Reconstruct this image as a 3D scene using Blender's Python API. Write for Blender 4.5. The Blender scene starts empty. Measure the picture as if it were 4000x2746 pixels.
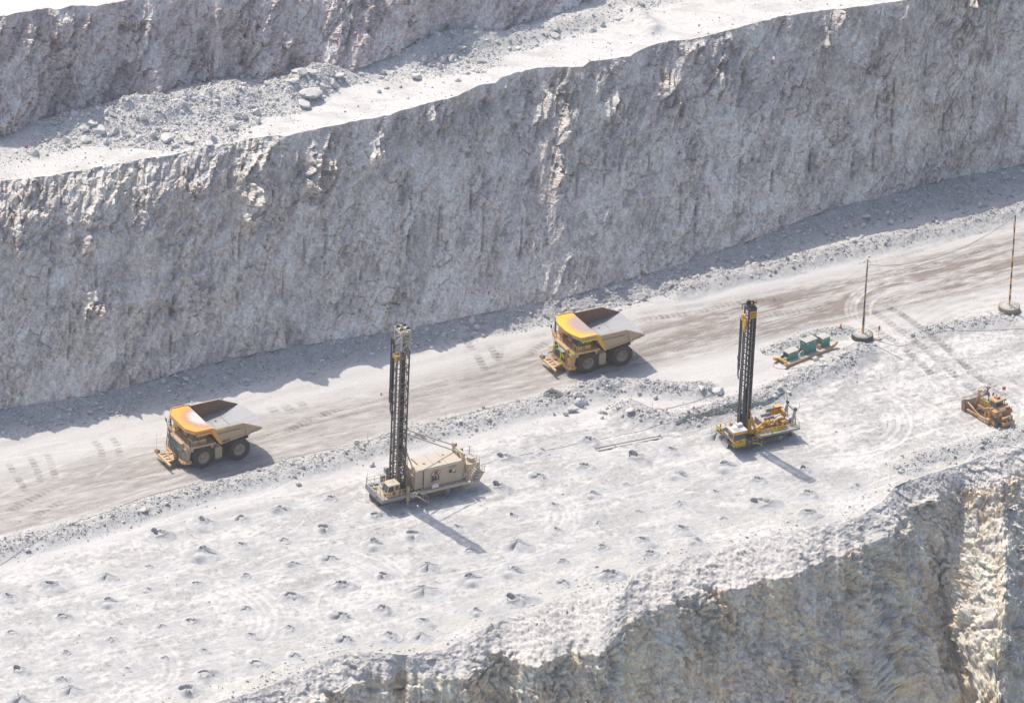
import bpy, bmesh, math, random
import numpy as np
from mathutils import Vector, Matrix

random.seed(7)
RNG = np.random.default_rng(11)
SC = bpy.context.scene
COL = SC.collection
rad = math.radians

# ------------------------------------------------------------------ camera
CAM_DIST, CAM_PITCH, CAM_ROLL, PX_M = 1250.0, rad(28.0), 0.045, 24.6
FP = PX_M * CAM_DIST                     # focal length in photograph pixels (4000 wide)
CP = np.array([0, -CAM_DIST * math.cos(CAM_PITCH), CAM_DIST * math.sin(CAM_PITCH)])
FW = np.array([0, math.cos(CAM_PITCH), -math.sin(CAM_PITCH)])
_R0 = np.array([1.0, 0, 0]); _U0 = np.array([0, math.sin(CAM_PITCH), math.cos(CAM_PITCH)])
RT = math.cos(CAM_ROLL) * _R0 + math.sin(CAM_ROLL) * _U0
UP = -math.sin(CAM_ROLL) * _R0 + math.cos(CAM_ROLL) * _U0
cam_data = bpy.data.cameras.new('camera')
cam_data.sensor_width = 36.0
cam_data.lens = 36.0 * FP / 4000.0
cam_data.clip_start = 5.0
cam_data.clip_end = 6000.0
cam = bpy.data.objects.new('camera', cam_data)
COL.objects.link(cam)
cam.matrix_world = Matrix(((RT[0], UP[0], -FW[0], CP[0]), (RT[1], UP[1], -FW[1], CP[1]),
                           (RT[2], UP[2], -FW[2], CP[2]), (0, 0, 0, 1)))
SC.camera = cam

# ------------------------------------------------------------------ world and sun
SUN_DIR = np.array([-0.67, 0.742]); SUN_DIR /= np.linalg.norm(SUN_DIR)
SUN_EL = rad(57.0)
world = bpy.data.worlds.new('World')
SC.world = world
world.use_nodes = True
nt = world.node_tree
nt.nodes.clear()
wo = nt.nodes.new('ShaderNodeOutputWorld'); bg = nt.nodes.new('ShaderNodeBackground')
sky = nt.nodes.new('ShaderNodeTexSky')
sky.sky_type = 'NISHITA'; sky.sun_disc = False
sky.sun_elevation = SUN_EL
sky.sun_rotation = math.atan2(SUN_DIR[0], SUN_DIR[1])
sky.altitude = 1200.0; sky.dust_density = 7.0; sky.ozone_density = 1.0; sky.air_density = 1.0
bg.inputs['Strength'].default_value = 0.15
nt.links.new(sky.outputs[0], bg.inputs[0]); nt.links.new(bg.outputs[0], wo.inputs[0])
sun_data = bpy.data.lights.new('sun', 'SUN')
sun_data.energy = 3.3
sun_data.angle = rad(0.5)
sun_data.color = (1.0, 0.915, 0.79)
sun = bpy.data.objects.new('sun', sun_data)
COL.objects.link(sun)
to_sun = Vector((SUN_DIR[0] * math.cos(SUN_EL), SUN_DIR[1] * math.cos(SUN_EL), math.sin(SUN_EL)))
sun.rotation_euler = to_sun.to_track_quat('Z', 'Y').to_euler()
sun.location = (-100, 110, 200)
SC.view_settings.view_transform = 'Standard'
SC.view_settings.look = 'None'
SC.view_settings.gamma = 1.0
SC.view_settings.exposure = 0.36

# ------------------------------------------------------------------ where a spot of the place lies in the world
def G(px, py, z=0.0):
    d = FW + (px - 2000) / FP * RT + (1373 - py) / FP * UP
    return CP + d * ((z - CP[2]) / d[2])

def XY(pts, z=0.0):
    return np.array([G(a, b, z)[:2] for a, b in pts])

# ------------------------------------------------------------------ noise
def _h(ix, iy, s):
    n = (ix.astype(np.int64) * 374761393 + iy.astype(np.int64) * 668265263 + s * 1442695041) & 0xFFFFFFFF
    n = ((n ^ (n >> 13)) * 1274126177) & 0xFFFFFFFF
    n = ((n ^ (n >> 16)) * 2246822519) & 0xFFFFFFFF
    return (n ^ (n >> 15)) & 0xFFFFFFFF

def hf(ix, iy, s):
    return _h(ix, iy, s).astype(np.float64) / 4294967295.0

def pn(x, y, s=0):
    x = np.asarray(x, float); y = np.asarray(y, float)
    ix = np.floor(x); iy = np.floor(y); fx = x - ix; fy = y - iy
    u = fx * fx * fx * (fx * (fx * 6 - 15) + 10); v = fy * fy * fy * (fy * (fy * 6 - 15) + 10)
    def g(a, b):
        t = hf(ix + a, iy + b, s) * 6.2831853
        return np.cos(t) * (fx - a) + np.sin(t) * (fy - b)
    n0 = g(0, 0) * (1 - u) + g(1, 0) * u
    n1 = g(0, 1) * (1 - u) + g(1, 1) * u
    return (n0 * (1 - v) + n1 * v) * 1.5

def fbm(x, y, o=4, s=0, gain=0.5, lac=2.03):
    r = 0; a = 1.0; t = 0
    for i in range(o):
        r = r + a * pn(x, y, s + i * 17); t += a
        x = x * lac + 3.7; y = y * lac + 1.9; a *= gain
    return r / t

def ridged(x, y, o=4, s=0):
    r = 0; a = 1.0; t = 0
    for i in range(o):
        r = r + a * (1 - 2 * np.abs(pn(x, y, s + i * 17))); t += a
        x = x * 2.1 + 5.1; y = y * 2.1 + 2.3; a *= 0.5
    return r / t

def facet(x, y, s=0, tilt=1.0, ty=1.0):
    """split the plane into cells, each a tilted flat chip; returns height and distance to the joint"""
    x = np.asarray(x, float); y = np.asarray(y, float)
    ix = np.floor(x); iy = np.floor(y)
    b1 = np.full(x.shape, 9.0); b2 = np.full(x.shape, 9.0); val = np.zeros(x.shape); idv = np.zeros(x.shape)
    for a in (-1, 0, 1):
        for b in (-1, 0, 1):
            cx = ix + a; cy = iy + b
            jx = cx + hf(cx, cy, s); jy = cy + hf(cx, cy, s + 1)
            dx = x - jx; dy = y - jy
            d = np.sqrt(dx * dx + dy * dy)
            h = hf(cx, cy, s + 2)
            vv = (h - 0.5) + tilt * (dx * (hf(cx, cy, s + 3) - 0.5) + ty * dy * (hf(cx, cy, s + 4) - 0.5)) * 2
            n = d < b1
            b2 = np.where(n, b1, np.minimum(b2, d))
            val = np.where(n, vv, val); idv = np.where(n, h, idv)
            b1 = np.where(n, d, b1)
    return val, b2 - b1, idv

def facet3(x, y, z, s=0, tilt=1.0):
    """the same in space: angular chips whatever way the surface faces"""
    ix = np.floor(x); iy = np.floor(y); iz = np.floor(z)
    b1 = np.full(x.shape, 9.0); b2 = np.full(x.shape, 9.0); val = np.zeros(x.shape); idv = np.zeros(x.shape)
    for a in (-1, 0, 1):
        for b in (-1, 0, 1):
            for c in (-1, 0, 1):
                cx = ix + a; q = (iy + b) * 7919.0 + (iz + c)
                h0 = _h(cx, q, s); h1 = _h(cx, q, s + 1)
                j = [((h0 >> k) & 1023) / 1023.0 for k in (0, 10, 20)]; t = [((h1 >> k) & 1023) / 1023.0 - 0.5 for k in (0, 10, 20)]
                dx = x - cx - j[0]; dy = y - iy - b - j[1]; dz = z - iz - c - j[2]
                d = dx * dx + dy * dy + dz * dz; n = d < b1
                vv = t[0] + tilt * 2 * (dx * t[1] + dy * t[2] + dz * (j[0] - 0.5))
                b2 = np.where(n, b1, np.minimum(b2, d)); val = np.where(n, vv, val); idv = np.where(n, t[0] + 0.5, idv); b1 = np.where(n, d, b1)
    return val, np.sqrt(b2) - np.sqrt(b1), idv

def pn3(x, y, z, s=0):
    """smooth noise in space"""
    k = np.floor(z); f = z - k; f = f * f * (3 - 2 * f); out = 0
    for o, w in ((0, 1 - f), (1, f)):
        out = out + w * pn(x + 37.7 * (k + o), y - 91.3 * (k + o), s)
    return out

def fbm3(x, y, z, o=3, s=0):
    r = 0; a = 1.0; t = 0
    for i in range(o):
        r = r + a * pn3(x, y, z, s + i * 17); t += a; x, y, z, a = x * 2.03 + 3.7, y * 2.03 + 1.9, z * 2.03 + 5.3, a * .5
    return r / t

def sstep(a, b, x):
    t = np.clip((x - a) / (b - a), 0, 1)
    return t * t * (3 - 2 * t)

def pdist(X, Y, P):
    """distance to a polyline, arc length along it, signed side"""
    X = np.asarray(X, float); Y = np.asarray(Y, float)
    best = np.full(X.shape, 1e9); S = np.zeros(X.shape); sg = np.zeros(X.shape); acc = 0.0
    for (ax, ay), (bx, by) in zip(P[:-1], P[1:]):
        ex, ey = bx - ax, by - ay; L = math.hypot(ex, ey)
        t = np.clip(((X - ax) * ex + (Y - ay) * ey) / (L * L), 0, 1)
        dx = X - ax - t * ex; dy = Y - ay - t * ey
        d = np.sqrt(dx * dx + dy * dy); n = d < best
        best = np.where(n, d, best); S = np.where(n, acc + t * L, S)
        sg = np.where(n, np.sign(ex * dy - ey * dx) * d, sg)
        acc += L
    return best, S, sg, acc

def smooth_line(P, step=1.0):
    """Catmull-Rom through the points"""
    P = np.asarray(P, float); Q = np.vstack([2 * P[0] - P[1], P, 2 * P[-1] - P[-2]]); out = []
    for i in range(1, len(Q) - 2):
        n = max(2, int(np.linalg.norm(Q[i + 1] - Q[i]) / step))
        for k in range(n):
            t = k / n
            out.append(0.5 * (2 * Q[i] + (Q[i + 1] - Q[i - 1]) * t + (2 * Q[i - 1] - 5 * Q[i] + 4 * Q[i + 1] - Q[i + 2]) * t * t
                              + (3 * Q[i] - 3 * Q[i + 1] + Q[i + 2] - Q[i - 1]) * t ** 3))
    out.append(P[-1])
    return np.array(out)

# ------------------------------------------------------------------ node helpers and materials
class NB:
    def __init__(s, name):
        s.m = bpy.data.materials.new(name); s.m.use_nodes = True
        s.t = s.m.node_tree; s.t.nodes.clear()
        s.out = s.n('ShaderNodeOutputMaterial'); s.b = s.n('ShaderNodeBsdfPrincipled')
        s.l(s.b.outputs[0], s.out.inputs[0])
    def n(s, ty, **kw):
        x = s.t.nodes.new(ty)
        for k, v in kw.items(): setattr(x, k, v)
        return x
    def l(s, a, b): s.t.links.new(a, b)
    def noise(s, scale, detail=4, rough=0.55, coord='Object', stretch=None):
        tc = s.n('ShaderNodeTexCoord'); o = tc.outputs[coord]
        if stretch:
            mp = s.n('ShaderNodeMapping'); mp.inputs['Scale'].default_value = stretch
            s.l(o, mp.inputs[0]); o = mp.outputs[0]
        x = s.n('ShaderNodeTexNoise'); x.inputs['Scale'].default_value = scale
        x.inputs['Detail'].default_value = detail; x.inputs['Roughness'].default_value = rough
        s.l(o, x.inputs[0]); return x.outputs[0]
    def ramp(s, src, stops):
        r = s.n('ShaderNodeValToRGB'); e = r.color_ramp.elements
        while len(e) < len(stops): e.new(0.5)
        for i, (p, c) in enumerate(stops):
            e[i].position = p; e[i].color = (c, c, c, 1) if not isinstance(c, tuple) else (*c, 1)
        s.l(src, r.inputs[0]); return r.outputs[0]
    def mix(s, f, a, b, mode='MIX'):
        m = s.n('ShaderNodeMix', data_type='RGBA', blend_type=mode)
        if isinstance(f, (int, float)): m.inputs[0].default_value = f
        else: s.l(f, m.inputs[0])
        for q, i in ((a, 6), (b, 7)):
            if isinstance(q, tuple): m.inputs[i].default_value = (*q, 1)
            else: s.l(q, m.inputs[i])
        return m.outputs[2]
    def bump(s, h, strength=0.4, dist=0.05):
        b = s.n('ShaderNodeBump'); b.inputs['Strength'].default_value = strength
        b.inputs['Distance'].default_value = dist
        s.l(h, b.inputs['Height']); s.l(b.outputs[0], s.b.inputs['Normal'])

def mat_rock(name, attr, fine=5.0, bump=0.5, dist=0.12, lo=0.8, hi=1.16):
    k = NB(name)
    a = k.n('ShaderNodeAttribute', attribute_name=attr)
    f = k.noise(fine, 6, 0.65)
    v = k.ramp(f, [(0.3, lo), (0.7, hi)])
    c = k.mix(1.0, a.outputs[0], v, 'MULTIPLY')
    k.l(c, k.b.inputs['Base Color']); k.b.inputs['Roughness'].default_value = 0.95
    k.b.inputs['Specular IOR Level'].default_value = 0.15
    k.bump(f, bump, dist)
    return k.m

DUST = (0.50, 0.485, 0.46)
def mat_paint(name, col, dust=0.45, rough=0.5, metal=0.0, wear=None, scale=1.2, grime=(0.16, 0.12, 0.09), grime_amt=0.35):
    """painted or bare metal, streaked, with pale dust lying on what faces up"""
    k = NB(name)
    n1 = k.noise(scale, 5, 0.6); n2 = k.noise(scale * 5, 3, 0.6, stretch=(1, 1, 0.25))
    g = k.ramp(n2, [(0.45, 0.0), (0.75, grime_amt)])
    c = k.mix(g, col, grime)
    geo = k.n('ShaderNodeNewGeometry'); sx = k.n('ShaderNodeSeparateXYZ'); k.l(geo.outputs['Normal'], sx.inputs[0])
    up = k.n('ShaderNodeMapRange'); up.inputs[1].default_value = 0.1; up.inputs[2].default_value = 0.95
    up.inputs[3].default_value = 0.12; up.inputs[4].default_value = 1.0
    k.l(sx.outputs[2], up.inputs[0])
    mu = k.n('ShaderNodeMath', operation='MULTIPLY'); k.l(up.outputs[0], mu.inputs[0])
    dn = k.ramp(n1, [(0.3, dust * 0.5), (0.7, min(1.0, dust * 1.5))]); k.l(dn, mu.inputs[1])
    c = k.mix(mu.outputs[0], c, DUST)
    k.l(c, k.b.inputs['Base Color'])
    k.b.inputs['Roughness'].default_value = rough; k.b.inputs['Metallic'].default_value = metal
    return k.m

def mat_plain(name, col, rough=0.5, metal=0.0, var=0.15):
    k = NB(name)
    n = k.noise(3.0, 4, 0.6)
    v = k.ramp(n, [(0.3, 1 - var), (0.7, 1 + var)])
    k.l(k.mix(1.0, col, v, 'MULTIPLY'), k.b.inputs['Base Color'])
    k.b.inputs['Roughness'].default_value = rough; k.b.inputs['Metallic'].default_value = metal
    return k.m

# ------------------------------------------------------------------ object helpers
def tag(o, label=None, cat=None, group=None, kind=None):
    if label: o['label'] = label
    if cat: o['category'] = cat
    if group: o['group'] = group
    if kind: o['kind'] = kind
    return o

def empty(name, loc, rz=0.0):
    o = bpy.data.objects.new(name, None); o.empty_display_size = 0.5
    o.location = loc; o.rotation_euler = (0, 0, rz); COL.objects.link(o); return o

def mesh_np(name, V, F, m, smooth=False, parent=None, color=None):
    me = bpy.data.meshes.new(name)
    V = np.ascontiguousarray(V, dtype=np.float32); F = np.ascontiguousarray(F, dtype=np.int32); k = F.shape[1]
    me.vertices.add(len(V)); me.vertices.foreach_set('co', V.ravel())
    me.loops.add(F.size); me.loops.foreach_set('vertex_index', F.ravel())
    me.polygons.add(len(F)); me.polygons.foreach_set('loop_start', np.arange(0, F.size, k, dtype=np.int32))
    me.polygons.foreach_set('use_smooth', np.full(len(F), smooth, dtype=bool))
    me.update(calc_edges=True)
    if color is not None:
        a = me.color_attributes.new('albedo', 'FLOAT_COLOR', 'POINT')
        c4 = np.ones((len(V), 4), np.float32); c4[:, :3] = color
        a.data.foreach_set('color', c4.ravel())
    me.materials.append(m)
    o = bpy.data.objects.new(name, me); COL.objects.link(o)
    if parent: o.parent = parent
    return o
# ================================================================== TERRAIN
ZC, ZA = 32.0, 48.5                       # heights of the two upper berms above the working floor
_xa, _xb = G(3430, 1960)[0], G(4010, 1736)[0]            # closer columns where the lower wall turns away
XS = np.concatenate([np.arange(-148, -97, 0.6), np.arange(-97, _xa, 0.2), np.arange(_xa, _xb, 0.055), np.arange(_xb, 99, 0.2), np.arange(99, 150, 0.6)])
NX = len(XS)
def ycurve(pts, z):
    P = XY(pts, z); i = np.argsort(P[:, 0])
    return lambda x: np.interp(x, P[i, 0], P[i, 1])
Yc0 = ycurve([(-500, 800), (0, 710), (207, 686), (414, 648), (620, 614), (828, 579), (965, 545), (1069, 531), (1131, 529),
             (1240, 505), (1379, 476), (1469, 461), (1531, 448), (1628, 414), (1786, 379), (1869, 334), (1938, 324), (1959, 303),
             (2090, 266), (2276, 262), (2303, 241), (2462, 221), (2497, 200), (2579, 166), (2697, 155), (2800, 131), (2952, 90),
             (3041, 69), (3159, 48), (3269, 38), (3503, 7), (4000, -110), (4600, -240)], ZC)
Yd1 = ycurve([(-500, 1680), (0, 1600), (276, 1560), (483, 1520), (690, 1455), (897, 1405), (1103, 1362), (1310, 1330), (1517, 1300),
             (1750, 1255), (2000, 1205), (2200, 1165), (2450, 1095), (2650, 1035), (2814, 980), (3000, 915), (3228, 820), (3434, 775),
             (3676, 705), (3883, 668), (4000, 645), (4600, 520)], 1.6)
Yd2 = ycurve([(-500, 1790), (0, 1700), (400, 1630), (700, 1570), (1000, 1490), (1500, 1385), (2000, 1295), (2500, 1180), (3000, 1010),
             (3500, 875), (4000, 755), (4600, 620)], 0)
Yb = ycurve([(-500, 610), (0, 531), (138, 483), (276, 448), (386, 428), (476, 386), (552, 418), (620, 428), (690, 359), (779, 321),
            (841, 345), (890, 300), (979, 303), (1020, 322), (1103, 290), (1131, 245), (1276, 288), (1379, 276), (1483, 234),
            (1538, 218), (1628, 207), (1690, 166), (1745, 152), (1807, 145), (1883, 159), (1993, 124), (2062, 90), (2166, 62),
            (2255, 28), (2320, 0), (2600, -70), (3200, -190), (4000, -400), (4600, -520)], ZC + 1.0)
Yb2 = ycurve([(-500, 720), (0, 645), (330, 560), (690, 572), (900, 545), (950, 505), (1050, 445), (1200, 425), (1350, 335),
             (1600, 300), (1880, 275), (2000, 205), (2300, 120), (2480, 50), (2700, -10), (3200, -120), (4000, -320), (4600, -450)], ZC)
YAP = [(-500, 150, 49.9), (0, 65, 49.8), (138, 48, 49.6), (345, 14, 48.5), (476, 7, 48.0), (572, -6, 47.7), (700, -4, 47.2), (800, -14, 46.4), (1000, -12, 45.2),
       (1300, -58, 44.0), (1600, -42, 43.7), (2000, -188, 43.7), (2300, -308, 43.7), (3200, -470, 43.7), (4600, -800, 43.7)]
_A = np.array([G(*q) for q in YAP]); Ya = lambda x: np.interp(x, _A[:, 0], _A[:, 1]); Za = np.interp(XS, _A[:, 0], _A[:, 2])
EP = [(-700, 3090), (0, 2950), (600, 2810), (800, 2752), (1000, 2700), (1200, 2611), (1269, 2577), (1372, 2543), (1614, 2556), (1752, 2529),
      (1890, 2453), (1993, 2405), (2166, 2343), (2303, 2301), (2441, 2301), (2476, 2246), (2545, 2205), (2683, 2177), (2745, 2156),
      (2952, 2101), (3159, 2060), (3366, 2012), (3434, 1970), (3469, 1915), (3572, 1874), (3676, 1832), (3779, 1805), (3883, 1763),
      (4000, 1736), (4300, 1650), (4700, 1560)]
Ye = ycurve(EP, 0)
# edge of the slumped lip, where the steep lower face begins
FPT = [(-700, 3230), (0, 3080), (800, 2890), (1200, 2760), (1400, 2665), (1545, 2632), (1683, 2645), (1820, 2650), (1959, 2549), (2083, 2611), (2234, 2536),
       (2338, 2565), (2407, 2474), (2510, 2398), (2614, 2363), (2731, 2329), (2786, 2301), (2883, 2308), (2966, 2267), (3090, 2253),
       (3228, 2184), (3366, 2129)]
ZF = -2.5
Yf = ycurve(FPT, ZF)
# key columns of the lower right recess and buttress: crest, lip, then points at depth
KEY = [((3366, 2012, 0), (3366, 2129, -2.5), (3385, 2300, -9.1), (3400, 2490, -16.4), (3420, 2725, -25.4), (3440, 3080, -39)),
       ((3450, 1955, 0), (3503, 2083, -2.5), (3545, 2260, -9.3), (3588, 2430, -15.8), (3690, 2640, -23.6), (3800, 2820, -30)),
       ((3500, 1895, 0), (3540, 1985, -2.5), (3610, 2150, -9.0), (3645, 2300, -15.0), (3690, 2500, -21), (3800, 2760, -27.5)),
       ((3630, 1850, 0), (3655, 1945, -2.5), (3690, 2090, -8.2), (3690, 2240, -13.9), (3700, 2450, -19.8), (3815, 2740, -26.3)),
       ((3760, 1812, 0), (3765, 1905, -2.5), (3738, 2060, -7.7), (3716, 2250, -13.2), (3722, 2450, -18.4), (3835, 2730, -24.8)),
       ((3880, 1765, 0), (3900, 1890, -2.3), (3930, 2140, -7.4), (3925, 2360, -12.2), (3895, 2640, -18.5), (3920, 2950, -26)),
       ((4000, 1736, 0), (4015, 1850, -2.5), (4045, 2060, -8.7), (4080, 2250, -15), (4080, 2480, -22.5), (4120, 2800, -33)),
       ((4350, 1640, 0), (4360, 1750, -2.5), (4390, 1980, -11), (4410, 2180, -18.5), (4430, 2420, -27.5), (4460, 2760, -40)),
       ((4700, 1560, 0), (4710, 1670, -2.5), (4740, 1900, -11), (4760, 2100, -18.5), (4780, 2340, -27.5), (4800, 2680, -40))]
KZ = [0, ZF, -12, -20, -30, -45]
KX = np.array([G(*k[0])[0] for k in KEY])

zc = ZC + 0.0 * XS
jag = lambda x, s, w, a: a * fbm(x / w, x * 0 + s, 3, s)
yc = Yc0(XS) + jag(XS, 3, 3.0, 0.5)
yd1, yd2, ye = Yd1(XS) + jag(XS, 5, 12, 0.5), Yd2(XS) + jag(XS, 8, 14, 0.6), Ye(XS) + jag(XS, 9, 2.5, 0.7)
yb, yb2 = Yb(XS) + jag(XS, 12, 6, 0.8), Yb2(XS) + jag(XS, 14, 10, 1.0)
ya = Ya(XS) + jag(XS, 15, 9, 3.4) + jag(XS, 16, 3.5, 1.0)
# crumbly part of the main crest: less steep on the left
XL = G(960, 545, ZC)[0]
crum = 1 - sstep(XL - 6, XL + 14, XS)
crum = crum * np.clip(0.80 + jag(XS, 17, 11, 1.3), 0.2, 1.15)
yc2 = yc - np.maximum(1.2, 1.4 + 6.0 * crum + jag(XS, 18, 4, 1.6)); zc2 = zc - (3.0 + 1.8 * crum + np.abs(jag(XS, 19, 6, 1.5)))
xf = XS.copy(); yf = Yf(XS) + jag(XS, 20, 2.2, 2.2)
def drop(z): return yf - (ZF - z) / math.tan(rad(73)) * 1.12 + jag(XS, int(30 - z), 9, 0.8)
low = [(XS.copy(), ye), (xf, yf)] + [(XS.copy(), drop(z)) for z in KZ[2:]]
lowz = []
for i in range(6):
    P = np.array([G(*k[i]) for k in KEY])
    ax, ay = low[i]
    w = sstep(KX[0], KX[0] + 3, XS)
    nx, ny = np.interp(XS, KX, P[:, 0]), np.interp(XS, KX, P[:, 1])
    lowz.append(KZ[i] * (1 - w) + np.interp(XS, KX, P[:, 2]) * w)
    low[i] = (ax * (1 - w) + nx * w if i else ax, ay * (1 - w) + (ny + 0.5 * jag(XS, 40 + i, 2.5, 1.0)) * w)

rows = []                                 # (x, y, z, zone, t)
def span(p, q, n, zone, last=False):
    for k in range(n + (1 if last else 0)):
        t = k / n
        rows.append((p[0] * (1 - t) + q[0] * t, p[1] * (1 - t) + q[1] * t, p[2] * (1 - t) + q[2] * t, zone, t))
one = np.ones(NX)
A0 = (XS, ya + 60, Za); A1 = (XS, ya, Za)
B1 = (XS, yb, (ZC + 1.0) * one); B2 = (XS, yb2, ZC * one)
C1 = (XS, yc, zc); C2 = (XS, yc2, zc2); D1 = (XS, yd1, 1.6 * one); D2 = (XS, yd2, 0 * one)
Z0, Z1, Z2, Z3, Z4, Z5, Z6, Z7, Z8 = range(9)
span(A0, A1, 60, Z0)
span(A1, B1, 125, Z1)
span(B1, B2, 46, Z2)
span(B2, C1, 110, Z3)
span(C1, C2, 34, Z4)
span(C2, D1, 190, Z5)
span(D1, D2, 36, Z6)
span(D2, (XS, ye, 0 * one), 330, Z7)
L = [(low[i][0], low[i][1], lowz[i]) for i in range(6)]
span(L[0], L[1], 44, Z8); span(L[1], L[2], 62, Z8); span(L[2], L[3], 58, Z8); span(L[3], L[4], 60, Z8); span(L[4], L[5], 24, Z8)
span(L[5], (L[5][0], L[5][1] - 18, lowz[5] - 3), 8, Z8); span((L[5][0], L[5][1] - 18, lowz[5] - 3), (L[5][0], L[5][1] - 120, lowz[5] - 6), 10, Z8, True)
NR = len(rows)
PX = np.array([r[0] for r in rows]); PY = np.array([r[1] for r in rows]); PZ = np.array([r[2] for r in rows])
ZN = np.array([r[3] for r in rows]); TT = np.array([r[4] for r in rows])
rowof = {z: np.where(ZN == z)[0] for z in range(9)}

# ---- relief of the working floor and of the upper berm
BERMS = [  # centre line, half width, height, roughness
    (XY([(-400, 2275), (0, 2150), (250, 2085), (500, 2010), (800, 1925), (1100, 1850), (1400, 1770), (1600, 1705), (1900, 1640), (2130, 1580), (2300, 1535), (2420, 1545)]), 2.9, 1.15, 0.35),
    (XY([(2270, 1520), (2430, 1512), (2600, 1525), (2830, 1530)]), 2.6, 1.3, 0.5),
    (XY([(2400, 1575), (2470, 1618), (2570, 1648), (2700, 1640), (2850, 1597), (3000, 1545), (3150, 1480), (3300, 1418), (3420, 1352)]), 2.7, 1.45, 0.4),
    (XY([(2990, 1385), (3060, 1355), (3180, 1318), (3340, 1288)]), 1.8, 0.8, 0.4),
    (XY([(2590, 1152), (2700, 1128), (2850, 1088), (3100, 1035), (3300, 988), (3500, 938), (3750, 885), (4000, 822), (4400, 730)]), 2.6, 1.3, 0.4),
    (XY([(3560, 1320), (3680, 1285), (3820, 1262), (3960, 1235)]), 1.8, 0.55, 0.3),
    (XY([(3500, 1850), (3620, 1790), (3800, 1745), (4100, 1665)]), 2.4, 0.7, 0.5),
]
T = lambda pts, w=0.62, dep=1.15, pitch=1.0: (smooth_line(XY(pts), 0.8), w, dep, pitch)
TRACKS = [T([(25, 1800), (70, 1870), (112, 1935)]), T([(108, 1765), (150, 1850), (155, 1900)]), T([(178, 1760), (206, 1830), (222, 1885)]),
    T([(110, 2035), (190, 1985), (275, 1950)], .8), T([(0, 2012), (90, 1965), (235, 1888)], .8), T([(352, 1705), (392, 1750), (402, 1810)]),
    T([(428, 1695), (462, 1745), (468, 1795)]), T([(1040, 1578), (1075, 1610), (1095, 1645)], .9, 1.5), T([(1098, 1572), (1135, 1605), (1152, 1635)], .9, 1.5),
    T([(1155, 1555), (1185, 1585), (1205, 1615)], .8, 1.3), T([(1100, 1700), (1180, 1655), (1260, 1622), (1345, 1590)], .8), T([(640, 1605), (720, 1590), (850, 1560)], .6, .8),
    T([(3380, 1195), (3480, 1262), (3600, 1352), (3760, 1490), (3960, 1640)], .75, 1.5), T([(3420, 1170), (3540, 1240), (3680, 1345), (3820, 1468), (4010, 1600)], .75, 1.5),
    T([(3310, 1220), (3430, 1290), (3540, 1370), (3680, 1500)], .7, 1.1), T([(3480, 1190), (3640, 1320), (3790, 1445), (3930, 1560)], .6, 1.0),
    T([(1815, 1325), (1868, 1395), (1905, 1460)], .7), T([(1895, 1330), (1930, 1375), (1942, 1425)], .7), T([(1962, 1340), (1952, 1390), (1945, 1425)], .6),
    T([(2055, 1395), (2110, 1352), (2175, 1322)], .8, 1.2), T([(2050, 1330), (2120, 1310), (2190, 1298)], .6, .9), T([(2480, 1255), (2700, 1222), (2900, 1180), (3080, 1165)], .8, 1.2),
    T([(2440, 1240), (2620, 1205), (2860, 1175)], .7, .8), T([(2530, 1190), (2600, 1180), (2700, 1165)], .6, .8), T([(2950, 1240), (3120, 1215), (3250, 1190)], .8, 1.2),
    T([(3250, 1120), (3480, 1075), (3700, 1020), (3990, 930)], .6, .8), T([(3300, 1040), (3520, 1000), (3800, 915), (4010, 880)], .5, 1.0),
    T([(1500, 1650), (1800, 1580), (2050, 1520)], .6, .6), T([(1560, 1560), (1860, 1500), (2080, 1440)], .6, .6), T([(300, 1900), (520, 1860), (640, 1830)], .6, .6),
    T([(3650, 1380), (3780, 1345), (3990, 1290)], .6, .8), T([(3800, 1400), (3900, 1372), (4010, 1330)], .6, .8), T([(3550, 1790), (3700, 1720), (3850, 1690)], .6, .7),
    T([(3180, 1560), (3300, 1500), (3390, 1440), (3440, 1380)], .7, .6), T([(800, 2020), (1000, 1990), (1180, 1970)], .5, .6), T([(1440, 2000), (1460, 2050), (1475, 2100)], .5, .6),
    T([(2260, 2230), (2330, 2215), (2390, 2225)], .6, .6), T([(1700, 2120), (1640, 2180), (1600, 2260)], .5, .5)]
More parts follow.
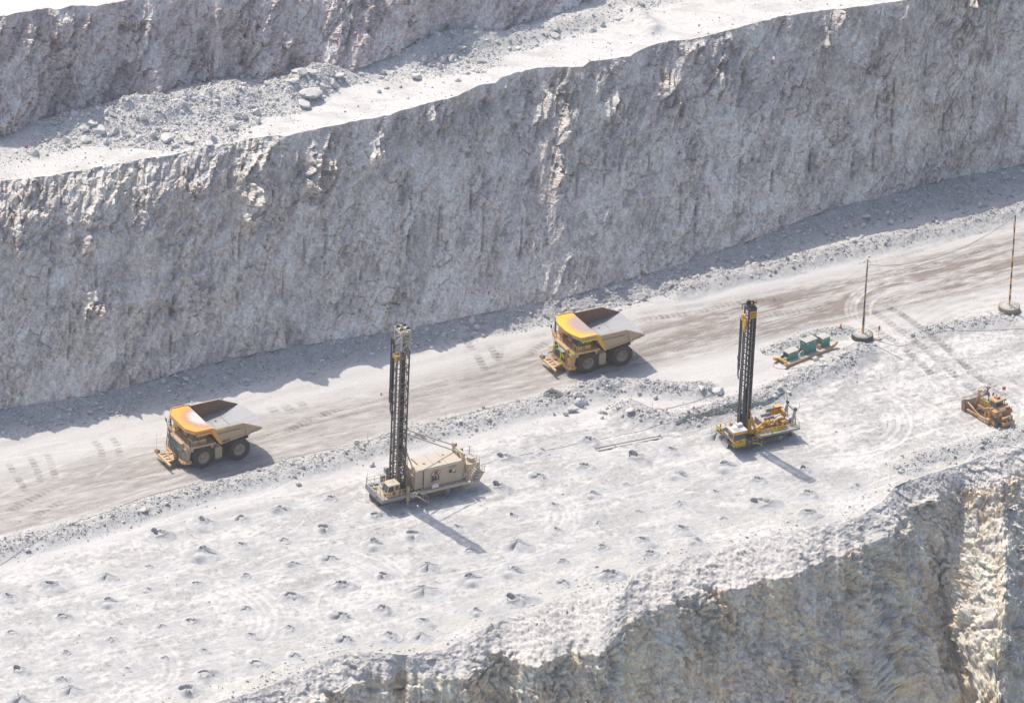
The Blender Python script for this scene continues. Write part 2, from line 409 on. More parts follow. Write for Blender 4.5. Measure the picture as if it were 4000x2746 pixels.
HP = [(910, 630, 0), (1370, 530, 0), (1610, 490, 0), (1890, 430, 0), (1160, 570, 0), (1130, 745, 0), (1390, 700, 0), (1630, 650, 0), (1860, 595, 0), (2110, 525, 0), (870, 805, 0), (630, 860, 0), (310, 920, 0),
      (30, 970, 0), (1100, 895, 0), (850, 945, 0), (1400, 850, 0), (1650, 800, 0), (1890, 745, 0), (340, 1100, 0), (590, 1010, 0), (1100, 1105, 0), (1410, 1040, 0), (1640, 970, 0), (1910, 910, 0),
      (60, 1190, 0), (890, 1140, 0), (610, 1215, 0), (380, 1300, 0), (1410, 1205, 0), (1660, 1155, 0), (1920, 1095, 0), (2160, 1050, 0), (1160, 1280, 0), (920, 1330, 0), (740, 1400, 0), (380, 1440, 0), (110, 1385, 0), (1690, 1320, 0),
      (1960, 1250, 0), (2210, 1190, 0), (1450, 1370, 0), (1180, 1415, 0), (1070, 1510, 0), (430, 1500, 0), (2220, 1250, 0), (100, 1570, 0),
      (1120, 190, 1), (1340, 150, 1), (1570, 100, 1), (880, 575, 1), (1090, 350, 1), (1340, 295, 1), (1580, 240, 1), (1850, 200, 1), (2060, 150, 1), (1830, 350, 1), (1600, 395, 1), (1380, 455, 1), (1150, 515, 1), (910, 725, 1), (1170, 685, 1),
      (1400, 610, 1), (1640, 555, 1), (1860, 500, 1), (2110, 440, 1), (2310, 380, 1), (2140, 590, 1), (1910, 655, 1), (1650, 700, 1), (1420, 770, 1), (1180, 830, 1), (930, 890, 1), (700, 805, 1), (665, 955, 1), (1710, 855, 1), (1450, 915, 1),
      (1210, 990, 1), (970, 1060, 1), (690, 1115, 1), (1140, 1095, 1), (640, 1200, 1), (2200, 710, 1), (1910, 765, 1), (2090, 300, 1), (640, 630, 1), (385, 685, 1), (415, 845, 1),
      (570, 70, 2), (600, 240, 2), (820, 320, 2), (1340, 345, 2), (1070, 390, 2), (850, 455, 2), (610, 525, 2), (1110, 545, 2), (1080, 262, 2), (850, 178, 2)]
HEAP_XY = [tuple(G(a / 1.45 + (0, 1200, 2400)[k], b / 1.45 + 1654)[:2]) for a, b, k in HP]
def road_ruts():
    r_ = random.Random(15); out = []
    for k in range(16):                   # long overlapping wheel ruts down the haul road
        o = r_.uniform(-150, 110); a = r_.uniform(-300, 2600); b = a + r_.uniform(900, 2200); xs = np.linspace(a, b, 9); ph = r_.uniform(0, 6)
        ys = np.interp(xs, [-400, 0, 600, 1500, 2000, 2400, 3000, 3500, 4000, 4400], [2080, 1990, 1850, 1620, 1480, 1370, 1230, 1120, 1000, 910]) + o * .55 + 14 * np.sin(xs / 420 + ph)
        for dd in (0, 26): out.append((smooth_line(XY([(x_, y_ + dd) for x_, y_ in zip(xs, ys)]), 1.2), r_.uniform(.35, .6), r_.uniform(.35, .7), .75))
    for pts in ([(2600, 1690), (2900, 1640), (3150, 1590), (3300, 1520), (3380, 1420)], [(3250, 1640), (3420, 1560), (3560, 1500), (3700, 1480), (3900, 1500)], [(3120, 1690), (3350, 1660), (3550, 1600), (3650, 1520)],
                [(3560, 1240), (3650, 1190), (3760, 1150), (3900, 1120), (4020, 1110)], [(3600, 1290), (3700, 1225), (3820, 1180), (4010, 1160)], [(3450, 1430), (3600, 1455), (3760, 1440), (4010, 1380)], [(3420, 1480), (3620, 1560), (3800, 1690)], [(3300, 1700), (3500, 1690), (3680, 1640), (3850, 1600), (4010, 1590)]):
        for dd in (0, 24): out.append((smooth_line(XY([(x_, y_ + dd) for x_, y_ in pts]), 1.0), .45, .65, .6))
    return out
TRACKS += road_ruts()
def arcs():
    out = []
    r = random.Random(5)
    for cx, cy, n in ((3250, 1640, 5), (3600, 1220, 6), (1980, 2010, 5), (1250, 2300, 5), (1560, 2380, 5), (2100, 2200, 4), (700, 2420, 5), (3050, 1780, 4), (2350, 2040, 4), (400, 2600, 4), (3750, 1600, 4)):
        c = G(cx, cy)[:2]; R = r.uniform(6, 11); a0 = r.uniform(0, 6.28)
        for k in range(n):
            a = a0 + np.linspace(0, r.uniform(1.2, 2.6), 14)
            rr = R + k * r.uniform(.7, 1.3)
            out.append((np.stack([c[0] + rr * np.cos(a), c[1] + rr * np.sin(a)], 1), .3))
    for k in range(95):                   # long faint wheel ruts along the bench
        c = G(r.uniform(0, 4000), r.uniform(1700, 2650))[:2]; a = rad(r.gauss(30, 9)); Ln = r.uniform(6, 22)
        t = np.linspace(-1, 1, 9)[:, None] * Ln
        bend = (np.linspace(-1, 1, 9) ** 2)[:, None] * r.uniform(-4, 4)
        out.append((c + t * np.array([math.cos(a), math.sin(a)]) + bend * np.array([-math.sin(a), math.cos(a)]), .26))
    return out
ARCS = arcs()
CA, SA = math.cos(rad(31)), math.sin(rad(31))

def near(X, Y, P, w):
    return (X > P[:, 0].min() - w) & (X < P[:, 0].max() + w) & (Y > P[:, 1].min() - w) & (Y < P[:, 1].max() + w)

def floor_relief(X, Y, color=None):
    shape = X.shape; X = X.ravel(); Y = Y.ravel()
    u = X * CA + Y * SA; v = -X * SA + Y * CA
    z = 0.22 * fbm(X / 16, Y / 16, 3, 3) + 0.07 * fbm(u / 5, v / 1.6, 4, 5) + 0.03 * fbm(u / 1.4, v / 0.5, 3, 6)
    bench = sstep(0, 6, -(v - np.interp(u, *ROADV)))          # 1 on the drill bench, 0 on the haul road
    f = facet(X / 1.1, Y / 1.1, 91, 1.2)[0]
    z += bench * (0.13 * fbm(X / 3.2, Y / 3.2, 4, 8) + 0.05 * f + 0.05 * ridged(u / 2.6 + .3 * v, v / 0.9, 2, 7) * sstep(-.1, .3, fbm(X / 8, Y / 8, 2, 9)))
    if color is not None:
        w = fbm(u / 9, v / 4, 4, 21); w2 = fbm(u / 20, v / 2.2, 5, 22); w3 = fbm(u / 3, v / 0.45, 4, 23); w4 = fbm(X / 1.1, Y / 1.1, 3, 24)
        white = np.array([0.60, 0.588, 0.57]); grey = np.array([0.40, 0.394, 0.388]); brown = np.array([0.325, 0.298, 0.275]); dusk = np.array([0.25, 0.225, 0.21])
        g = np.clip(sstep(-0.26, 0.24, w * 0.55 + w2 * 0.28 + w3 * 0.30 + w4 * 0.5) * 0.95, 0, 1)
        w5 = fbm(X / .42, Y / .55, 2, 28)
        c = white + (grey - white) * (g * bench)[:, None]
        c = c * (1 + 0.34 * w5 * (0.35 + 0.65 * g) * bench)[:, None]
        sp = sstep(.20, .45, fbm(u / 1.5, v / .8, 4, 29)) * bench
        c = c * (1 - 0.30 * sp)[:, None]
        edge = sstep(12, 1, v - np.interp(u, *EDGEV)) * bench                     # greener, browner ground near the lip
        c = c + (np.array([0.53, 0.52, 0.465]) - c) * (edge * sstep(-.25, .3, w + .5 * w4) * 0.8)[:, None]
        rd = np.abs(v - np.interp(u, *ROADC)); rw = np.interp(u, [-90, 0, 60, 110], [8.6, 7.2, 6.2, 7.0])
        onroad = sstep(rw + 3.5, rw - 3, rd + 2.2 * w2)
        rb = 1 - bench
        c = c + (np.array([0.505, 0.495, 0.485]) - c) * (rb * (0.55 + .45 * sstep(-.2, .3, w2)))[:, None]
        c = c + (brown - c) * (onroad * rb * np.clip(0.62 + 0.8 * w3 + .4 * w2, 0, 1))[:, None]
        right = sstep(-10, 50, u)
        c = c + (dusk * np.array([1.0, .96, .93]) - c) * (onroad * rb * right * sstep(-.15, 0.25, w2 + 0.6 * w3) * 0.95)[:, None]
        wg = sstep(0.12, 0.3, fbm(u / 14, v / 5, 4, 27)) * (1 - edge)
        c = c * (1 - 0.10 * wg)[:, None]
    if color is not None:
        for hx, hy in HEAP_XY:
            m = (np.abs(X - hx) < 5) & (np.abs(Y - hy) < 6)
            q = np.hypot((X[m] - hx) / 1.15, Y[m] - hy) + 2.2 * w[m] + 1.5 * w4[m]
            a = (sstep(3.8, 1.6, q) * (.45 + .7 * np.clip(w3[m] + .3, 0, 1)))[:, None]
            c[m] = c[m] * (1 - a) + np.array([0.40, 0.40, 0.403]) * a
    for P, hw, h, ro in BERMS:
        hw = hw * 1.35; h = h * 0.74
        m = near(X, Y, P, hw * 2)
        if not m.any(): continue
        d, s, sg, Lt = pdist(X[m], Y[m], P)
        d = d + 0.5 * fbm(X[m] / 2.5, Y[m] / 2.5, 3, 31)
        k = np.clip(1 - d / hw, 0, 1); k = np.minimum(k * 1.35, 1.0); k = k * (0.6 + 0.4 * k)
        e = sstep(0, 3, s) * sstep(0, 3, Lt - s)
        lump = 1 + ro * fbm(X[m] / 1.8, Y[m] / 1.8, 3, 33) + 0.5 * ro * facet(X[m] / .8, Y[m] / .8, 95)[0]
        z[m] += h * k * lump * e
        if color is not None:
            cc = np.array([0.43, 0.425, 0.42]); a = (np.clip(k * 2.5, 0, 1) * e * 0.9)[:, None]
            c[m] = c[m] * (1 - a) + cc * a
            c[m] *= (1 + 0.26 * fbm(X[m] / .7, Y[m] / .7, 2, 36) * a[:, 0])[:, None]
    for P, w, dep, pitch in TRACKS:
        m = near(X, Y, P, 2)
        if not m.any(): continue
        d, s, sg, Lt = pdist(X[m], Y[m], P)
        k = sstep(w, w * 0.75, d) * sstep(0, 3.0, s) * sstep(0, 3.0, Lt - s) * np.clip(0.7 + 1.3 * fbm(s / 3, s * 0, 2, int(P[0, 0] * 7) % 97), 0, 1)
        lug = np.sin(6.2832 * s / pitch + 1.6 * np.abs(sg) / w)
        z[m] += k * dep * (-0.03 + 0.03 * lug)
        if color is not None:
            c[m] *= (1 - k * min(1, dep) * (0.16 + (0.32 if dep > 1 else 0.12) * sstep(-.3, .5, -lug)))[:, None]
    for P, w in ARCS:
        m = near(X, Y, P, 1.5)
        if not m.any(): continue
        d, s, sg, Lt = pdist(X[m], Y[m], P)
        k = sstep(w * 1.4, w * .5, d) * sstep(0, 3, s) * sstep(0, 3, Lt - s)
        z[m] += -0.03 * k + 0.03 * sstep(w * 2.6, w * 1.6, d) * (1 - k) * sstep(0, 3, s) * sstep(0, 3, Lt - s)
        if color is not None:
            a = (0.62 * k * np.clip(.5 + fbm(s / 3, s * 0, 2, 61), 0, 1))[:, None]; c[m] = c[m] * (1 - a) + np.array([0.65, 0.64, 0.625]) * a
    if color is not None:
        return z.reshape(shape), c
    return z.reshape(shape)

def uv(P): return P[:, 0] * CA + P[:, 1] * SA, -P[:, 0] * SA + P[:, 1] * CA
def uvs(pts, z=0):
    a, b = uv(XY(pts, z)); i = np.argsort(a); return a[i], b[i]
ROADV = uvs([(-400, 2310), (0, 2190), (500, 2050), (1100, 1890), (1600, 1745), (2130, 1610), (2450, 1560), (2850, 1510), (3000, 1440), (3200, 1290), (3400, 1260), (3700, 1200), (4000, 1130), (4400, 1040)])
ROADC = uvs([(-400, 2080), (0, 1990), (600, 1850), (1500, 1620), (2000, 1480), (2400, 1370), (3000, 1230), (3500, 1120), (4000, 1000), (4400, 910)])
EDGEV = uvs([(0, 2950), (800, 2752), (1200, 2611), (1614, 2556), (1993, 2405), (2476, 2246), (2745, 2156), (3159, 2060), (3400, 1990), (3600, 1860), (4000, 1736), (4500, 1600)])

def talus_relief(X, Y, t):
    k = sstep(-0.05, 0.3, t)
    return k * (0.35 * fbm(X / 2.4, Y / 2.4, 3, 62) + 0.22 * facet(X / 0.9, Y / 0.9, 63, 1.3)[0] + 0.10 * facet(X / 0.45, Y / 0.45, 64, 1.3)[0])

def gz(X, Y):
    """height of the working floor"""
    X = np.atleast_1d(np.asarray(X, float)); Y = np.atleast_1d(np.asarray(Y, float))
    t = np.clip((Y - np.interp(X, XS, yd2)) / np.maximum(0.5, np.interp(X, XS, yd1) - np.interp(X, XS, yd2)), 0, 1.3)
    lip = sstep(0.0, 2.0, Y - np.interp(X, XS, ye))
    return 1.6 * t + talus_relief(X, Y, t) + floor_relief(X, Y) * lip

UBM = [(XY([(560, 470), (760, 430), (900, 400)], ZC), 6.5, 2.4), (XY([(1120, 380), (1200, 350), (1260, 320)], ZC), 4.6, 2.2), (XY([(300, 500), (480, 470)], ZC), 4.5, 1.5),
       (XY([(1640, 230), (1720, 200), (1850, 185)], ZC), 3.8, 2.2), (XY([(2480, 60), (2540, 120)], ZC), 3.0, 1.2), (XY([(1950, 170), (2300, 80)], ZC), 3.0, 0.8)]
def upper_relief(X, Y):
    z = 0.15 * fbm(X / 9, Y / 9, 3, 51) + 0.05 * fbm(X / 1.6, Y / 1.6, 3, 52)
    for P, w, h in UBM:
        d = pdist(X, Y, P)[0]
        z = z + h * np.exp(-(d / w * 1.5) ** 2) * (1 + .5 * fbm(X / 2.2, Y / 2.2, 3, 53))
    return z
def uz(X, Y):
    X = np.atleast_1d(np.asarray(X, float)); Y = np.atleast_1d(np.asarray(Y, float))
    a = np.interp(X, XS, yb2); b = np.interp(X, XS, yb)
    t = np.clip((Y - a) / np.maximum(.4, b - a), 0, 1.2)
    return ZC + 1.0 * t + upper_relief(X, Y) * sstep(0, 2.5, Y - np.interp(X, XS, yc))

# ---- rock faces: displace along the sheet's normal
def grad_normals(x, y, z):
    du = np.stack([np.gradient(q, axis=1) for q in (x, y, z)], -1)
    dv = np.stack([np.gradient(q, axis=0) for q in (x, y, z)], -1)
    n = np.cross(dv, du); n /= np.linalg.norm(n, axis=-1, keepdims=True) + 1e-9
    n[n[..., 2] < -0.2] *= -1
    return n
COLR = np.zeros((NR, NX, 3))
def blur(n, k):
    for ax in (0, 1):
        c = np.cumsum(np.concatenate([np.repeat(n.take([0], ax), k + 1, ax), n, np.repeat(n.take([-1], ax), k, ax)], ax), ax)
        i1 = [slice(None)] * n.ndim; i0 = [slice(None)] * n.ndim
        i1[ax] = slice(2 * k + 1, None); i0[ax] = slice(0, -(2 * k + 1))
        n = (c[tuple(i1)] - c[tuple(i0)]) / (2 * k + 1)
    return n

def rock_face(r0, r1, seed, amp, cols, mainface=False, lower=False):
    x, y, z = PX[r0:r1].copy(), PY[r0:r1].copy(), PZ[r0:r1].copy()
    n = blur(grad_normals(x, y, z), 30 if lower else 9); n /= np.linalg.norm(n, axis=-1, keepdims=True)
    if not lower:                         # keep the push mostly outward
        n = n * 0.5 + 0.5 * np.array([0.48, -0.84, 0.25]); n /= np.linalg.norm(n, axis=-1, keepdims=True)
    u = x * 1.16 if not lower else 1.55 * (x - 0.62 * y)
    st = np.sqrt(np.diff(y, axis=0) ** 2 + np.diff(z, axis=0) ** 2)
    w = np.vstack([np.zeros((1, NX)), np.cumsum(st, 0)])
    wz = -z if not lower else -1.25 * z + 0.12 * y
    if lower: w = wz
    # warp a little so that joints are not straight
    uu = u + 0.8 * fbm(u / 5, wz / 5, 3, seed + 1); ww = wz + 1.0 * fbm(u / 5, wz / 5, 3, seed + 2)
    sl = uu + (0.35 if not lower else -0.5) * ww                                                      # steep joints lean slightly
    big = fbm(sl / 13, ww / 26, 3, seed + 3)
    if lower:
        gx = x + 0.3 * pn3(x / 4, y / 4, z / 4, seed + 5); gy = y + 0.3 * pn3(x / 4, y / 4, z / 4, seed + 6); gz_ = z + 0.4 * pn3(x / 5, y / 5, z / 5, seed + 7)
        gx = gx + 0.30 * gz_                                                  # joints lean to the right going down
        big = fbm3(gx / 11, gy / 11, gz_ / 20, 3, seed + 3)
        f1, e1, i1 = facet3(gx / 4.4, gy / 4.4, gz_ / 5.5, seed + 10, 1.3)
        f2, e2, i2 = facet3(gx / 1.9 + 7, gy / 1.9, gz_ / 2.1, seed + 20, 1.4)
        f3, e3, i3 = facet3(gx / 0.85, gy / 0.85, gz_ / 0.8, seed + 30, 1.4)
        f4, e4, i4 = facet3(gx / 0.42, gy / 0.42, gz_ / 0.5, seed + 34, 1.4)
    else:
        ty = 0.45 if mainface else 0.8
        f1, e1, i1 = facet(sl / 4.2, ww / 6.5, seed + 10, 1.5, ty)
        f2, e2, i2 = facet(sl / 1.9 + 7, ww / 2.9, seed + 20, 1.8, ty)
        f3, e3, i3 = facet(uu / 0.85, (ww + .5 * uu) / 1.15, seed + 30, 1.7, ty)
        f4, e4, i4 = facet(uu / 0.42, (ww - .4 * uu) / 0.5, seed + 34, 1.6)
    if lower:
        fl = 0.0; fine9 = fbm3(gx / .9, gy / .9, gz_ / .9, 3, seed + 50); cn1 = fbm3(gx / .5, gy / .5, gz_ / .8, 3, seed + 76); cn2 = fbm3(gx / 6, gy / 6, gz_ / 6, 4, seed + 80); streak = 0.0 * x
        mod = 0.6 + 1.0 * sstep(-0.25, 0.4, fbm3(gx / 8, gy / 8, gz_ / 8, 3, seed + 44))
    else:
        fl = ridged(uu / 2.1, ww / 14, 3, seed + 40); fine9 = fbm(u / .9, wz / .9, 3, seed + 50); cn1 = fbm(u / .5, wz / 1.0, 4, seed + 76); cn2 = fbm(u / 6, wz / 5, 5, seed + 80)
        streak = sstep(.2, .5, fbm(uu / .45, wz / 7, 3, seed + 82)) * sstep(-.1, .3, fbm(u / 8, wz / 8, 3, seed + 83))
        mod = 0.35 + 1.15 * sstep(-0.25, 0.4, fbm(u / 9, wz / 8, 4, seed + 44))
    hi = (0.7 + 0.55 * sstep(16, 28, z)) if mainface else 1.0
    d = amp * ((0.9 if mainface else 1.5) * big + hi * mod * (0.72 * f1 + 0.55 * f2) + mod * (0.34 * f3 + 0.13 * f4) + (0.05 if lower else 0.14) * fl + 0.10 * fine9)
    crack = sstep(0.06, 0.0, e2) * sstep(.5, .8, i1) + 0.5 * sstep(.05, 0, e1)
    d -= 0.22 * crack
    groove = np.zeros_like(d)
    if mainface:                                                             # half barrels of the pre-split blast holes
        r = random.Random(4)
        for k in range(46):
            u0 = -110 + k * 4.8 + r.uniform(-2.2, 2.2); za = r.uniform(3, 15); zb = za + r.uniform(4, 13)
            uline = u0 + 0.02 * (z - 15)
            g = sstep(0.32, 0.10, np.abs(u - uline)) * sstep(za - 1, za + 1, z) * sstep(zb + 1, zb - 1, z)
            g *= sstep(-0.25, 0.1, fbm(z / 2.5, u * 0 + k, 2, 77))
            groove = np.maximum(groove, g)
        d -= 0.42 * groove
        # a shelf left of the middle: rock below it stands proud
        xa, xb = G(325, 1200, 12)[0], G(850, 1150, 12)[0]
        zl = np.interp(x, [xa, xb], [16.6, 15.4]) + 0.8 * fbm(u / 3, u * 0, 3, 78)
        shelf = sstep(xa - .4, xa + .6, x) * sstep(xb + 8, xb - 4, x) * sstep(zl + 0.5, zl - 0.3, z) * sstep(1.5, 9, z)
        d += 0.5 * shelf
        zl2 = 15.5 + 2.0 * fbm(u / 6, u * 0 + 4, 2, 79)
        # hollow with a lit sill near the middle
        # rock lumps that stand out of the upper face and catch the sun
        for (qx, qy, qz, sx, sz, h) in ((362, 1178, 13.8, 1.3, .9, 2.0), (505, 1168, 13.6, .6, .5, 1.3), (795, 1100, 13.5, .7, .5, 1.2), (580, 1165, 13.6, .5, .4, 1.1), (1235, 520, 25, 1.0, 4.0, 1.6), (1290, 560, 26, .8, 4.5, 1.5), (1000, 600, 25, 1.0, 2.6, 1.6), (2215, 380, 24, .55, 2.2, 1.3), (2190, 500, 18, .7, 3.0, 1.5), (1830, 460, 24, .9, 1.8, 1.3),
                (2400, 320, 25, 1.5, 2.0, 1.3), (2580, 240, 26, 1.2, 3.0, 1.4), (2620, 260, 24, 1.5, 2.6, 1.4), (2790, 190, 26, 1.1, 3.0, 1.4), (3800, 60, 27, 1.4, 4.0, 1.6), (3220, 70, 27, .8, 2.6, 1.3), (3010, 190, 26, .6, 2.2, 1.2), (2500, 560, 12, 1.5, .9, 1.2), (1480, 520, 27, 1.3, 1.3, 1.2)):
            p = G(qx, qy, qz)
            b = np.exp(-((x - p[0]) / sx) ** 2 - ((z - p[2]) / sz) ** 2) * (0.7 + .8 * f3 + .5 * f2)
            d += h * np.clip(b, 0, 2) * sstep(0, 2, zc[None, :] - z)
    nr = r1 - r0
    rr = np.arange(nr)[:, None]
    fade_top = sstep(0, 16, rr) if not lower else sstep(0, 14, rr)
    lipn = sstep(30, 52, rr + 8 * fbm(x / 3.5, y / 3.5, 3, 811)) if lower else 1.0
    d = d * (0.25 + 0.75 * fade_top) if not lower else d * fade_top * lipn + (1 - lipn) * sstep(0, 8, rr) * (0.30 * fbm(x / 2.2, y / 2.2, 4, 821) + 0.22 * facet(x / 1.3, y / 1.1, 822, 1.4)[0] + 0.10 * facet(x / .5, y / .5, 823, 1.4)[0])
    if mainface:                                                             # broken, knobbly crest on the left
        kn = crum[None, :] * sstep(22, 25.5, z)
        q = facet(u / 1.1, (wz * 1.1) / 1.1, seed + 61, 1.0)
        d += kn * (0.75 * q[0] + 1.0 * fbm(u / 1.6, wz / 1.6, 4, seed + 62))
    x += n[..., 0] * d; y += n[..., 1] * d; z += n[..., 2] * d
    # ---- colours of the rock: joints, chips and broad bands of stone
    base = np.array(cols[0])
    c = np.ones((nr, NX, 3)) * base
    if lower:
        n1, n2, n3 = fbm3(gx / 8, gy / 8, gz_ / 13, 4, seed + 70), fbm3(gx / 4.5, gy / 4.5, gz_ / 6, 4, seed + 72), fbm3(gx / 2.6, gy / 2.6, gz_ / 6, 3, seed + 74)
    else: n1, n2, n3 = fbm(sl / 9, ww / 14, 4, seed + 70), fbm(sl / 5 + 9, ww / 7, 5, seed + 72), fbm(sl / 3, ww / 8 + 5, 4, seed + 74)
    m1 = sstep(-0.12, 0.3, n1); c += (np.array(cols[1]) - base) * m1[..., None]
    m2 = sstep(0.0, 0.3, n2); c += (np.array(cols[2]) - c) * (0.7 * m2)[..., None]
    m3 = sstep(0.12, 0.34, n3); c += (np.array(cols[3]) - c) * (0.6 * m3)[..., None]
    c *= (1 + 0.22 * (i2 - .5) + 0.24 * (i3 - .5) + 0.24 * (i4 - .5) + 0.30 * cn1 + 0.36 * cn2)[..., None]
    c *= (1 - (0.05 if lower else 0.16) * streak)[..., None]
    c *= (1 - 0.42 * sstep(.05, 0, e2) * sstep(.4, .8, i1) - 0.12 * sstep(.06, 0, e3) - 0.30 * groove)[..., None]
    dustw = sstep(0.55, 0.9, blur(grad_normals(x, y, z), 1)[..., 2])          # dust settles on ledges
    c += (np.array([0.62, 0.615, 0.60]) - c) * (0.75 * dustw)[..., None]
    return x, y, z, np.clip(c, 0.03, 0.8)

def put(r0, r1, res):
    PX[r0:r1], PY[r0:r1], PZ[r0:r1] = res[:3]; COLR[r0:r1] = res[3]

GREYS = [(0.735, 0.655, 0.591), (0.62, 0.561, 0.515), (0.77, 0.682, 0.581), (0.5, 0.463, 0.444)]
TANS = [(0.80, 0.71, 0.58), (0.70, 0.635, 0.545), (0.80, 0.60, 0.41), (0.60, 0.56, 0.52)]
PINK = [(0.759, 0.649, 0.61), (0.664, 0.568, 0.534), (0.78, 0.698, 0.633), (0.57, 0.491, 0.47)]
put(rowof[Z1][0], rowof[Z1][-1] + 1, rock_face(rowof[Z1][0], rowof[Z1][-1] + 1, 300, 0.95, PINK))
put(rowof[Z4][0], rowof[Z5][-1] + 1, rock_face(rowof[Z4][0], rowof[Z5][-1] + 1, 500, 0.72, GREYS, mainface=True))
put(rowof[Z8][0], NR, rock_face(rowof[Z8][0], NR, 700, 1.0, TANS, lower=True))
# slumped lip: pale pinkish debris above the face
r0 = rowof[Z8][0]
lipw = sstep(50, 34, np.arange(NR - r0)[:, None] + 9 * fbm(PX[r0:] / 4, PY[r0:] / 4, 3, 801))
lc = np.array([0.60, 0.572, 0.545]) * (1 + 0.30 * fbm(PX[r0:] / .8, PY[r0:] / .8, 3, 802) + .16 * fbm(PX[r0:] / 6, PY[r0:] / 6, 3, 803))[..., None]
COLR[r0:] += (lc - COLR[r0:]) * (0.9 * lipw)[..., None]
# ground rows
for zs, fn in (((Z2, Z3), 'u'), ((Z6, Z7), 'g'), ((Z0,), 't')):
    a, b = rowof[zs[0]][0], rowof[zs[-1]][-1] + 1
    X, Y = PX[a:b], PY[a:b]
    if fn == 'u':
        lip = sstep(0, 2.5, Y - yc[None, :])
        PZ[a:b] += upper_relief(X, Y) * lip
        w = fbm(X / 6, Y / 3, 4, 55); w2 = fbm(X / .9, Y / .9, 3, 56)
        c = np.array([0.60, 0.59, 0.575]) * (1 - 0.16 * sstep(-.1, .4, w) + 0.10 * w2)[..., None]
        ap = (b - a) - 1 - np.arange(b - a)[:, None]; apron = sstep(100, 118, ap + 12 * w)
        c += (np.array([0.52, 0.512, 0.50]) * (1 + .3 * w2)[..., None] - c) * (0.75 * apron)[..., None]
        COLR[a:b] = c
    elif fn == 't':
        PZ[a:b] += 0.2 * fbm(X / 6, Y / 6, 3, 57) * sstep(0, 3, Y - ya[None, :]); COLR[a:b] = np.array([0.64, 0.63, 0.61]) * (1 + .1 * fbm(X / 1.5, Y / 1.5, 3, 58))[..., None]
    else:
        lip = sstep(0.0, 2.0, Y - ye[None, :])
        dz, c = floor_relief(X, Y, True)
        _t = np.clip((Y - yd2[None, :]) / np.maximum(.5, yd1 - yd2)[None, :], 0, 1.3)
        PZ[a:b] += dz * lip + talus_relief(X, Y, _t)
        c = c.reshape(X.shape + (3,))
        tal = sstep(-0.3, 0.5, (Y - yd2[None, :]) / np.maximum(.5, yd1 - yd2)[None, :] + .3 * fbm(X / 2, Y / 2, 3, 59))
        tc = np.array([0.36, 0.355, 0.36]) * (1 + .4 * fbm(X / .8, Y / .8, 3, 60) + .25 * fbm(X / 5, Y / 3, 3, 65))[..., None]  # talus grey, darkened in the colour to deepen the wall-foot shadow
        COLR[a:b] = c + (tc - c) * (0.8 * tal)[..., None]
# the first rows of each face hide behind the ground sheets: join neighbouring zones on one shared row
M_ROCK = mat_rock('rock_face_stone', 'albedo', 2.2, 0.8, 0.25, 0.66, 1.3)
M_GROUND = mat_rock('white_dust_ground', 'albedo', 2.6, 0.35, 0.06, 0.9, 1.1)
def sheet(name, r0, r1, m, label):
    n = r1 - r0
    V = np.stack([PX[r0:r1], PY[r0:r1], PZ[r0:r1]], -1).reshape(-1, 3)
    i = np.arange(n - 1)[:, None] * NX + np.arange(NX - 1)[None, :]
    F = np.stack([i, i + NX, i + NX + 1, i + 1], -1).reshape(-1, 4)
    o = mesh_np(name, V, F, m, m is not M_ROCK or name == 'lower_rock_wall', None, COLR[r0:r1].reshape(-1, 3))
    return tag(o, label, 'terrain', None, 'structure')
sheet('upper_terrace', 0, rowof[Z1][0] + 1, M_GROUND, 'pale dusty terrace above the upper rock wall at the top left')
sheet('upper_rock_wall', rowof[Z1][0], rowof[Z2][0] + 1, M_ROCK, 'shaded grey rock wall above the rubble strewn upper berm')
sheet('upper_berm', rowof[Z2][0], rowof[Z4][0] + 1, M_GROUND, 'pale gravel berm with rubble between the two shaded rock walls')
sheet('main_rock_wall', rowof[Z4][0], rowof[Z6][0] + 1, M_ROCK, 'tall shaded grey rock wall behind the haul road')
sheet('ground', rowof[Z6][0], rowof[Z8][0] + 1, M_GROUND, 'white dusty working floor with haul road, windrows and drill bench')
sheet('lower_rock_wall', rowof[Z8][0], NR, M_ROCK, 'tan and grey rock wall dropping away below the drill bench')
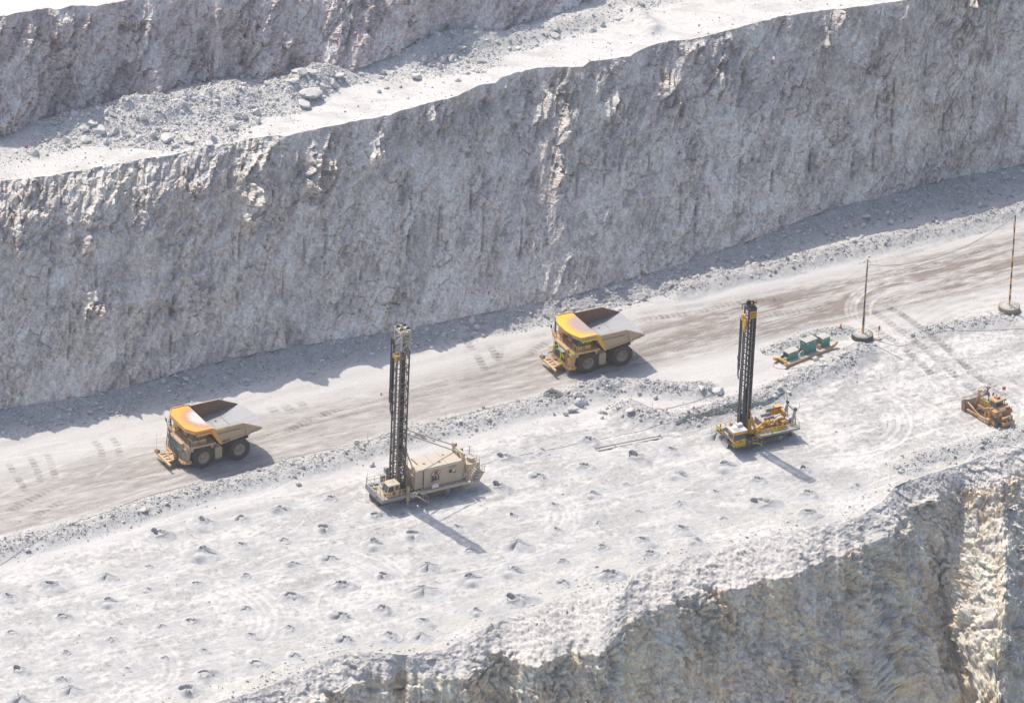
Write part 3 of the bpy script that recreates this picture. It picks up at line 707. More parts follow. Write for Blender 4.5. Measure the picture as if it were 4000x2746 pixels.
# ================================================================== MESH BUILDER
class MB:
    def __init__(s): s.v = []; s.f = []; s.sm = []
    def add(s, vs, fs, smooth=False):
        b = len(s.v); s.v += [tuple(map(float, p)) for p in vs]
        for q in fs: s.f.append([b + i for i in q]); s.sm.append(smooth)
        return s
    def box(s, a, b, m=None):
        x0, y0, z0 = a; x1, y1, z1 = b
        vs = [(x0, y0, z0), (x1, y0, z0), (x1, y1, z0), (x0, y1, z0), (x0, y0, z1), (x1, y0, z1), (x1, y1, z1), (x0, y1, z1)]
        if m is not None: vs = [tuple(m @ Vector(p)) for p in vs]
        return s.add(vs, [(0, 3, 2, 1), (4, 5, 6, 7), (0, 1, 5, 4), (1, 2, 6, 5), (2, 3, 7, 6), (3, 0, 4, 7)])
    def frame(s, p0, p1):
        p0, p1 = Vector(p0), Vector(p1); d = (p1 - p0).normalized()
        r = Vector((0, 0, 1)) if abs(d.z) < 0.95 else Vector((0, 1, 0))
        a = d.cross(r).normalized(); b = a.cross(d).normalized(); return p0, p1, a, b
    def bar(s, p0, p1, w, h=None):
        h = w if h is None else h; p0, p1, a, b = s.frame(p0, p1); vs = []
        for p in (p0, p1):
            for i, j in ((-1, -1), (1, -1), (1, 1), (-1, 1)): vs.append(p + a * (i * w / 2) + b * (j * h / 2))
        return s.add(vs, [(0, 1, 2, 3), (7, 6, 5, 4), (0, 4, 5, 1), (1, 5, 6, 2), (2, 6, 7, 3), (3, 7, 4, 0)])
    def tube(s, p0, p1, r, n=8, r1=None):
        r1 = r if r1 is None else r1; p0, p1, a, b = s.frame(p0, p1); vs = []
        for p, q in ((p0, r), (p1, r1)):
            for k in range(n):
                t = 2 * math.pi * k / n; vs.append(p + a * (q * math.cos(t)) + b * (q * math.sin(t)))
        s.add(vs, [(k, (k + 1) % n, n + (k + 1) % n, n + k) for k in range(n)], True)
        s.add(vs[:n], [tuple(range(n))[::-1]]); return s.add(vs[n:], [tuple(range(n))])
    def path(s, pts, r, n=6, closed=False):
        pts = [Vector(p) for p in pts]; N = len(pts); vs = []
        for i, p in enumerate(pts):
            d = (pts[min(i + 1, N - 1)] - pts[max(i - 1, 0)]).normalized()
            rf = Vector((0, 0, 1)) if abs(d.z) < 0.9 else Vector((0, 1, 0))
            a = d.cross(rf).normalized(); b = a.cross(d)
            for k in range(n):
                t = 2 * math.pi * k / n; vs.append(p + a * (r * math.cos(t)) + b * (r * math.sin(t)))
        fs = [(i * n + k, i * n + (k + 1) % n, (i + 1) * n + (k + 1) % n, (i + 1) * n + k) for i in range(N - 1) for k in range(n)]
        s.add(vs, fs, True); s.add(vs[:n], [tuple(range(n))]); return s.add(vs[-n:], [tuple(range(n))])
    def prism(s, poly, y0, y1, plane='xz'):
        n = len(poly)
        mk = {'xz': lambda p, w: (p[0], w, p[1]), 'xy': lambda p, w: (p[0], p[1], w), 'yz': lambda p, w: (w, p[0], p[1])}[plane]
        vs = [mk(p, y0) for p in poly] + [mk(p, y1) for p in poly]
        return s.add(vs, [tuple(range(n)), tuple(range(n, 2 * n))[::-1]] + [(i, (i + 1) % n, n + (i + 1) % n, n + i) for i in range(n)])
    def lathe(s, prof, c, axis='y', n=32, smooth=True):
        """prof: (radius, offset along axis)"""
        vs = []; m = len(prof)
        for k in range(n):
            t = 2 * math.pi * k / n; ct, st = math.cos(t), math.sin(t)
            for r, o in prof:
                if axis == 'y': vs.append((c[0] + r * ct, c[1] + o, c[2] + r * st))
                elif axis == 'z': vs.append((c[0] + r * ct, c[1] + r * st, c[2] + o))
                else: vs.append((c[0] + o, c[1] + r * ct, c[2] + r * st))
        fs = [(k * m + j, k * m + j + 1, ((k + 1) % n) * m + j + 1, ((k + 1) % n) * m + j) for k in range(n) for j in range(m - 1)]
        return s.add(vs, fs, smooth)
    def rail(s, pts, h=1.05, r=0.03, step=1.5, mid=True):
        """handrail along a polyline of floor points"""
        for a, b in zip(pts[:-1], pts[1:]):
            a, b = Vector(a), Vector(b); L = (b - a).length; n = max(1, round(L / step)); up = Vector((0, 0, h))
            s.tube(a + up, b + up, r, 5)
            if mid: s.tube(a + up * .5, b + up * .5, r * .8, 5)
            for k in range(n + 1):
                p = a.lerp(b, k / n); s.tube(p, p + up, r, 5)
        return s
    def ladder(s, p0, p1, side, w=0.6, n=8, r=0.035, tread=None):
        p0, p1, sd = Vector(p0), Vector(p1), Vector(side).normalized() * w / 2
        s.bar(p0 + sd, p1 + sd, r * 2, r * 3); s.bar(p0 - sd, p1 - sd, r * 2, r * 3)
        for k in range(n):
            q = p0.lerp(p1, (k + .5) / n)
            if tread: s.bar(q + sd, q - sd, tread, 0.04)
            else: s.tube(q + sd, q - sd, r, 5)
        return s
    def build(s, name, m, parent=None):
        me = bpy.data.meshes.new(name); me.from_pydata(s.v, [], s.f)
        me.polygons.foreach_set('use_smooth', s.sm)
        bm = bmesh.new(); bm.from_mesh(me); bmesh.ops.recalc_face_normals(bm, faces=bm.faces); bm.to_mesh(me); bm.free()
        me.materials.append(m); me.update()
        o = bpy.data.objects.new(name, me); COL.objects.link(o)
        if parent: o.parent = parent
        return o

def text_part(name, body, size, m, parent, loc, xdir, updir, bold=0.0, shear=0.0, depth=0.012, align='CENTER', sx=1.0):
    cu = bpy.data.curves.new(name, 'FONT'); cu.body = body; cu.size = size; cu.extrude = depth; cu.align_x = align; cu.align_y = 'CENTER'
    cu.offset = bold; cu.shear = shear; cu.resolution_u = 3
    t = bpy.data.objects.new(name + '_curve', cu); COL.objects.link(t)
    bpy.context.view_layer.update()
    me = bpy.data.meshes.new_from_object(t.evaluated_get(bpy.context.evaluated_depsgraph_get()))
    bpy.data.objects.remove(t); me.name = name; me.materials.clear(); me.materials.append(m)
    x = Vector(xdir).normalized(); u = Vector(updir); u = (u - x * u.dot(x)).normalized(); n = x.cross(u)
    M = Matrix(((x.x * sx, u.x, n.x, loc[0]), (x.y * sx, u.y, n.y, loc[1]), (x.z * sx, u.z, n.z, loc[2]), (0, 0, 0, 1)))
    me.transform(M)
    o = bpy.data.objects.new(name, me); COL.objects.link(o); o.parent = parent
    return o

def copy_tree(o, parent=None):
    c = o.copy(); COL.objects.link(c); c.parent = parent
    for ch in list(o.children): copy_tree(ch, c)
    return c

# ================================================================== ROCKS
def ico(sub):
    bm = bmesh.new(); bmesh.ops.create_icosphere(bm, subdivisions=sub, radius=1.0)
    v = np.array([p.co[:] for p in bm.verts]); f = np.array([[q.index for q in p.verts] for p in bm.faces]); bm.free(); return v, f
def rock_shape(sub, seed, npl=9, flat=0.8):
    r = np.random.default_rng(seed); v, f = ico(sub)
    d = v / np.linalg.norm(v, axis=1, keepdims=True)
    nrm = r.normal(size=(npl, 3)); nrm /= np.linalg.norm(nrm, axis=1, keepdims=True); h = r.uniform(0.45, 0.9, npl)
    k = d @ nrm.T; rr = np.where(k > 0.05, h / np.maximum(k, 1e-3), 9).min(1); rr = np.minimum(rr, 1.15)
    v = d * rr[:, None]; v *= r.uniform(0.75, 1.2, 3) * np.array([1, 1, flat]); return v, f
BIGROCK = [rock_shape(3, 100 + i, 11) for i in range(8)]
MIDROCK = [rock_shape(2, 150 + i, 10) for i in range(8)]
TINY = [rock_shape(1, 200 + i, 9) for i in range(8)]
M_BOULDER = mat_plain('pale_boulder_stone', (0.57, 0.56, 0.545), 0.95, 0, 0.18)
M_BOULDER2 = mat_plain('pinkish_boulder_stone', (0.60, 0.53, 0.49), 0.95, 0, 0.2)
M_RUBBLE = mat_rock('rubble_stone', 'albedo', 4.0, 0.2, 0.03, 0.85, 1.15)

def rotm(r):
    a, b, c = r.uniform(0, 6.28, 3); b *= .12; c *= .12
    ca, sa, cb, sb, cc, sc_ = math.cos(a), math.sin(a), math.cos(b), math.sin(b), math.cos(c), math.sin(c)
    return np.array([[ca, -sa, 0], [sa, ca, 0], [0, 0, 1]]) @ np.array([[cb, 0, sb], [0, 1, 0], [-sb, 0, cb]]) @ np.array([[1, 0, 0], [0, cc, -sc_], [0, sc_, cc]])
def bulk(name, P, size, base, label, cat='rubble', var=0.16, seed=1):
    """P: (n,3) resting points, size: (n,) radii. One object of uncountable stones"""
    r = np.random.default_rng(seed); Vs, Fs, Cs = [], [], []; b = 0
    for k in range(len(TINY)):
        idx = np.where(np.arange(len(P)) % len(TINY) == k)[0]
        if not len(idx): continue
        v, f = TINY[k]; v = v[:]; n = len(idx)
        R_ = np.stack([rotm(r) for _ in range(n)])
        W = np.einsum('nij,vj->nvi', R_, v) * size[idx][:, None, None] * r.uniform(.8, 1.25, (n, 1, 3)) + P[idx][:, None, :]
        W[..., 2] += size[idx][:, None] * 0.32
        Vs.append(W.reshape(-1, 3)); Fs.append((f[None] + (np.arange(n) * len(v))[:, None, None] + b).reshape(-1, 3)); b += n * len(v)
        c = np.array(base) * (1 + r.normal(0, var, (n, 1))) ; c = np.clip(c, .1, .78); Cs.append(np.repeat(c, len(v), 0))
    o = mesh_np(name, np.vstack(Vs), np.vstack(Fs), M_RUBBLE, False, None, np.vstack(Cs))
    return tag(o, label, cat, None, 'stuff')

def boulder_meshes(name, shapes, m):
    out = []
    for v, f in shapes:
        o = mesh_np(name, v, f, m, False); out.append(o.data); bpy.data.objects.remove(o)
    return out
BM_BIG, BM_MID, BM_PINK = boulder_meshes('boulder', BIGROCK, M_BOULDER), boulder_meshes('boulder', MIDROCK, M_BOULDER), boulder_meshes('boulder', BIGROCK[:4], M_BOULDER2)
def boulder(p, s, label, group, r, meshes=None, sq=None):
    me = (meshes or (BM_BIG if s > .75 else BM_MID))[r.integers(0, 4 if meshes is BM_PINK else 8)]
    o = bpy.data.objects.new('boulder', me); COL.objects.link(o)
    o.location = (p[0], p[1], p[2] + s * 0.42); o.rotation_euler = (r.uniform(-.25, .25), r.uniform(-.25, .25), r.uniform(0, 6.28))
    q = sq or r.uniform(.8, 1.2, 3); o.scale = (s * q[0], s * q[1], s * q[2])
    return tag(o, label, 'boulder', group)

# ---- rubble at the foot of the upper wall
r = np.random.default_rng(21)
def upper_samples(n, wfun, lo=-0.12, hi=1.0):
    x = r.uniform(G(-100, 500, ZC)[0], G(2900, 0, ZC)[0], n * 6); t = r.uniform(lo, hi, n * 6) ** 1.0
    a, b = np.interp(x, XS, yb2), np.interp(x, XS, yb); y = a + (b - a) * t
    k = wfun(x, y, t) > r.uniform(0, 1, len(x)); x, y, t = x[k][:n], y[k][:n], t[k][:n]
    return x, y, t
HOT = [(G(760, 470, ZC), 9, 1.0), (G(1190, 360, ZC), 6, 1.0), (G(350, 510, ZC), 9, .7), (G(1740, 205, ZC), 6, .9), (G(950, 430, ZC), 7, .8), (G(550, 540, ZC), 6, .8)]
def hot(x, y, t=None):
    w = 0.10 + 0 * x
    for c, R_, k in HOT: w = np.maximum(w, k * np.exp(-(((x - c[0]) / R_) ** 2 + ((y - c[1]) / R_ / 1.1) ** 2)))
    w *= 0.6 + 0.9 * np.clip(fbm(x / 3, y / 3, 3, 71) + .4, 0, 1)
    return w
x, y, t = upper_samples(19000, hot)
s = 0.075 * (1 - r.uniform(0, .997, len(x))) ** -0.38; s = np.minimum(s, .55)
bulk('rubble_stones', np.stack([x, y, uz(x, y)], 1), s, (0.60, 0.59, 0.575), 'broken rubble stones spread along the foot of the upper rock wall', seed=2)
x, y, t = upper_samples(40, lambda a, b, c: hot(a, b) * (c < .75))
s = r.uniform(.5, .95, len(x)); z = uz(x, y)
for i in range(len(x)): boulder((x[i], y[i], z[i]), s[i], 'pale angular boulder lying in the rubble on the upper berm', 'boulders in the rubble of the upper berm', r)
for (a, b, sz) in ((1208, 385, 1.6), (1192, 410, 1.05), (1180, 345, .9), (1160, 325, .85), (1260, 362, .8), (905, 497, 1.0), (825, 545, 1.05), (815, 560, .9), (735, 545, 1.0), (655, 540, 1.1), (450, 520, 1.0), (385, 522, 1.1), (338, 545, .95), (415, 555, .9), (600, 535, .8), (1010, 470, .7), (1215, 340, .8), (1690, 190, .8), (1800, 210, .85), (1760, 235, .9), (1510, 335, .55), (1482, 352, .5), (1790, 305, .5)):
    p = G(a, b, ZC + .5); p[2] = uz(p[0], p[1])[0]
    if sz > 1.4: boulder(p, sz, 'biggest pale boulder, in front of the rubble heap on the upper berm', None, r)
    else: boulder(p, sz, 'pale angular boulder lying in the rubble on the upper berm', 'boulders in the rubble of the upper berm', r)
# loose stones on the flat of the upper berm
x = r.uniform(-92, 60, 5200); a, b = np.interp(x, XS, yc), np.interp(x, XS, yb2); t = r.uniform(0.02, 1.1, len(x)); y = a + (b - a) * t
k = r.uniform(0, 1, len(x)) < .25 + .9 * np.clip(fbm(x / 7, y / 4, 3, 73), 0, 1) + .3 * (t > .85); x, y = x[k], y[k]
s = np.minimum(0.055 * (1 - r.uniform(0, .99, len(x))) ** -0.4, .32)
bulk('loose_stones', np.stack([x, y, uz(x, y)], 1), s, (0.52, 0.51, 0.50), 'small loose stones scattered on the flat of the upper berm', seed=3)
# ---- talus at the foot of the main wall
x = r.uniform(-96, 98, 20000); a, b = np.interp(x, XS, yd2), np.interp(x, XS, yd1); t = r.uniform(-.25, .95, len(x)) ; y = a + (b - a) * t
wt = (.2 + .9 * np.clip(fbm(x / 6, x * 0, 3, 74) + .25, 0, 1)) * np.where(t < 0, .5, 1)
k = r.uniform(0, 1, len(x)) < wt; x, y = x[k], y[k]
s = np.minimum(0.08 * (1 - r.uniform(0, .996, len(x))) ** -0.42, .5)
bulk('talus_stones', np.stack([x, y, gz(x, y)], 1), s, (0.54, 0.53, 0.52), 'talus of fallen stones along the foot of the main rock wall', seed=4)
for (a, b, sz) in ((3380, 850, .8), (3372, 870, .6), (3480, 855, .8), (3830, 783, .75), (1842, 1264, .75), (1708, 1268, .5), (545, 1540, .4), (3560, 835, .5), (3650, 845, .45), (3300, 880, .45), (3720, 800, .5), (1490, 1520, .3)):
    p = G(a, b, 1.0); p[2] = gz(p[0], p[1])[0]
    boulder(p, sz, 'grey boulder fallen at the shaded foot of the main wall', 'boulders at the foot of the main wall', r)
# ---- stones on the windrows
Xs, Ys, Ss = [], [], []
for bi, (P, hw, h, ro) in enumerate(BERMS):
    Ln = np.linalg.norm(np.diff(P, axis=0), axis=1).sum(); n = int(Ln * (105 if bi in (1, 2, 3) else 80 if bi == 0 else 60))
    cum = np.concatenate([[0], np.cumsum(np.linalg.norm(np.diff(P, axis=0), axis=1))]); q = r.uniform(0, cum[-1], n)
    cx, cy = np.interp(q, cum, P[:, 0]), np.interp(q, cum, P[:, 1]); off = r.normal(0, hw * .48, n)
    dx, dy = np.gradient(P[:, 0]), np.gradient(P[:, 1]); ax, ay = np.interp(q, cum, dx), np.interp(q, cum, dy); m = np.hypot(ax, ay)
    xx, yy = cx - ay / m * off, cy + ax / m * off
    keep = r.uniform(0, 1, n) < .25 + 1.1 * np.clip(fbm(xx / 4, yy / 4, 3, 75) + .25, 0, 1)
    Xs.append(xx[keep]); Ys.append(yy[keep]); Ss.append(np.minimum(0.07 * (1 - r.uniform(0, .995, keep.sum())) ** -0.40, .45))
x, y, s = map(np.concatenate, (Xs, Ys, Ss))
bulk('windrow_stones', np.stack([x, y, gz(x, y)], 1), s, (0.50, 0.495, 0.49), 'loose stones heaped along the dirt windrows beside the haul road', seed=5)
for (a, b, sz, pk) in ((2238, 1592, 1.15, 0), (2262, 1570, 1.05, 0), (2255, 1553, .8, 0), (2215, 1542, .75, 0), (2282, 1565, .6, 0), (2210, 1610, .5, 0), (2345, 1597, .5, 0), (2362, 1602, .5, 0), (2371, 1587, .4, 0), (2353, 1621, .5, 0),
        (2305, 1535, .55, 0), (2628, 1517, .6, 0), (2740, 1530, .8, 0), (2805, 1527, .8, 0), (2597, 1592, .6, 1), (2465, 1618, .7, 1), (2532, 1619, .5, 0), (2500, 1640, .45, 0), (2580, 1653, .45, 1), (2805, 1558, .5, 0), (3045, 1528, .65, 0), (3026, 1550, .5, 0), (2970, 1582, .4, 0), (2690, 1648, .4, 1),
        (1455, 1805, .75, 0), (1390, 1740, .6, 0), (565, 2000, .55, 1), (1165, 1882, .55, 0), (3190, 1400, .55, 0), (3340, 1375, .5, 0), (3320, 1370, .4, 0), (3205, 1440, .5, 0), (2820, 1512, .5, 0), (1860, 1672, .5, 0), (2700, 1500, .4, 0), (2560, 1545, .45, 0), (2440, 1525, .4, 0), (1300, 1790, .4, 0), (890, 1880, .4, 0), (2930, 1585, .4, 0)):
    p = G(a, b, .6); p[2] = gz(p[0], p[1])[0]
    if pk: boulder(p, sz, 'pinkish boulder on the windrow behind the yellow drill rig', 'pinkish boulders on the windrow', r, BM_PINK)
    elif sz > 1.1: boulder(p, sz, 'biggest pale boulder on the windrow below the second dump truck', None, r)
    else: boulder(p, sz, 'pale boulder lying on or beside a dirt windrow by the haul road', 'boulders on the windrows', r)
# ---- stones along the lip of the bench
EX, EY = XS, ye
n = 17000
i = np.searchsorted(XS, r.uniform(XS[5], XS[-5], n)); off = np.abs(r.normal(0, 3.2, n)) * np.sign(r.uniform(-.55, 1, n))
rowz = np.clip((off < 0) * (-off) / 12 * 44, 0, 43)
xx, yy, zz = np.zeros(n), np.zeros(n), np.zeros(n)
rl = rowof[Z8][0]
up = off >= 0
xx[up] = XS[i[up]]; yy[up] = ye[i[up]] + off[up]; zz[up] = gz(xx[up], yy[up])
dn = ~up; rr_ = (rl + rowz[dn] + r.uniform(0, 14, dn.sum())).astype(int).clip(rl, rl + 43)
xx[dn], yy[dn], zz[dn] = PX[rr_, i[dn]], PY[rr_, i[dn]], PZ[rr_, i[dn]]
k = r.uniform(0, 1, n) < .15 + 1.0 * np.clip(fbm(xx / 6, yy / 5, 3, 76) + .2, 0, 1)
s = np.minimum(0.06 * (1 - r.uniform(0, .995, n)) ** -0.38, .32)
bulk('lip_stones', np.stack([xx, yy, zz], 1)[k], s[k], (0.60, 0.55, 0.515), 'pinkish stones along the crumbling lip of the drill bench', seed=6)
# scattered grit on the bench itself
x = r.uniform(-95, 95, 9000); a, b = np.interp(x, XS, ye), np.interp(x, XS, yd2); y = a + (b - a) * r.uniform(0.02, .75, len(x))
ub, vb = x * CA + y * SA, -x * SA + y * CA
k = (vb < np.interp(ub, *ROADV) + 2) & (r.uniform(0, 1, len(x)) < .1 + np.clip(fbm(x / 7, y / 5, 3, 79) * 1.6, 0, .9)); x, y = x[k], y[k]
bulk('bench_grit', np.stack([x, y, gz(x, y)], 1), np.minimum(0.05 * (1 - r.uniform(0, .99, len(x))) ** -0.36, .2), (0.55, 0.54, 0.53), 'grit and small stones strewn over the drill bench', seed=8)

# ================================================================== HEAPS OF DRILL CUTTINGS ROUND THE BLAST HOLES
def heap_mesh(seed):
    r = np.random.default_rng(seed); nr, na = 26, 60; V = []; C = []
    R_ = 1.0; pit = np.array([r.uniform(-.12, .12), r.uniform(0.0, .22)]); pr = r.uniform(.12, .30); deep = r.uniform(.26, .5)
    gul = [(r.uniform(0, 6.28), r.uniform(.08, .2), r.uniform(.06, .18)) for _ in range(r.integers(2, 5))]
    side = [(r.uniform(.4, .8), r.uniform(0, 6.28), r.uniform(.18, .3), r.uniform(.08, .16)) for _ in range(3)]
    hgt = r.uniform(.15, .22)
    for i in range(nr):
        rr = (i / (nr - 1)) ** 0.9
        for k in range(na):
            a = 2 * math.pi * k / na; x, y = rr * math.cos(a) * R_, rr * math.sin(a) * R_ * .9
            h = hgt * (1 - sstep(0.0, 1.0, np.array(rr)) ** .8)
            for q, qa, qr, qh in side:
                h += qh * math.exp(-((x - q * math.cos(qa)) ** 2 + (y - q * math.sin(qa)) ** 2) / qr ** 2) * (1 - rr ** 3)
            dp = math.hypot(x - pit[0], y - pit[1]) + .20 * float(fbm(np.array(x * 3.2 + seed), np.array(y * 3.2), 2, seed))
            inpit = float(sstep(pr * 1.12, pr * .78, np.array(dp)))
            h -= deep * inpit; h += .06 * math.exp(-((dp - pr * 1.25) / .09) ** 2)
            g = 0
            for ga, gw, gd in gul:
                da = (a - ga + math.pi) % (2 * math.pi) - math.pi
                g += gd * math.exp(-(da / gw) ** 2) * math.exp(-((rr - .38) / .24) ** 2)
            h -= g
            h += .035 * float(fbm(np.array(x * 6 + seed), np.array(y * 6), 3, seed + 1)) * (1 - rr) - 0.06 * rr ** 4
            V.append((x, y, h))
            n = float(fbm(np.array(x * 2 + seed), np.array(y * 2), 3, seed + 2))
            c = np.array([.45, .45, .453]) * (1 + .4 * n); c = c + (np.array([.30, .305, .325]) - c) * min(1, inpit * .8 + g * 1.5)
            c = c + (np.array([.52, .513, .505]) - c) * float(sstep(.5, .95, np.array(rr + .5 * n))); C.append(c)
    F = [(i * na + k, (i + 1) * na + k, (i + 1) * na + (k + 1) % na, i * na + (k + 1) % na) for i in range(nr - 1) for k in range(na)]
    o = mesh_np('cuttings_heap', np.array(V), np.array(F), M_HEAP, True, None, np.array(C)); me = o.data; bpy.data.objects.remove(o); return me
M_HEAP = mat_rock('drill_cuttings', 'albedo', 5.0, 0.5, 0.08, 0.8, 1.15)
HEAPS = [heap_mesh(400 + i) for i in range(9)]
r = np.random.default_rng(33)
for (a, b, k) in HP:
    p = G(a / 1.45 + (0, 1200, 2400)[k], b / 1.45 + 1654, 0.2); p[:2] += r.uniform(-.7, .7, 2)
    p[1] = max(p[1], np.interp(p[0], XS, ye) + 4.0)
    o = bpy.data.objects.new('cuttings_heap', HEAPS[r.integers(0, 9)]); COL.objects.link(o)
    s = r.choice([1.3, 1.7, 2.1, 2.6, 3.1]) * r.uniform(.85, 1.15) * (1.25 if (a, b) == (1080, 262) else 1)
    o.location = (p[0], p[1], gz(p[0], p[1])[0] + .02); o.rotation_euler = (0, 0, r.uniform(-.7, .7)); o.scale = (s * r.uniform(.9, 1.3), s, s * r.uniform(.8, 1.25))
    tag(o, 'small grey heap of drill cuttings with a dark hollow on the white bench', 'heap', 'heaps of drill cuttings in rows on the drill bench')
# ================================================================== MATERIALS OF THE MACHINES
M_ORANGE = mat_paint('orange_machine_paint', (0.78, 0.36, 0.06), 0.30, 0.5)
M_YELLOW = mat_paint('yellow_machine_paint', (0.80, 0.46, 0.04), 0.22, 0.5)
M_CATYEL = mat_paint('sandy_yellow_paint', (0.70, 0.40, 0.14), 0.34, 0.55)
M_RIGYEL = mat_paint('amber_rig_paint', (0.78, 0.40, 0.03), 0.18, 0.45)
M_TAN = mat_paint('dusty_tan_paint', (0.52, 0.37, 0.22), 0.5, 0.6)
M_BEIGE = mat_paint('beige_rig_paint', (0.56, 0.44, 0.29), 0.55, 0.55, grime_amt=0.18)
M_MASTBEIGE = mat_paint('greasy_mast_paint', (0.16, 0.12, 0.08), 0.35, 0.55, grime=(0.035, 0.033, 0.03), grime_amt=0.85, scale=.5)
M_MASTTOP = mat_paint('pale_mast_paint', (0.55, 0.48, 0.38), 0.4, 0.55)
M_DARK = mat_plain('dark_greasy_steel', (0.028, 0.028, 0.031), 0.6, 0.0)
M_CHAR = mat_plain('charcoal_steel', (0.045, 0.047, 0.056), 0.55, 0.0)
M_RODS = mat_plain('worn_steel_pipe', (0.15, 0.15, 0.165), 0.45, 0.4)
M_GREY = mat_paint('grey_machine_paint', (0.29, 0.29, 0.29), 0.45, 0.55)
M_WHITE = mat_paint('white_machine_paint', (0.72, 0.72, 0.70), 0.3, 0.5)
M_RUST = mat_plain('rust_brown_steel', (0.25, 0.145, 0.095), 0.8, 0.0, 0.3)
M_GLASS = mat_plain('tinted_cab_glass', (0.05, 0.07, 0.085), 0.08, 0.0, 0.05)
M_TYRE = mat_paint('dusty_tyre_rubber', (0.026, 0.027, 0.029), 0.25, 0.85)
M_RIM = mat_paint('tan_wheel_rim', (0.46, 0.35, 0.24), 0.4, 0.6)
M_RIM2 = mat_paint('pinkish_wheel_rim', (0.40, 0.27, 0.18), 0.35, 0.6)
M_HIVIS = mat_plain('lime_reflective_tape', (0.62, 0.74, 0.02), 0.5, 0, 0.06)
M_YTAPE = mat_plain('yellow_reflective_tape', (0.85, 0.75, 0.02), 0.5, 0, 0.06)
M_RED = mat_plain('red_paint', (0.62, 0.07, 0.05), 0.5)
M_BLACKP = mat_plain('black_lettering', (0.02, 0.02, 0.022), 0.6)
M_BURG = mat_plain('dark_red_lettering', (0.26, 0.05, 0.05), 0.6)
M_TRACK = mat_paint('dusty_track_steel', (0.10, 0.098, 0.096), 0.5, 0.6)
M_RAILY = mat_paint('yellow_handrail_paint', (0.80, 0.45, 0.05), 0.15, 0.5)
M_RAILB = mat_paint('beige_handrail_paint', (0.60, 0.50, 0.37), 0.3, 0.5)
M_GRILLE = mat_plain('grey_radiator_mesh', (0.22, 0.22, 0.225), 0.6, 0.4, 0.1)
M_AMBER = mat_plain('orange_beacon_plastic', (0.85, 0.22, 0.03), 0.3)

def mat_bed():
    k = NB('scoured_bed_steel'); n = k.noise(1.1, 5, .6, stretch=(.25, 1, 1)); c = k.ramp(n, [(.3, (.25, .26, .28)), (.75, (.40, .41, .44))])
    k.l(c, k.b.inputs['Base Color']); k.b.inputs['Metallic'].default_value = .35
    k.l(k.ramp(n, [(.3, .5), (.7, .36)]), k.b.inputs['Roughness']); return k.m
def mat_canopy(name, edge, mid, worn, cx=5.2, cy=.2, rx=3.2, ry=4.0, p0=.30, p1=.62):
    """painted steel scoured to bare metal towards the back, with a rusty border round the bare patch"""
    k = NB(name); tc = k.n('ShaderNodeTexCoord'); mp = k.n('ShaderNodeMapping')
    mp.inputs['Location'].default_value = (-cx / rx, -cy / ry, 0); mp.inputs['Scale'].default_value = (1 / rx, 1 / ry, 0.0)
    k.l(tc.outputs['Object'], mp.inputs[0])
    ln = k.n('ShaderNodeVectorMath', operation='LENGTH'); k.l(mp.outputs[0], ln.inputs[0])
    n = k.noise(1.3, 6, .65); n2 = k.noise(5, 4, .7, stretch=(.25, 1, 1)); ad = k.n('ShaderNodeMath', operation='MULTIPLY_ADD'); k.l(n, ad.inputs[0]); ad.inputs[1].default_value = .45
    k.l(ln.outputs['Value'], ad.inputs[2]); a2 = k.n('ShaderNodeMath', operation='MULTIPLY_ADD'); k.l(n2, a2.inputs[0]); a2.inputs[1].default_value = .2; k.l(ad.outputs[0], a2.inputs[2])
    sc_ = k.n('ShaderNodeMath', operation='MULTIPLY'); k.l(a2.outputs[0], sc_.inputs[0]); sc_.inputs[1].default_value = .6
    c = k.ramp(sc_.outputs[0], [((p0 + .32) * .6, worn), (((p0 + p1) / 2 + .32) * .6, mid), ((p1 + .32) * .6, edge)])
    k.l(c, k.b.inputs['Base Color']); k.b.inputs['Roughness'].default_value = .6; return k.m
M_BED = mat_bed()
M_CANA = mat_canopy('scoured_orange_canopy', (.80, .37, .06), (.48, .24, .15), (.56, .53, .51), p0=.42, p1=1.0)
M_CANB = mat_canopy('scoured_yellow_canopy', (.82, .47, .03), (.52, .34, .17), (.40, .31, .28), rx=3.4, ry=4.4, p0=.5, p1=.92)

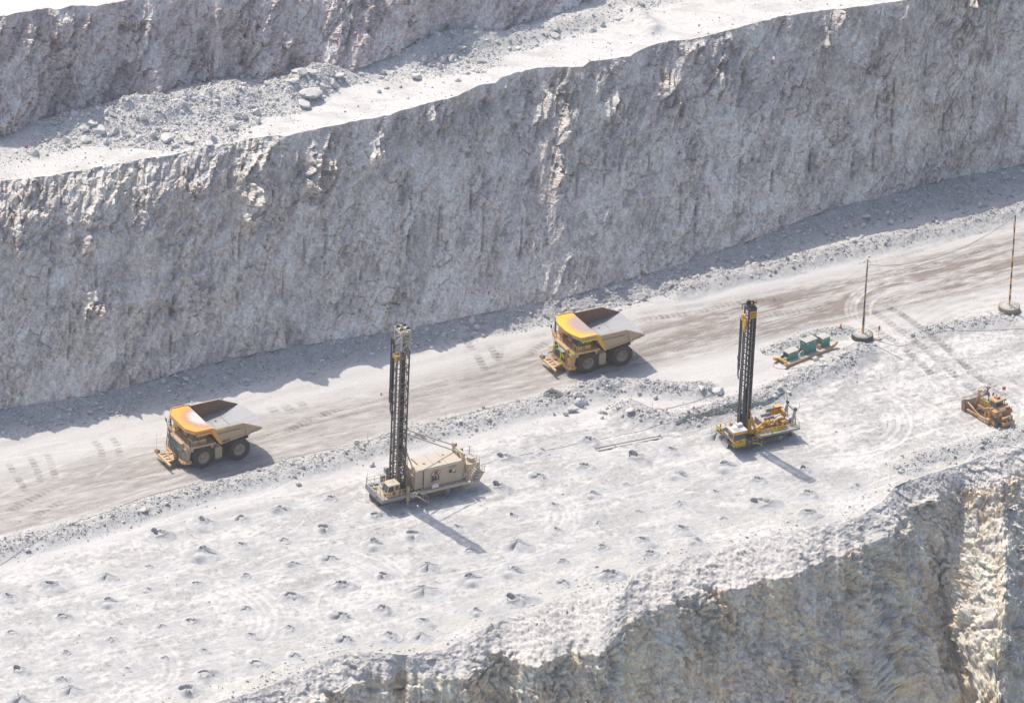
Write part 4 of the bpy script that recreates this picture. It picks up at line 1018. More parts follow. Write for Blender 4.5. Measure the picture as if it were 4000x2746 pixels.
# ================================================================== DUMP TRUCKS
def wheel(parent, x, y0, y1, out, rim_m, R_=1.85):
    """one big wheel between y0 and y1; out = +1 when its face looks left"""
    w = y1 - y0; yc_ = (y0 + y1) / 2
    hub = MB(); f = y1 if out > 0 else y0; s = out
    hub.lathe([(0, f - s * .26), (.20, f - s * .26), (.22, f - s * .36), (.46, f - s * .40), (.50, f - s * .62), (0, f - s * .62)], (x, 0, R_), n=24)
    for k in range(12):
        a = k * math.pi / 6; hub.tube((x + .36 * math.cos(a), f - s * .40, R_ + .36 * math.sin(a)), (x + .36 * math.cos(a), f - s * .33, R_ + .36 * math.sin(a)), .035, 6)
    h = hub.build('wheel', rim_m, parent)
    t = MB(); e = w / 2
    prof = [(.92, -e + .10), (1.05, -e + .02), (1.35, -e - .02), (1.62, -e + .04), (1.74, -e + .13), (1.76, 0), (1.74, e - .13), (1.62, e - .04), (1.35, e + .02), (1.05, e - .02), (.92, e - .10)]
    t.lathe([(r_, o + yc_) for r_, o in prof], (x, 0, R_), n=56)
    for k in range(34):
        for sd in (-1, 1):
            a = 2 * math.pi * (k + (.5 if sd > 0 else 0)) / 34; m = Matrix.Translation((x, yc_, R_)) @ Matrix.Rotation(-a, 4, 'Y')
            t.box((1.60, sd * .05 if sd > 0 else -e + .0, -.095), (R_, e - .0 if sd > 0 else -.05, .095), m)
    t.build('tyre', M_TYRE, h)
    rm = MB(); rm.lathe([(.95, f - s * .06), (1.0, f - s * .02), (.98, f - s * .12), (.82, f - s * .16), (.76, f - s * .45), (.48, f - s * .52), (.48, f - s * .66), (.9, f - s * .66)], (x, 0, R_), n=40)
    rm.build('rim', rim_m, h)

def make_truck(name, loc, ang, v):
    A = v == 'A'
    root = empty(name, loc, ang)
    paint = M_ORANGE if A else M_YELLOW; side = M_TAN; rim = M_RIM if A else M_RIM2
    WB = 6.15
    for s in (1, -1):
        wheel(root, WB, 2.35 * s if s > 0 else -3.6, 3.6 if s > 0 else -2.35, s, rim)
        wheel(root, 0, 2.42 if s > 0 else -3.6, 3.6 if s > 0 else -2.42, s, rim)
        wheel(root, 0, 1.1 if s > 0 else -2.28, 2.28 if s > 0 else -1.1, s, rim)
    c = MB()                                                    # chassis and axles
    for s in (1, -1): c.prism([(-2.2, 2.2), (2.0, 2.0), (5.0, 1.5), (8.8, 1.4), (8.8, 2.2), (5.2, 2.5), (-2.0, 3.2)], s * 1.05, s * 1.45)
    c.tube((0, -2.4, 1.85), (0, 2.4, 1.85), .62, 16); c.tube((WB, -2.4, 1.85), (WB, 2.4, 1.85), .38, 12)
    for x in (2.2, 4.6): c.tube((x, -1.2, 2.2), (x, 1.2, 2.2), .25, 10)
    c.box((3.6, -1.0, 1.2), (8.0, 1.0, 3.4)); c.box((-2.6, -1.5, 2.3), (-2.1, 1.5, 3.0)); c.build('chassis', M_DARK, root)
    for s in (1, -1):                                           # tank and hoist ram on each side
        t = MB(); t.prism([(3.05, 1.35), (3.25, 1.2), (4.1, 1.2), (4.25, 1.35), (4.25, 3.05), (4.1, 3.2), (3.25, 3.2), (3.05, 3.05)], s * 2.45, s * 3.65); t.build('side_tank', M_TAN, root)
        h = MB(); h.tube((2.6, s * 1.75, 1.5), (1.9, s * 1.75, 3.4), .25, 12); h.tube((1.9, s * 1.75, 3.4), (1.4, s * 1.75, 4.6), .17, 10); h.build('hoist_ram', M_DARK, root)
        fs = MB(); fs.tube((WB + .15, s * 2.0, 1.9), (WB + .5, s * 1.9, 4.1), .34, 12); fs.build('suspension_strut', M_TAN, root)
    d = MB()                                                    # deck
    d.prism([(4.35, -4.0), (8.6, -4.0), (8.85, -3.7), (8.85, 3.7), (8.6, 4.0), (4.35, 4.0)], 4.22, 4.36, 'xy')
    d.box((4.4, 3.75, 4.05), (8.6, 4.0, 4.22)); d.box((4.4, -4.0, 4.05), (8.6, -3.75, 4.22)); d.box((8.6, -3.7, 3.85), (8.85, 3.7, 4.22))
    for x in (4.8, 8.2):
        for s in (1, -1): d.prism([(x - .35, 4.1), (x + .35, 4.1), (x + .1, 3.3), (x - .1, 3.3)], s * 3.5, s * 3.65)
    for s in (1, -1): d.prism([(8.0, 4.2), (8.85, 4.2), (8.95, 1.5), (8.45, 1.4)], s * 2.2, s * 3.1)
    d.build('deck', M_CATYEL if not A else M_TAN, root)
    p = MB(); p.box((4.6, -3.8, 4.365), (8.75, 1.3, 4.38)); p.box((6.0, -3.3, 4.38), (8.0, -1.7, 5.35)); p.box((5.0, -1.3, 4.38), (7.2, .9, 5.0)); p.tube((7.6, -.3, 4.8), (7.6, .9, 4.8), .3, 12)
    p.build('control_cabinet', M_CATYEL, root)
    rl = MB(); rl.rail([(8.7, 3.9, 4.36), (8.8, 3.6, 4.36), (8.8, -3.6, 4.36), (8.6, -3.9, 4.36), (5.0, -3.9, 4.36)], 1.05, .03, 1.3)
    rl.rail([(8.4, 3.9, 4.36), (4.6, 3.9, 4.36)], 1.05, .028, 1.2); rl.rail([(8.8, -1.0, 4.36), (7.9, -1.0, 4.36)], 1.05, .03, 1.0)
    rl.tube((8.3, -3.8, 4.36), (8.3, -3.8, 6.4), .05, 6); rl.tube((8.3, -3.5, 4.36), (8.3, -3.5, 6.2), .05, 6); rl.ladder((8.3, -3.8, 4.4), (8.3, -3.8, 6.2), (0, 1, 0), .35, 7, .02)
    rl.build('handrail', M_CHAR if A else M_DARK, root)
    # cab
    cb = MB(); cb.prism([(5.75, 4.36), (8.0, 4.36), (8.1, 5.05), (7.8, 6.35), (5.85, 6.4), (5.75, 6.2)], 1.75, 3.45)
    cb.box((5.6, 1.7, 6.4), (8.15, 3.5, 6.5)); cab = cb.build('cab', paint if not A else M_CATYEL, root)
    g = MB(); g.prism([(8.10, 5.12), (8.12, 5.12), (7.845, 6.28), (7.82, 6.28)], 1.85, 3.35)
    for a, b in ((5.9, 6.5), (6.6, 7.25), (7.33, 7.85)): g.prism([(a, 5.2), (b, 5.2), (b - .06, 6.25), (a, 6.25)], 3.45, 3.47)
    g.build('window', M_GLASS, cab)
    fr = MB()
    for a in (5.84, 6.55, 7.29, 7.92): fr.bar((a, 3.48, 5.15), (a - .04, 3.48, 6.3), .06)
    fr.bar((5.8, 3.48, 5.15), (8.0, 3.48, 5.15), .06); fr.bar((5.8, 3.48, 6.32), (7.9, 3.48, 6.32), .1); fr.bar((7.2, 3.48, 4.4), (7.2, 3.48, 6.3), .07)
    for y in (1.8, 3.4): fr.bar((8.13, y, 5.1), (7.86, y, 6.3), .08)
    fr.build('window_frame', M_CHAR, cab)
    if A: text_part('cab_number', '4', .62, M_YTAPE, cab, (7.02, 3.485, 4.85), (-1, 0, 0), (0, 0, 1), .02)
    for y in (3.95, -3.95):
        mr = MB(); mr.tube((8.75, y, 4.4), (8.9, y * 1.03, 5.6), .035, 6); mr.box((8.83, y * 1.03 - .2, 5.1), (8.93, y * 1.03 + .2, 5.65)); mr.build('mirror', M_CHAR, root)
    # front: bumper, radiator, air cleaners, lamps, stairs
    b = MB(); b.box((8.5, -3.3, 1.15), (9.3, 3.3, 1.5)); b.box((8.9, -2.7, .95), (9.45, 2.7, 1.3)); b.box((8.6, 1.9, 1.5), (9.1, 3.1, 1.62))
    b.tube((8.35, 3.1, 1.25), (8.35, 2.5, 1.25), .38, 14); b.tube((8.35, -3.1, 1.25), (8.35, -2.5, 1.25), .38, 14); b.build('bumper', M_CATYEL, root)
    ra = MB(); ra.box((8.3, -1.95, 1.5), (9.25, 1.95, 4.2)); rad_ = ra.build('radiator_housing', M_CATYEL, root)
    gr = MB(); gr.box((9.25, -1.75, 1.65), (9.29, 1.75, 4.0)); gr.build('grille', M_GRILLE if A else M_CHAR, rad_)
    gb = MB(); gb.bar((9.31, -1.8, 2.8), (9.31, 1.8, 2.8), .05); gb.bar((9.31, 0, 1.6), (9.31, 0, 4.0), .05); gb.bar((9.31, -1.8, 4.03), (9.31, 1.8, 4.03), .1)
    for y in (-1.78, 1.78): gb.bar((9.31, y, 1.55), (9.31, y, 4.05), .09)
    gb.build('grille_bar', M_GREY, rad_)
    if not A: text_part('fleet_number', '163', 1.0, M_YTAPE, rad_, (9.335, .75, 2.6), (0, 1, 0), (0, 0, 1), .03, sx=1.0)
    for s in (1, -1):
        ac = MB(); ac.tube((8.95, s * 2.45, 1.62), (8.95, s * 2.45, 2.75), .34, 14); ac.tube((8.95, s * 2.45, 2.75), (8.95, s * 2.45, 2.95), .24, 12); ac.build('air_cleaner', M_GREY if A else M_CATYEL, root)
        for y in (2.25, 2.65): hl = MB(); hl.lathe([(0, .05), (.13, .05), (.15, 0), (.15, -.2), (0, -.2)], (9.0, s * y, 3.45), 'x', 12); hl.build('headlight', M_WHITE, root)
    st = MB()
    if A:
        st.ladder((9.75, 1.95, .75), (9.42, -1.9, 4.25), (1, 0, .0), .62, 15, .04, .2); st.ladder((9.2, -2.9, 1.5), (8.95, -2.9, 4.3), (0, 1, 0), .65, 10, .035)
        st.tube((9.95, 1.95, 1.7), (9.7, -1.8, 5.2), .03, 5); st.tube((9.55, 2.05, 1.7), (9.2, -1.8, 5.2), .03, 5)
    else:
        st.ladder((9.75, -2.6, 1.55), (9.42, .2, 3.75), (1, 0, 0), .62, 11, .04, .2); st.box((9.3, .15, 3.66), (9.95, 1.7, 3.78)); s2 = MB(); s2.ladder((9.45, 2.75, .25), (9.35, 2.75, 1.2), (0, 1, 0), .6, 3, .04); s2.build('step_ladder', M_GREY, root)
    st.build('access_stairs', M_CHAR if A else M_GREY, root)
    if not A:
        hr = MB(); hr.bar((10.0, -2.6, 2.4), (9.75, .3, 4.55), .09); hr.bar((9.95, .3, 4.55), (9.98, 1.0, 4.1), .09); hr.bar((9.97, 1.25, .95), (9.97, 1.25, 3.9), .1); hr.build('stair_handrail', M_HIVIS, root)
        tp = MB(); tp.box((8.86, 2.1, 3.9), (8.88, 3.7, 4.1)); tp.box((8.97, 2.3, 2.5), (8.99, 3.05, 2.66)); tp.build('reflective_strip', M_HIVIS, root)
    # guard frame thrust out ahead of the bumper
    gf = MB(); gf.bar((11.45, -2.65, 1.2), (11.45, 2.6, 1.2), .34, .26); gf.bar((11.4, -2.6, .95), (11.4, 2.5, .95), .12)
    for s in (1, -1): gf.bar((9.4, s * .9, 1.25), (11.4, s * 1.5, 1.2), .24); gf.bar((9.4, s * .9, 1.25), (11.35, s * .3, 1.2), .16)
    gf.bar((10.3, -1.2, 1.25), (10.3, 1.2, 1.25), .16); frame = gf.build('guard_frame', M_CATYEL, root)
    pl = MB(); pl.prism([(9.45, -.8), (9.45, .8), (11.3, 1.3), (11.3, -1.3)], 1.10, 1.14, 'xy'); pl.build('guard_plate', mat_paint('olive_plate', (.42, .33, .13), .4) if not A else M_TAN, frame)
    lp = MB(); lp.box((11.1, -2.5, 1.3), (11.6, -1.6, 1.55)); lp.tube((11.3, -2.4, 1.3), (11.3, -2.4, 4.2 if A else 2.0), .02, 5); lp.tube((11.0, -1.8, 1.55), (11.4, -1.8, 1.75), .1, 8); lp.build('warning_lamp', M_RUST, frame)
    # dump body
    bx = 4.2
    sd = MB()
    outline = [(5.55, 6.95), (5.2, 7.2), (4.65, 6.88), (-.1, 6.9), (-3.55, 5.35), (-3.5, 5.15), (-2.8, 4.86), (-1.1, 4.66), (3.55, 3.95), (3.75, 4.05)]
    for s in (1, -1): sd.prism(outline, s * (bx - .14), s * bx)
    body = sd.build('dump_body', side, root)
    ri = MB()
    for s in (1, -1):
        y0, y1 = s * bx, s * (bx + .13)
        ri.prism([(5.3, 7.15), (4.65, 6.83), (-.1, 6.85), (-3.5, 5.3), (-3.3, 5.18), (-.15, 6.62), (4.55, 6.6), (5.15, 6.85)], y0, y1)          # top rim
        ri.prism([(4.25, 5.62), (.2, 5.75), (.1, 6.0), (4.2, 5.9)], y0, s * (bx + .22))                                                     # long rib
        ri.prism([(3.6, 4.0), (-1.05, 4.70), (-1.15, 4.9), (3.65, 4.24)], y0, y1)
        ri.prism([(-.75, 6.75), (-.35, 6.78), (-.85, 4.62), (-1.3, 4.55)], y0, s * (bx + .26))                                              # rear post
        ri.prism([(-1.1, 4.78), (-3.3, 5.25), (-3.4, 5.12), (-1.1, 4.64)], y0, y1)
    ri.build('side_rib', side, body)
    fp = MB()
    for s in (1, -1): fp.prism([(5.6, 6.9), (5.1, 7.18), (4.62, 6.8), (3.95, 5.1), (3.35, 4.02), (3.7, 3.98), (4.2, 4.7)], s * bx, s * (bx + .15))
    fp.prism([(5.5, 6.7), (5.6, 6.85), (3.75, 4.05), (3.6, 4.05)], -bx + .14, bx - .14); fp.build('front_corner_plate', paint, body)
    ln = MB()
    for s in (1, -1): ln.prism([(5.15, 7.05), (4.65, 6.8), (-.1, 6.82), (-3.4, 5.32), (3.6, 4.2)], s * (bx - .20), s * (bx - .145))
    ln.prism([(5.2, 6.95), (5.1, 6.98), (3.55, 4.25), (3.7, 4.2)], -bx + .2, bx - .2)
    ln.build('bed_lining', M_RUST, body)
    fl = MB(); n = 14; yy = [(-bx + .2) + (2 * bx - .4) * k / n for k in range(n + 1)]
    tail = lambda y: -3.5 - ((.95 * (1 - (y / bx) ** 2)) if A else .12 * (1 - (y / bx) ** 2))
    vs = [(3.5, y, 4.28) for y in yy] + [(tail(y), y, 5.3 - .02) for y in yy] + [(3.5, y, 4.05) for y in yy] + [(tail(y), y, 5.12) for y in yy]; m = n + 1
    fs = [(k, k + 1, m + k + 1, m + k) for k in range(n)] + [(2 * m + k, 3 * m + k, 3 * m + k + 1, 2 * m + k + 1) for k in range(n)] + [(m + k, m + k + 1, 3 * m + k + 1, 3 * m + k) for k in range(n)]
    fl.add(vs, fs); fl.build('bed_floor', M_BED, body)
    sm = MB()
    for x in (2.3, .2): sm.bar((x, -bx + .22, 4.29 + (3.5 - x) * .1435 + .015), (x, bx - .22, 4.29 + (3.5 - x) * .1435 + .015), .05, .03)
    sm.build('floor_seam', M_GREY, body)
    # canopy
    cf = 9.05
    plan = [(5.1, -bx), (8.0, -bx), (8.75 if not A else 8.8, -2.6), (cf, -1.2) if not A else (cf, -2.2), (cf, 1.2) if not A else (cf, 2.2), (8.75 if not A else 8.85, 2.6), (8.0, bx), (5.1, bx)]
    if A: plan = [(5.1, -bx), (8.0, -bx), (9.0, -2.65), (9.0, 2.65), (8.0, bx), (5.1, bx)]
    cn = MB(); cn.prism(plan, 6.92, 7.0, 'xy'); can = cn.build('canopy', M_CANA if A else M_CANB, body)
    rimh = .36
    cr = MB(); pp = plan[:]
    for a, b in zip(pp[:-1], pp[1:]):
        cr.bar((a[0], a[1], 6.83), (b[0], b[1], 6.83), .10, .62)
    cr.build('canopy_rim', paint if A else M_CATYEL, can)
    ri2 = MB()
    for s in (1, -1): ri2.prism([(5.2, 6.62), (8.05, 6.62), (7.85, 6.25), (5.35, 6.35)], s * (bx + .02), s * (bx + .24), 'xz')
    ri2.build('canopy_side_flap', paint, can)
    un = MB()
    for k in range(5): un.bar((5.4 + .7 * k, -bx + .3, 6.8), (5.4 + .7 * k, bx - .3, 6.8), .12, .24)
    un.build('canopy_beam', M_DARK, can)
    if not A:
        tp = MB()
        for a, b in zip(pp[1:-2], pp[2:-1]): tp.bar((a[0] + .06, a[1] * 1.0, 7.06), (b[0] + .06, b[1] * 1.0, 7.06), .05, .14)
        tp.bar((8.0, bx + .25, 6.36), (5.3, bx + .25, 6.40), .04, .12); tp.box((3.95, bx + .15, 5.0), (4.02, bx + .17, 5.9)); tp.build('reflective_strip', M_HIVIS, body)
        np_ = MB(); v = Vector((cf, 1.2)) ; np_.prism([(9.10, .9), (8.83, 2.6), (8.86, 2.61), (9.13, .91)], 6.58, 6.9, 'xy'); np_.build('name_plate', M_RUST, can)
    else:
        tp = MB(); tp.prism([(4.55, 6.62), (3.05, 6.55), (3.05, 6.75), (4.55, 6.82)], bx + .135, bx + .15); tp.build('reflective_strip', M_YTAPE, body)
        text_part('unit_number', 'TM-43', .52, M_BURG, body, (2.75, bx + .15, 4.42), (-1, 0, .15), (0, 0, 1), .015)
    tb = MB()
    for s in (1, -1): tb.tube((-2.75, s * 3.7, 4.8), (-2.75, s * 4.0, 4.8), .16, 8)
    tb.build('tail_lamp', M_CHAR, body)
    return root
def ground_at(x, y): return float(gz(x, y)[0])
t1 = make_truck('dump_truck', (-43.4, -42.75, 0.0), rad(-149.7), 'A')
t1.location = (-41.3 + .5045 * -3.6, -39.57 + .8634 * 3.6, 0); t1.location.z = ground_at(t1.location.x, t1.location.y) - .02
tag(t1, 'mining dump truck with an orange canopy and curved tail, driving on the left', 'dump truck', 'dump trucks on the haul road')
t2 = make_truck('dump_truck', (0, 0, 0), rad(-150.8), 'B')
t2.location = (17.51 - .4879 * 3.6, -3.32 + .8729 * 3.6, 0); t2.location.z = ground_at(t2.location.x, t2.location.y) - .02
tag(t2, 'mining dump truck with a yellow canopy, lime handrails and number 163', 'dump truck', 'dump trucks on the haul road')
# ================================================================== BLAST HOLE DRILL RIGS
def crawler(root, x0, x1, y0, y1, r_, m_shoe=None, wheel_m=None):
    """one crawler: shoes running round two wheels, with its side frame and wheels as pieces of their own"""
    pts = []; L = x1 - x0 - 2 * r_
    per = 2 * L + 2 * math.pi * r_; n = int(per / .27); sh = MB(); yc_ = (y0 + y1) / 2
    for k in range(n):
        s = per * k / n
        if s < L: px, pz, a = x0 + r_ + s, 2 * r_ - .05, 0
        elif s < L + math.pi * r_: t = (s - L) / r_; px, pz, a = x1 - r_ + (r_ - .05) * math.sin(t), r_ + (r_ - .05) * math.cos(t), t
        elif s < 2 * L + math.pi * r_: px, pz, a = x1 - r_ - (s - L - math.pi * r_), .05, math.pi
        else: t = (s - 2 * L - math.pi * r_) / r_ + math.pi; px, pz, a = x0 + r_ + (r_ - .05) * math.sin(t), r_ + (r_ - .05) * math.cos(t), t
        m = Matrix.Translation((px, yc_, pz)) @ Matrix.Rotation(a, 4, 'Y')
        sh.box((-.115, -(y1 - y0) / 2, -.05), (.115, (y1 - y0) / 2, .05), m); sh.box((-.03, -(y1 - y0) / 2, .05), (.03, (y1 - y0) / 2, .10), m)
    t = sh.build('crawler_track', m_shoe or M_TRACK, root)
    f = MB(); f.prism([(x0 + r_, .3), (x1 - r_, .3), (x1 - r_ - .1, 2 * r_ - .32), (x0 + r_ + .1, 2 * r_ - .32)], y0 + .12, y1 - .06); f.build('track_frame', M_TRACK, t)
    for x in (x0 + r_, x1 - r_):
        w = MB(); w.lathe([(0, y1 + .03 - yc_), (.2, y1 + .03 - yc_), (.22, y1 - .05 - yc_), (r_ - .22, y1 - .08 - yc_), (r_ - .16, y1 - .04 - yc_), (r_ - .12, y1 - .3 - yc_), (r_ - .12, y0 + .2 - yc_), (0, y0 + .2 - yc_)], (x, yc_, r_), n=20)
        w.build('track_wheel', wheel_m or M_GREY, t)

def lattice(mb, xa, xb, ya_, yb_, z0, z1, step, rc, rb, sides=('L', 'R', 'B')):
    c = {(i, j): (x, y) for i, x in ((0, xa), (1, xb)) for j, y in ((0, ya_), (1, yb_))}
    for x, y in c.values(): mb.bar((x, y, z0), (x, y, z1), rc * 2)
    n = max(1, round((z1 - z0) / step)); h = (z1 - z0) / n
    F = {'L': ((xa, yb_), (xb, yb_)), 'R': ((xa, ya_), (xb, ya_)), 'B': ((xa, ya_), (xa, yb_)), 'F': ((xb, ya_), (xb, yb_))}
    for q in sides:
        (ax, ay), (bx_, by) = F[q]
        for k in range(n):
            za, zb = z0 + k * h, z0 + (k + 1) * h
            mb.bar((ax, ay, zb), (bx_, by, zb), rb * 2)
            if k % 2: mb.bar((ax, ay, za), (bx_, by, zb), rb * 1.7)
            else: mb.bar((bx_, by, za), (ax, ay, zb), rb * 1.7)

def make_rig_a():
    R = empty('drill_rig', (-16.03, -49.68, 0), rad(-149.5))
    for s in (1, -1): crawler(R, -7.85, .2, 1.15 if s > 0 else -1.9, 1.9 if s > 0 else -1.15, .74)
    mf = MB(); mf.box((-11.0, -1.6, 1.5), (2.6, 1.6, 2.2)); mf.box((-5.5, -1.2, .8), (-2.0, 1.2, 1.5)); mf.build('main_frame', M_CHAR, R)
    for x, y in ((0, 2.15), (0, -2.15), (-10.3, .9), (-10.3, -.9)):
        j = MB(); j.tube((x, y, .95), (x, y, 3.25), .30, 14); j.tube((x, y, 3.25), (x, y, 3.4), .2, 10); j.tube((x, y, .1), (x, y, 1.0), .17, 10); j.tube((x, y, 0), (x, y, .12), .55, 16); j.build('leveling_jack', M_BEIGE, R)
    d = MB(); d.box((.25, -3.0, 2.1), (4.55, 2.75, 2.3)); d.box((4.45, -3.0, 1.5), (4.62, .4, 2.5)); d.box((4.45, .4, 1.95), (4.62, 2.75, 2.32)); d.box((.25, 2.65, 1.95), (4.5, 2.8, 2.34)); d.box((.5, -2.5, 1.2), (4.4, 2.0, 2.1))
    d.build('front_deck', M_GREY, R)
    cu = MB(); cu.box((2.4, -2.4, .15), (4.2, .6, 1.3)); cu.build('dust_curtain', M_CHAR, R)
    # cab
    c = MB(); c.prism([(1.7, 2.32), (3.45, 2.32), (3.85, 3.05), (3.55, 4.32), (1.7, 4.32)], .75, 2.45); c.box((1.6, .68, 4.32), (3.65, 2.52, 4.42)); cab = c.build('cab', M_BEIGE, R)
    g = MB(); g.prism([(2.65, 3.2), (3.7, 3.2), (3.5, 4.18), (2.75, 4.18), (2.65, 4.0)], 2.45, 2.465); g.prism([(1.85, 3.45), (2.4, 3.45), (2.4, 4.15), (1.85, 4.15)], 2.45, 2.465)
    g.prism([(3.81, 3.2), (3.84, 3.2), (3.60, 4.2), (3.57, 4.2)], .85, 1.55); g.prism([(3.81, 3.2), (3.84, 3.2), (3.60, 4.2), (3.57, 4.2)], 1.65, 2.35); g.build('window', M_GLASS, cab)
    k = MB(); k.tube((2.5, 1.5, 4.42), (2.5, 1.5, 5.0), .02, 5)
    for a in (0, 2.1, 4.2): k.tube((2.5 + .5 * math.cos(a), 1.5 + .5 * math.sin(a), 4.42), (2.5, 1.5, 5.0), .02, 5)
    k.build('aerial', M_BEIGE, cab)
    em = MB(); em.lathe([(0, .02), (.30, .02), (.34, 0), (0, 0)], (2.55, 2.455, 2.85), 'y', 20); em.build('cab_emblem', M_BURG, cab)
    bc = MB(); bc.tube((3.5, .7, 4.42), (3.5, .7, 4.8), .11, 8); bc.build('beacon', M_AMBER, cab)
    ry = MB(); ry.rail([(.5, 2.72, 2.34), (4.4, 2.72, 2.34), (4.5, .3, 2.34)], 1.05, .045, 1.0); ry.rail([(.3, 2.2, 2.34), (.5, 2.72, 2.34)], 1.05, .045, .6); ry.build('front_handrail', M_RAILY, R)
    rb = MB(); rb.rail([(4.5, .2, 2.34), (4.5, -2.95, 2.34), (.3, -2.95, 2.34)], 1.05, .03, 1.6); rb.tube((4.4, -2.9, 2.3), (4.4, -2.9, 4.3), .03, 5); rb.build('rear_deck_handrail', M_CHAR, R)
    cl = MB()
    for k, (x, y, h) in enumerate(((3.9, -1.2, .25), (3.2, -2.2, .3), (2.2, -1.6, .35), (4.1, -2.3, .18), (1.9, -2.5, 1.2), (2.9, -.6, .3))): cl.box((x - .35, y - .25, 2.3), (x + .3, y + .25, 2.3 + h))
    cl.tube((1.2, -2.3, 2.3), (1.2, -2.3, 4.8), .22, 10); cl.box((.9, -2.8, 3.8), (1.6, -2.1, 4.7)); cl.build('deck_equipment', M_GREY, R)
    # machinery house
    h = MB(); h.prism([(-2.05, 2.15), (2.15, 2.15), (2.15, 5.38), (1.7, 5.68), (-2.0, 5.72), (-2.05, 5.4)][0:0] or [(-2.05, 2.4), (2.15, 2.4), (2.15, 5.45), (1.95, 5.6), (-1.9, 5.66), (-2.05, 5.5)], -9.45, -2.7, 'yz')
    house = h.build('machinery_house', M_BEIGE, R)
    fb = MB(); fb.prism([(-2.7, 2.4), (-1.3, 2.4), (-1.3, 5.2), (-1.7, 5.6), (-2.7, 5.6)], .3, 1.95); fb.prism([(-2.7, 2.4), (-1.6, 2.4), (-1.6, 4.9), (-2.7, 5.3)], -1.9, -.2); fb.build('intake_box', M_BEIGE, house)
    rs = MB()
    for x in (-4.9, -7.0): rs.bar((x, -1.95, 5.67), (x, 2.0, 5.61), .06, .05)
    rs.bar((-2.7, 1.97, 5.6), (-9.45, 1.97, 5.6), .05, .06); rs.build('roof_seam', M_GREY, house)
    for x, y in ((-3.6, .4), (-6.0, .9), (-7.6, -.8)): st = MB(); st.lathe([(0, .012), (.22, .012), (.25, 0), (0, 0)], (x, y, 5.64), 'z', 12); st.build('roof_stain', M_RUST, house)
    cd = MB(); cd.box((-2.72, 1.98, 2.42), (-2.68, 2.17, 5.35)); cd.build('corner_post', M_CHAR, house)
    dr = MB(); dr.box((-7.0, 2.15, 2.45), (-6.97, 2.175, 4.85)); dr.box((-8.4, 2.15, 2.45), (-8.37, 2.175, 4.85)); dr.box((-8.4, 2.15, 4.83), (-6.97, 2.175, 4.86)); door = dr.build('door', M_RAILB, house)
    wn = MB(); wn.box((-7.62, 2.15, 4.05), (-7.1, 2.18, 4.65)); wn.build('window', M_CHAR, door)
    vt = MB(); vt.box((-8.3, 2.15, 4.95), (-7.0, 2.28, 5.16)); vt.build('vent_hood', M_GREY, house)
    po = MB(); po.box((-8.35, 2.15, 4.2), (-7.78, 2.172, 4.5)); po.build('notice', M_WHITE, house)
    po = MB(); po.box((-8.35, 2.15, 3.86), (-7.80, 2.172, 4.2)); po.build('red_notice', M_RED, house)
    po = MB(); po.lathe([(0, .03), (.11, .03), (.11, 0), (0, 0)], (-8.2, 2.16, 4.35), 'y', 14); po.build('blue_symbol', mat_plain('blue_sign_paint', (.05, .16, .5), .5), house)
    text_part('fleet_number', '361', 1.05, M_BLACKP, house, (-4.78, 2.162, 3.66), (-1, 0, 0), (0, 0, 1), .055)
    text_part('logo_letters', 'IR', .70, M_BURG, house, (-4.80, 2.162, 4.60), (-1, 0, 0), (0, 0, 1), .05, .3)
    lo = MB()
    for a0, a1, k in ((.4, 3.3, 1), (3.5, 6.2, 1)):
        pr = [(-4.78 - .86 * math.cos(a0 + (a1 - a0) * i / 14), 2.165, 4.60 + .46 * math.sin(a0 + (a1 - a0) * i / 14) + .10 * math.cos(a0 + (a1 - a0) * i / 14)) for i in range(15)]
        lo.path(pr, .045, 5)
    lo.build('logo_ring', M_BURG, house)
    # walkway, side stairs, handrail, sign
    w = MB(); w.box((-10.2, 2.18, 2.1), (-1.9, 2.85, 2.2)); w.box((-10.2, 2.8, 1.85), (-1.9, 2.9, 2.25)); w.box((-1.9, 2.18, 2.1), (.0, 2.85, 2.2)); w.box((-10.2, -2.85, 2.1), (-1.9, -2.08, 2.2)); walk = w.build('walkway', M_BEIGE, R)
    wr = MB(); wr.rail([(-10.1, 2.84, 2.2), (-2.0, 2.84, 2.2)], 1.1, .035, 2.0); wr.rail([(-10.1, -2.8, 2.2), (-2.0, -2.8, 2.2)], 1.1, .035, 2.0); wr.build('walkway_handrail', M_RAILB, walk)
    sg = MB(); sg.box((-4.95, 2.88, 2.5), (-3.8, 2.90, 3.35)); sg.build('warning_sign', M_WHITE, walk)
    sg = MB(); sg.box((-4.9, 2.90, 3.1), (-3.85, 2.91, 3.32)); sg.build('sign_band', M_RED, walk)
    text_part('sign_word', 'DANGER', .2, M_WHITE, walk, (-4.38, 2.912, 3.2), (-1, 0, 0), (0, 0, 1), .005, depth=.004)
    ss = MB(); ss.ladder((-.9, 3.15, 2.1), (-2.9, 3.15, .55), (0, 1, 0), .75, 7, .04, .25); ss.box((-1.0, 2.8, 2.08), (.1, 3.55, 2.16)); ss.bar((-.9, 3.55, 3.1), (-2.9, 3.55, 1.55), .05); ss.bar((-.9, 2.8, 3.1), (-2.9, 2.8, 1.55), .05)
    for t in (0, .5, 1):
        for y in (2.8, 3.55): ss.bar((-.9 - 2 * t, y, 2.1 - 1.55 * t), (-.9 - 2 * t, y, 3.1 - 1.55 * t), .05)
    ss.build('side_stairs', M_RAILB, R)
    # rear end: posts that carry the lowered mast, platform, cable reel, stairs
    rp = MB()
    for s in (1, -1): rp.bar((-9.75, s * 1.55, 2.2), (-9.95, s * 1.55, 6.5), .38, .32); rp.bar((-10.9, s * 1.55, 2.4), (-9.95, s * 1.55, 5.9), .2)
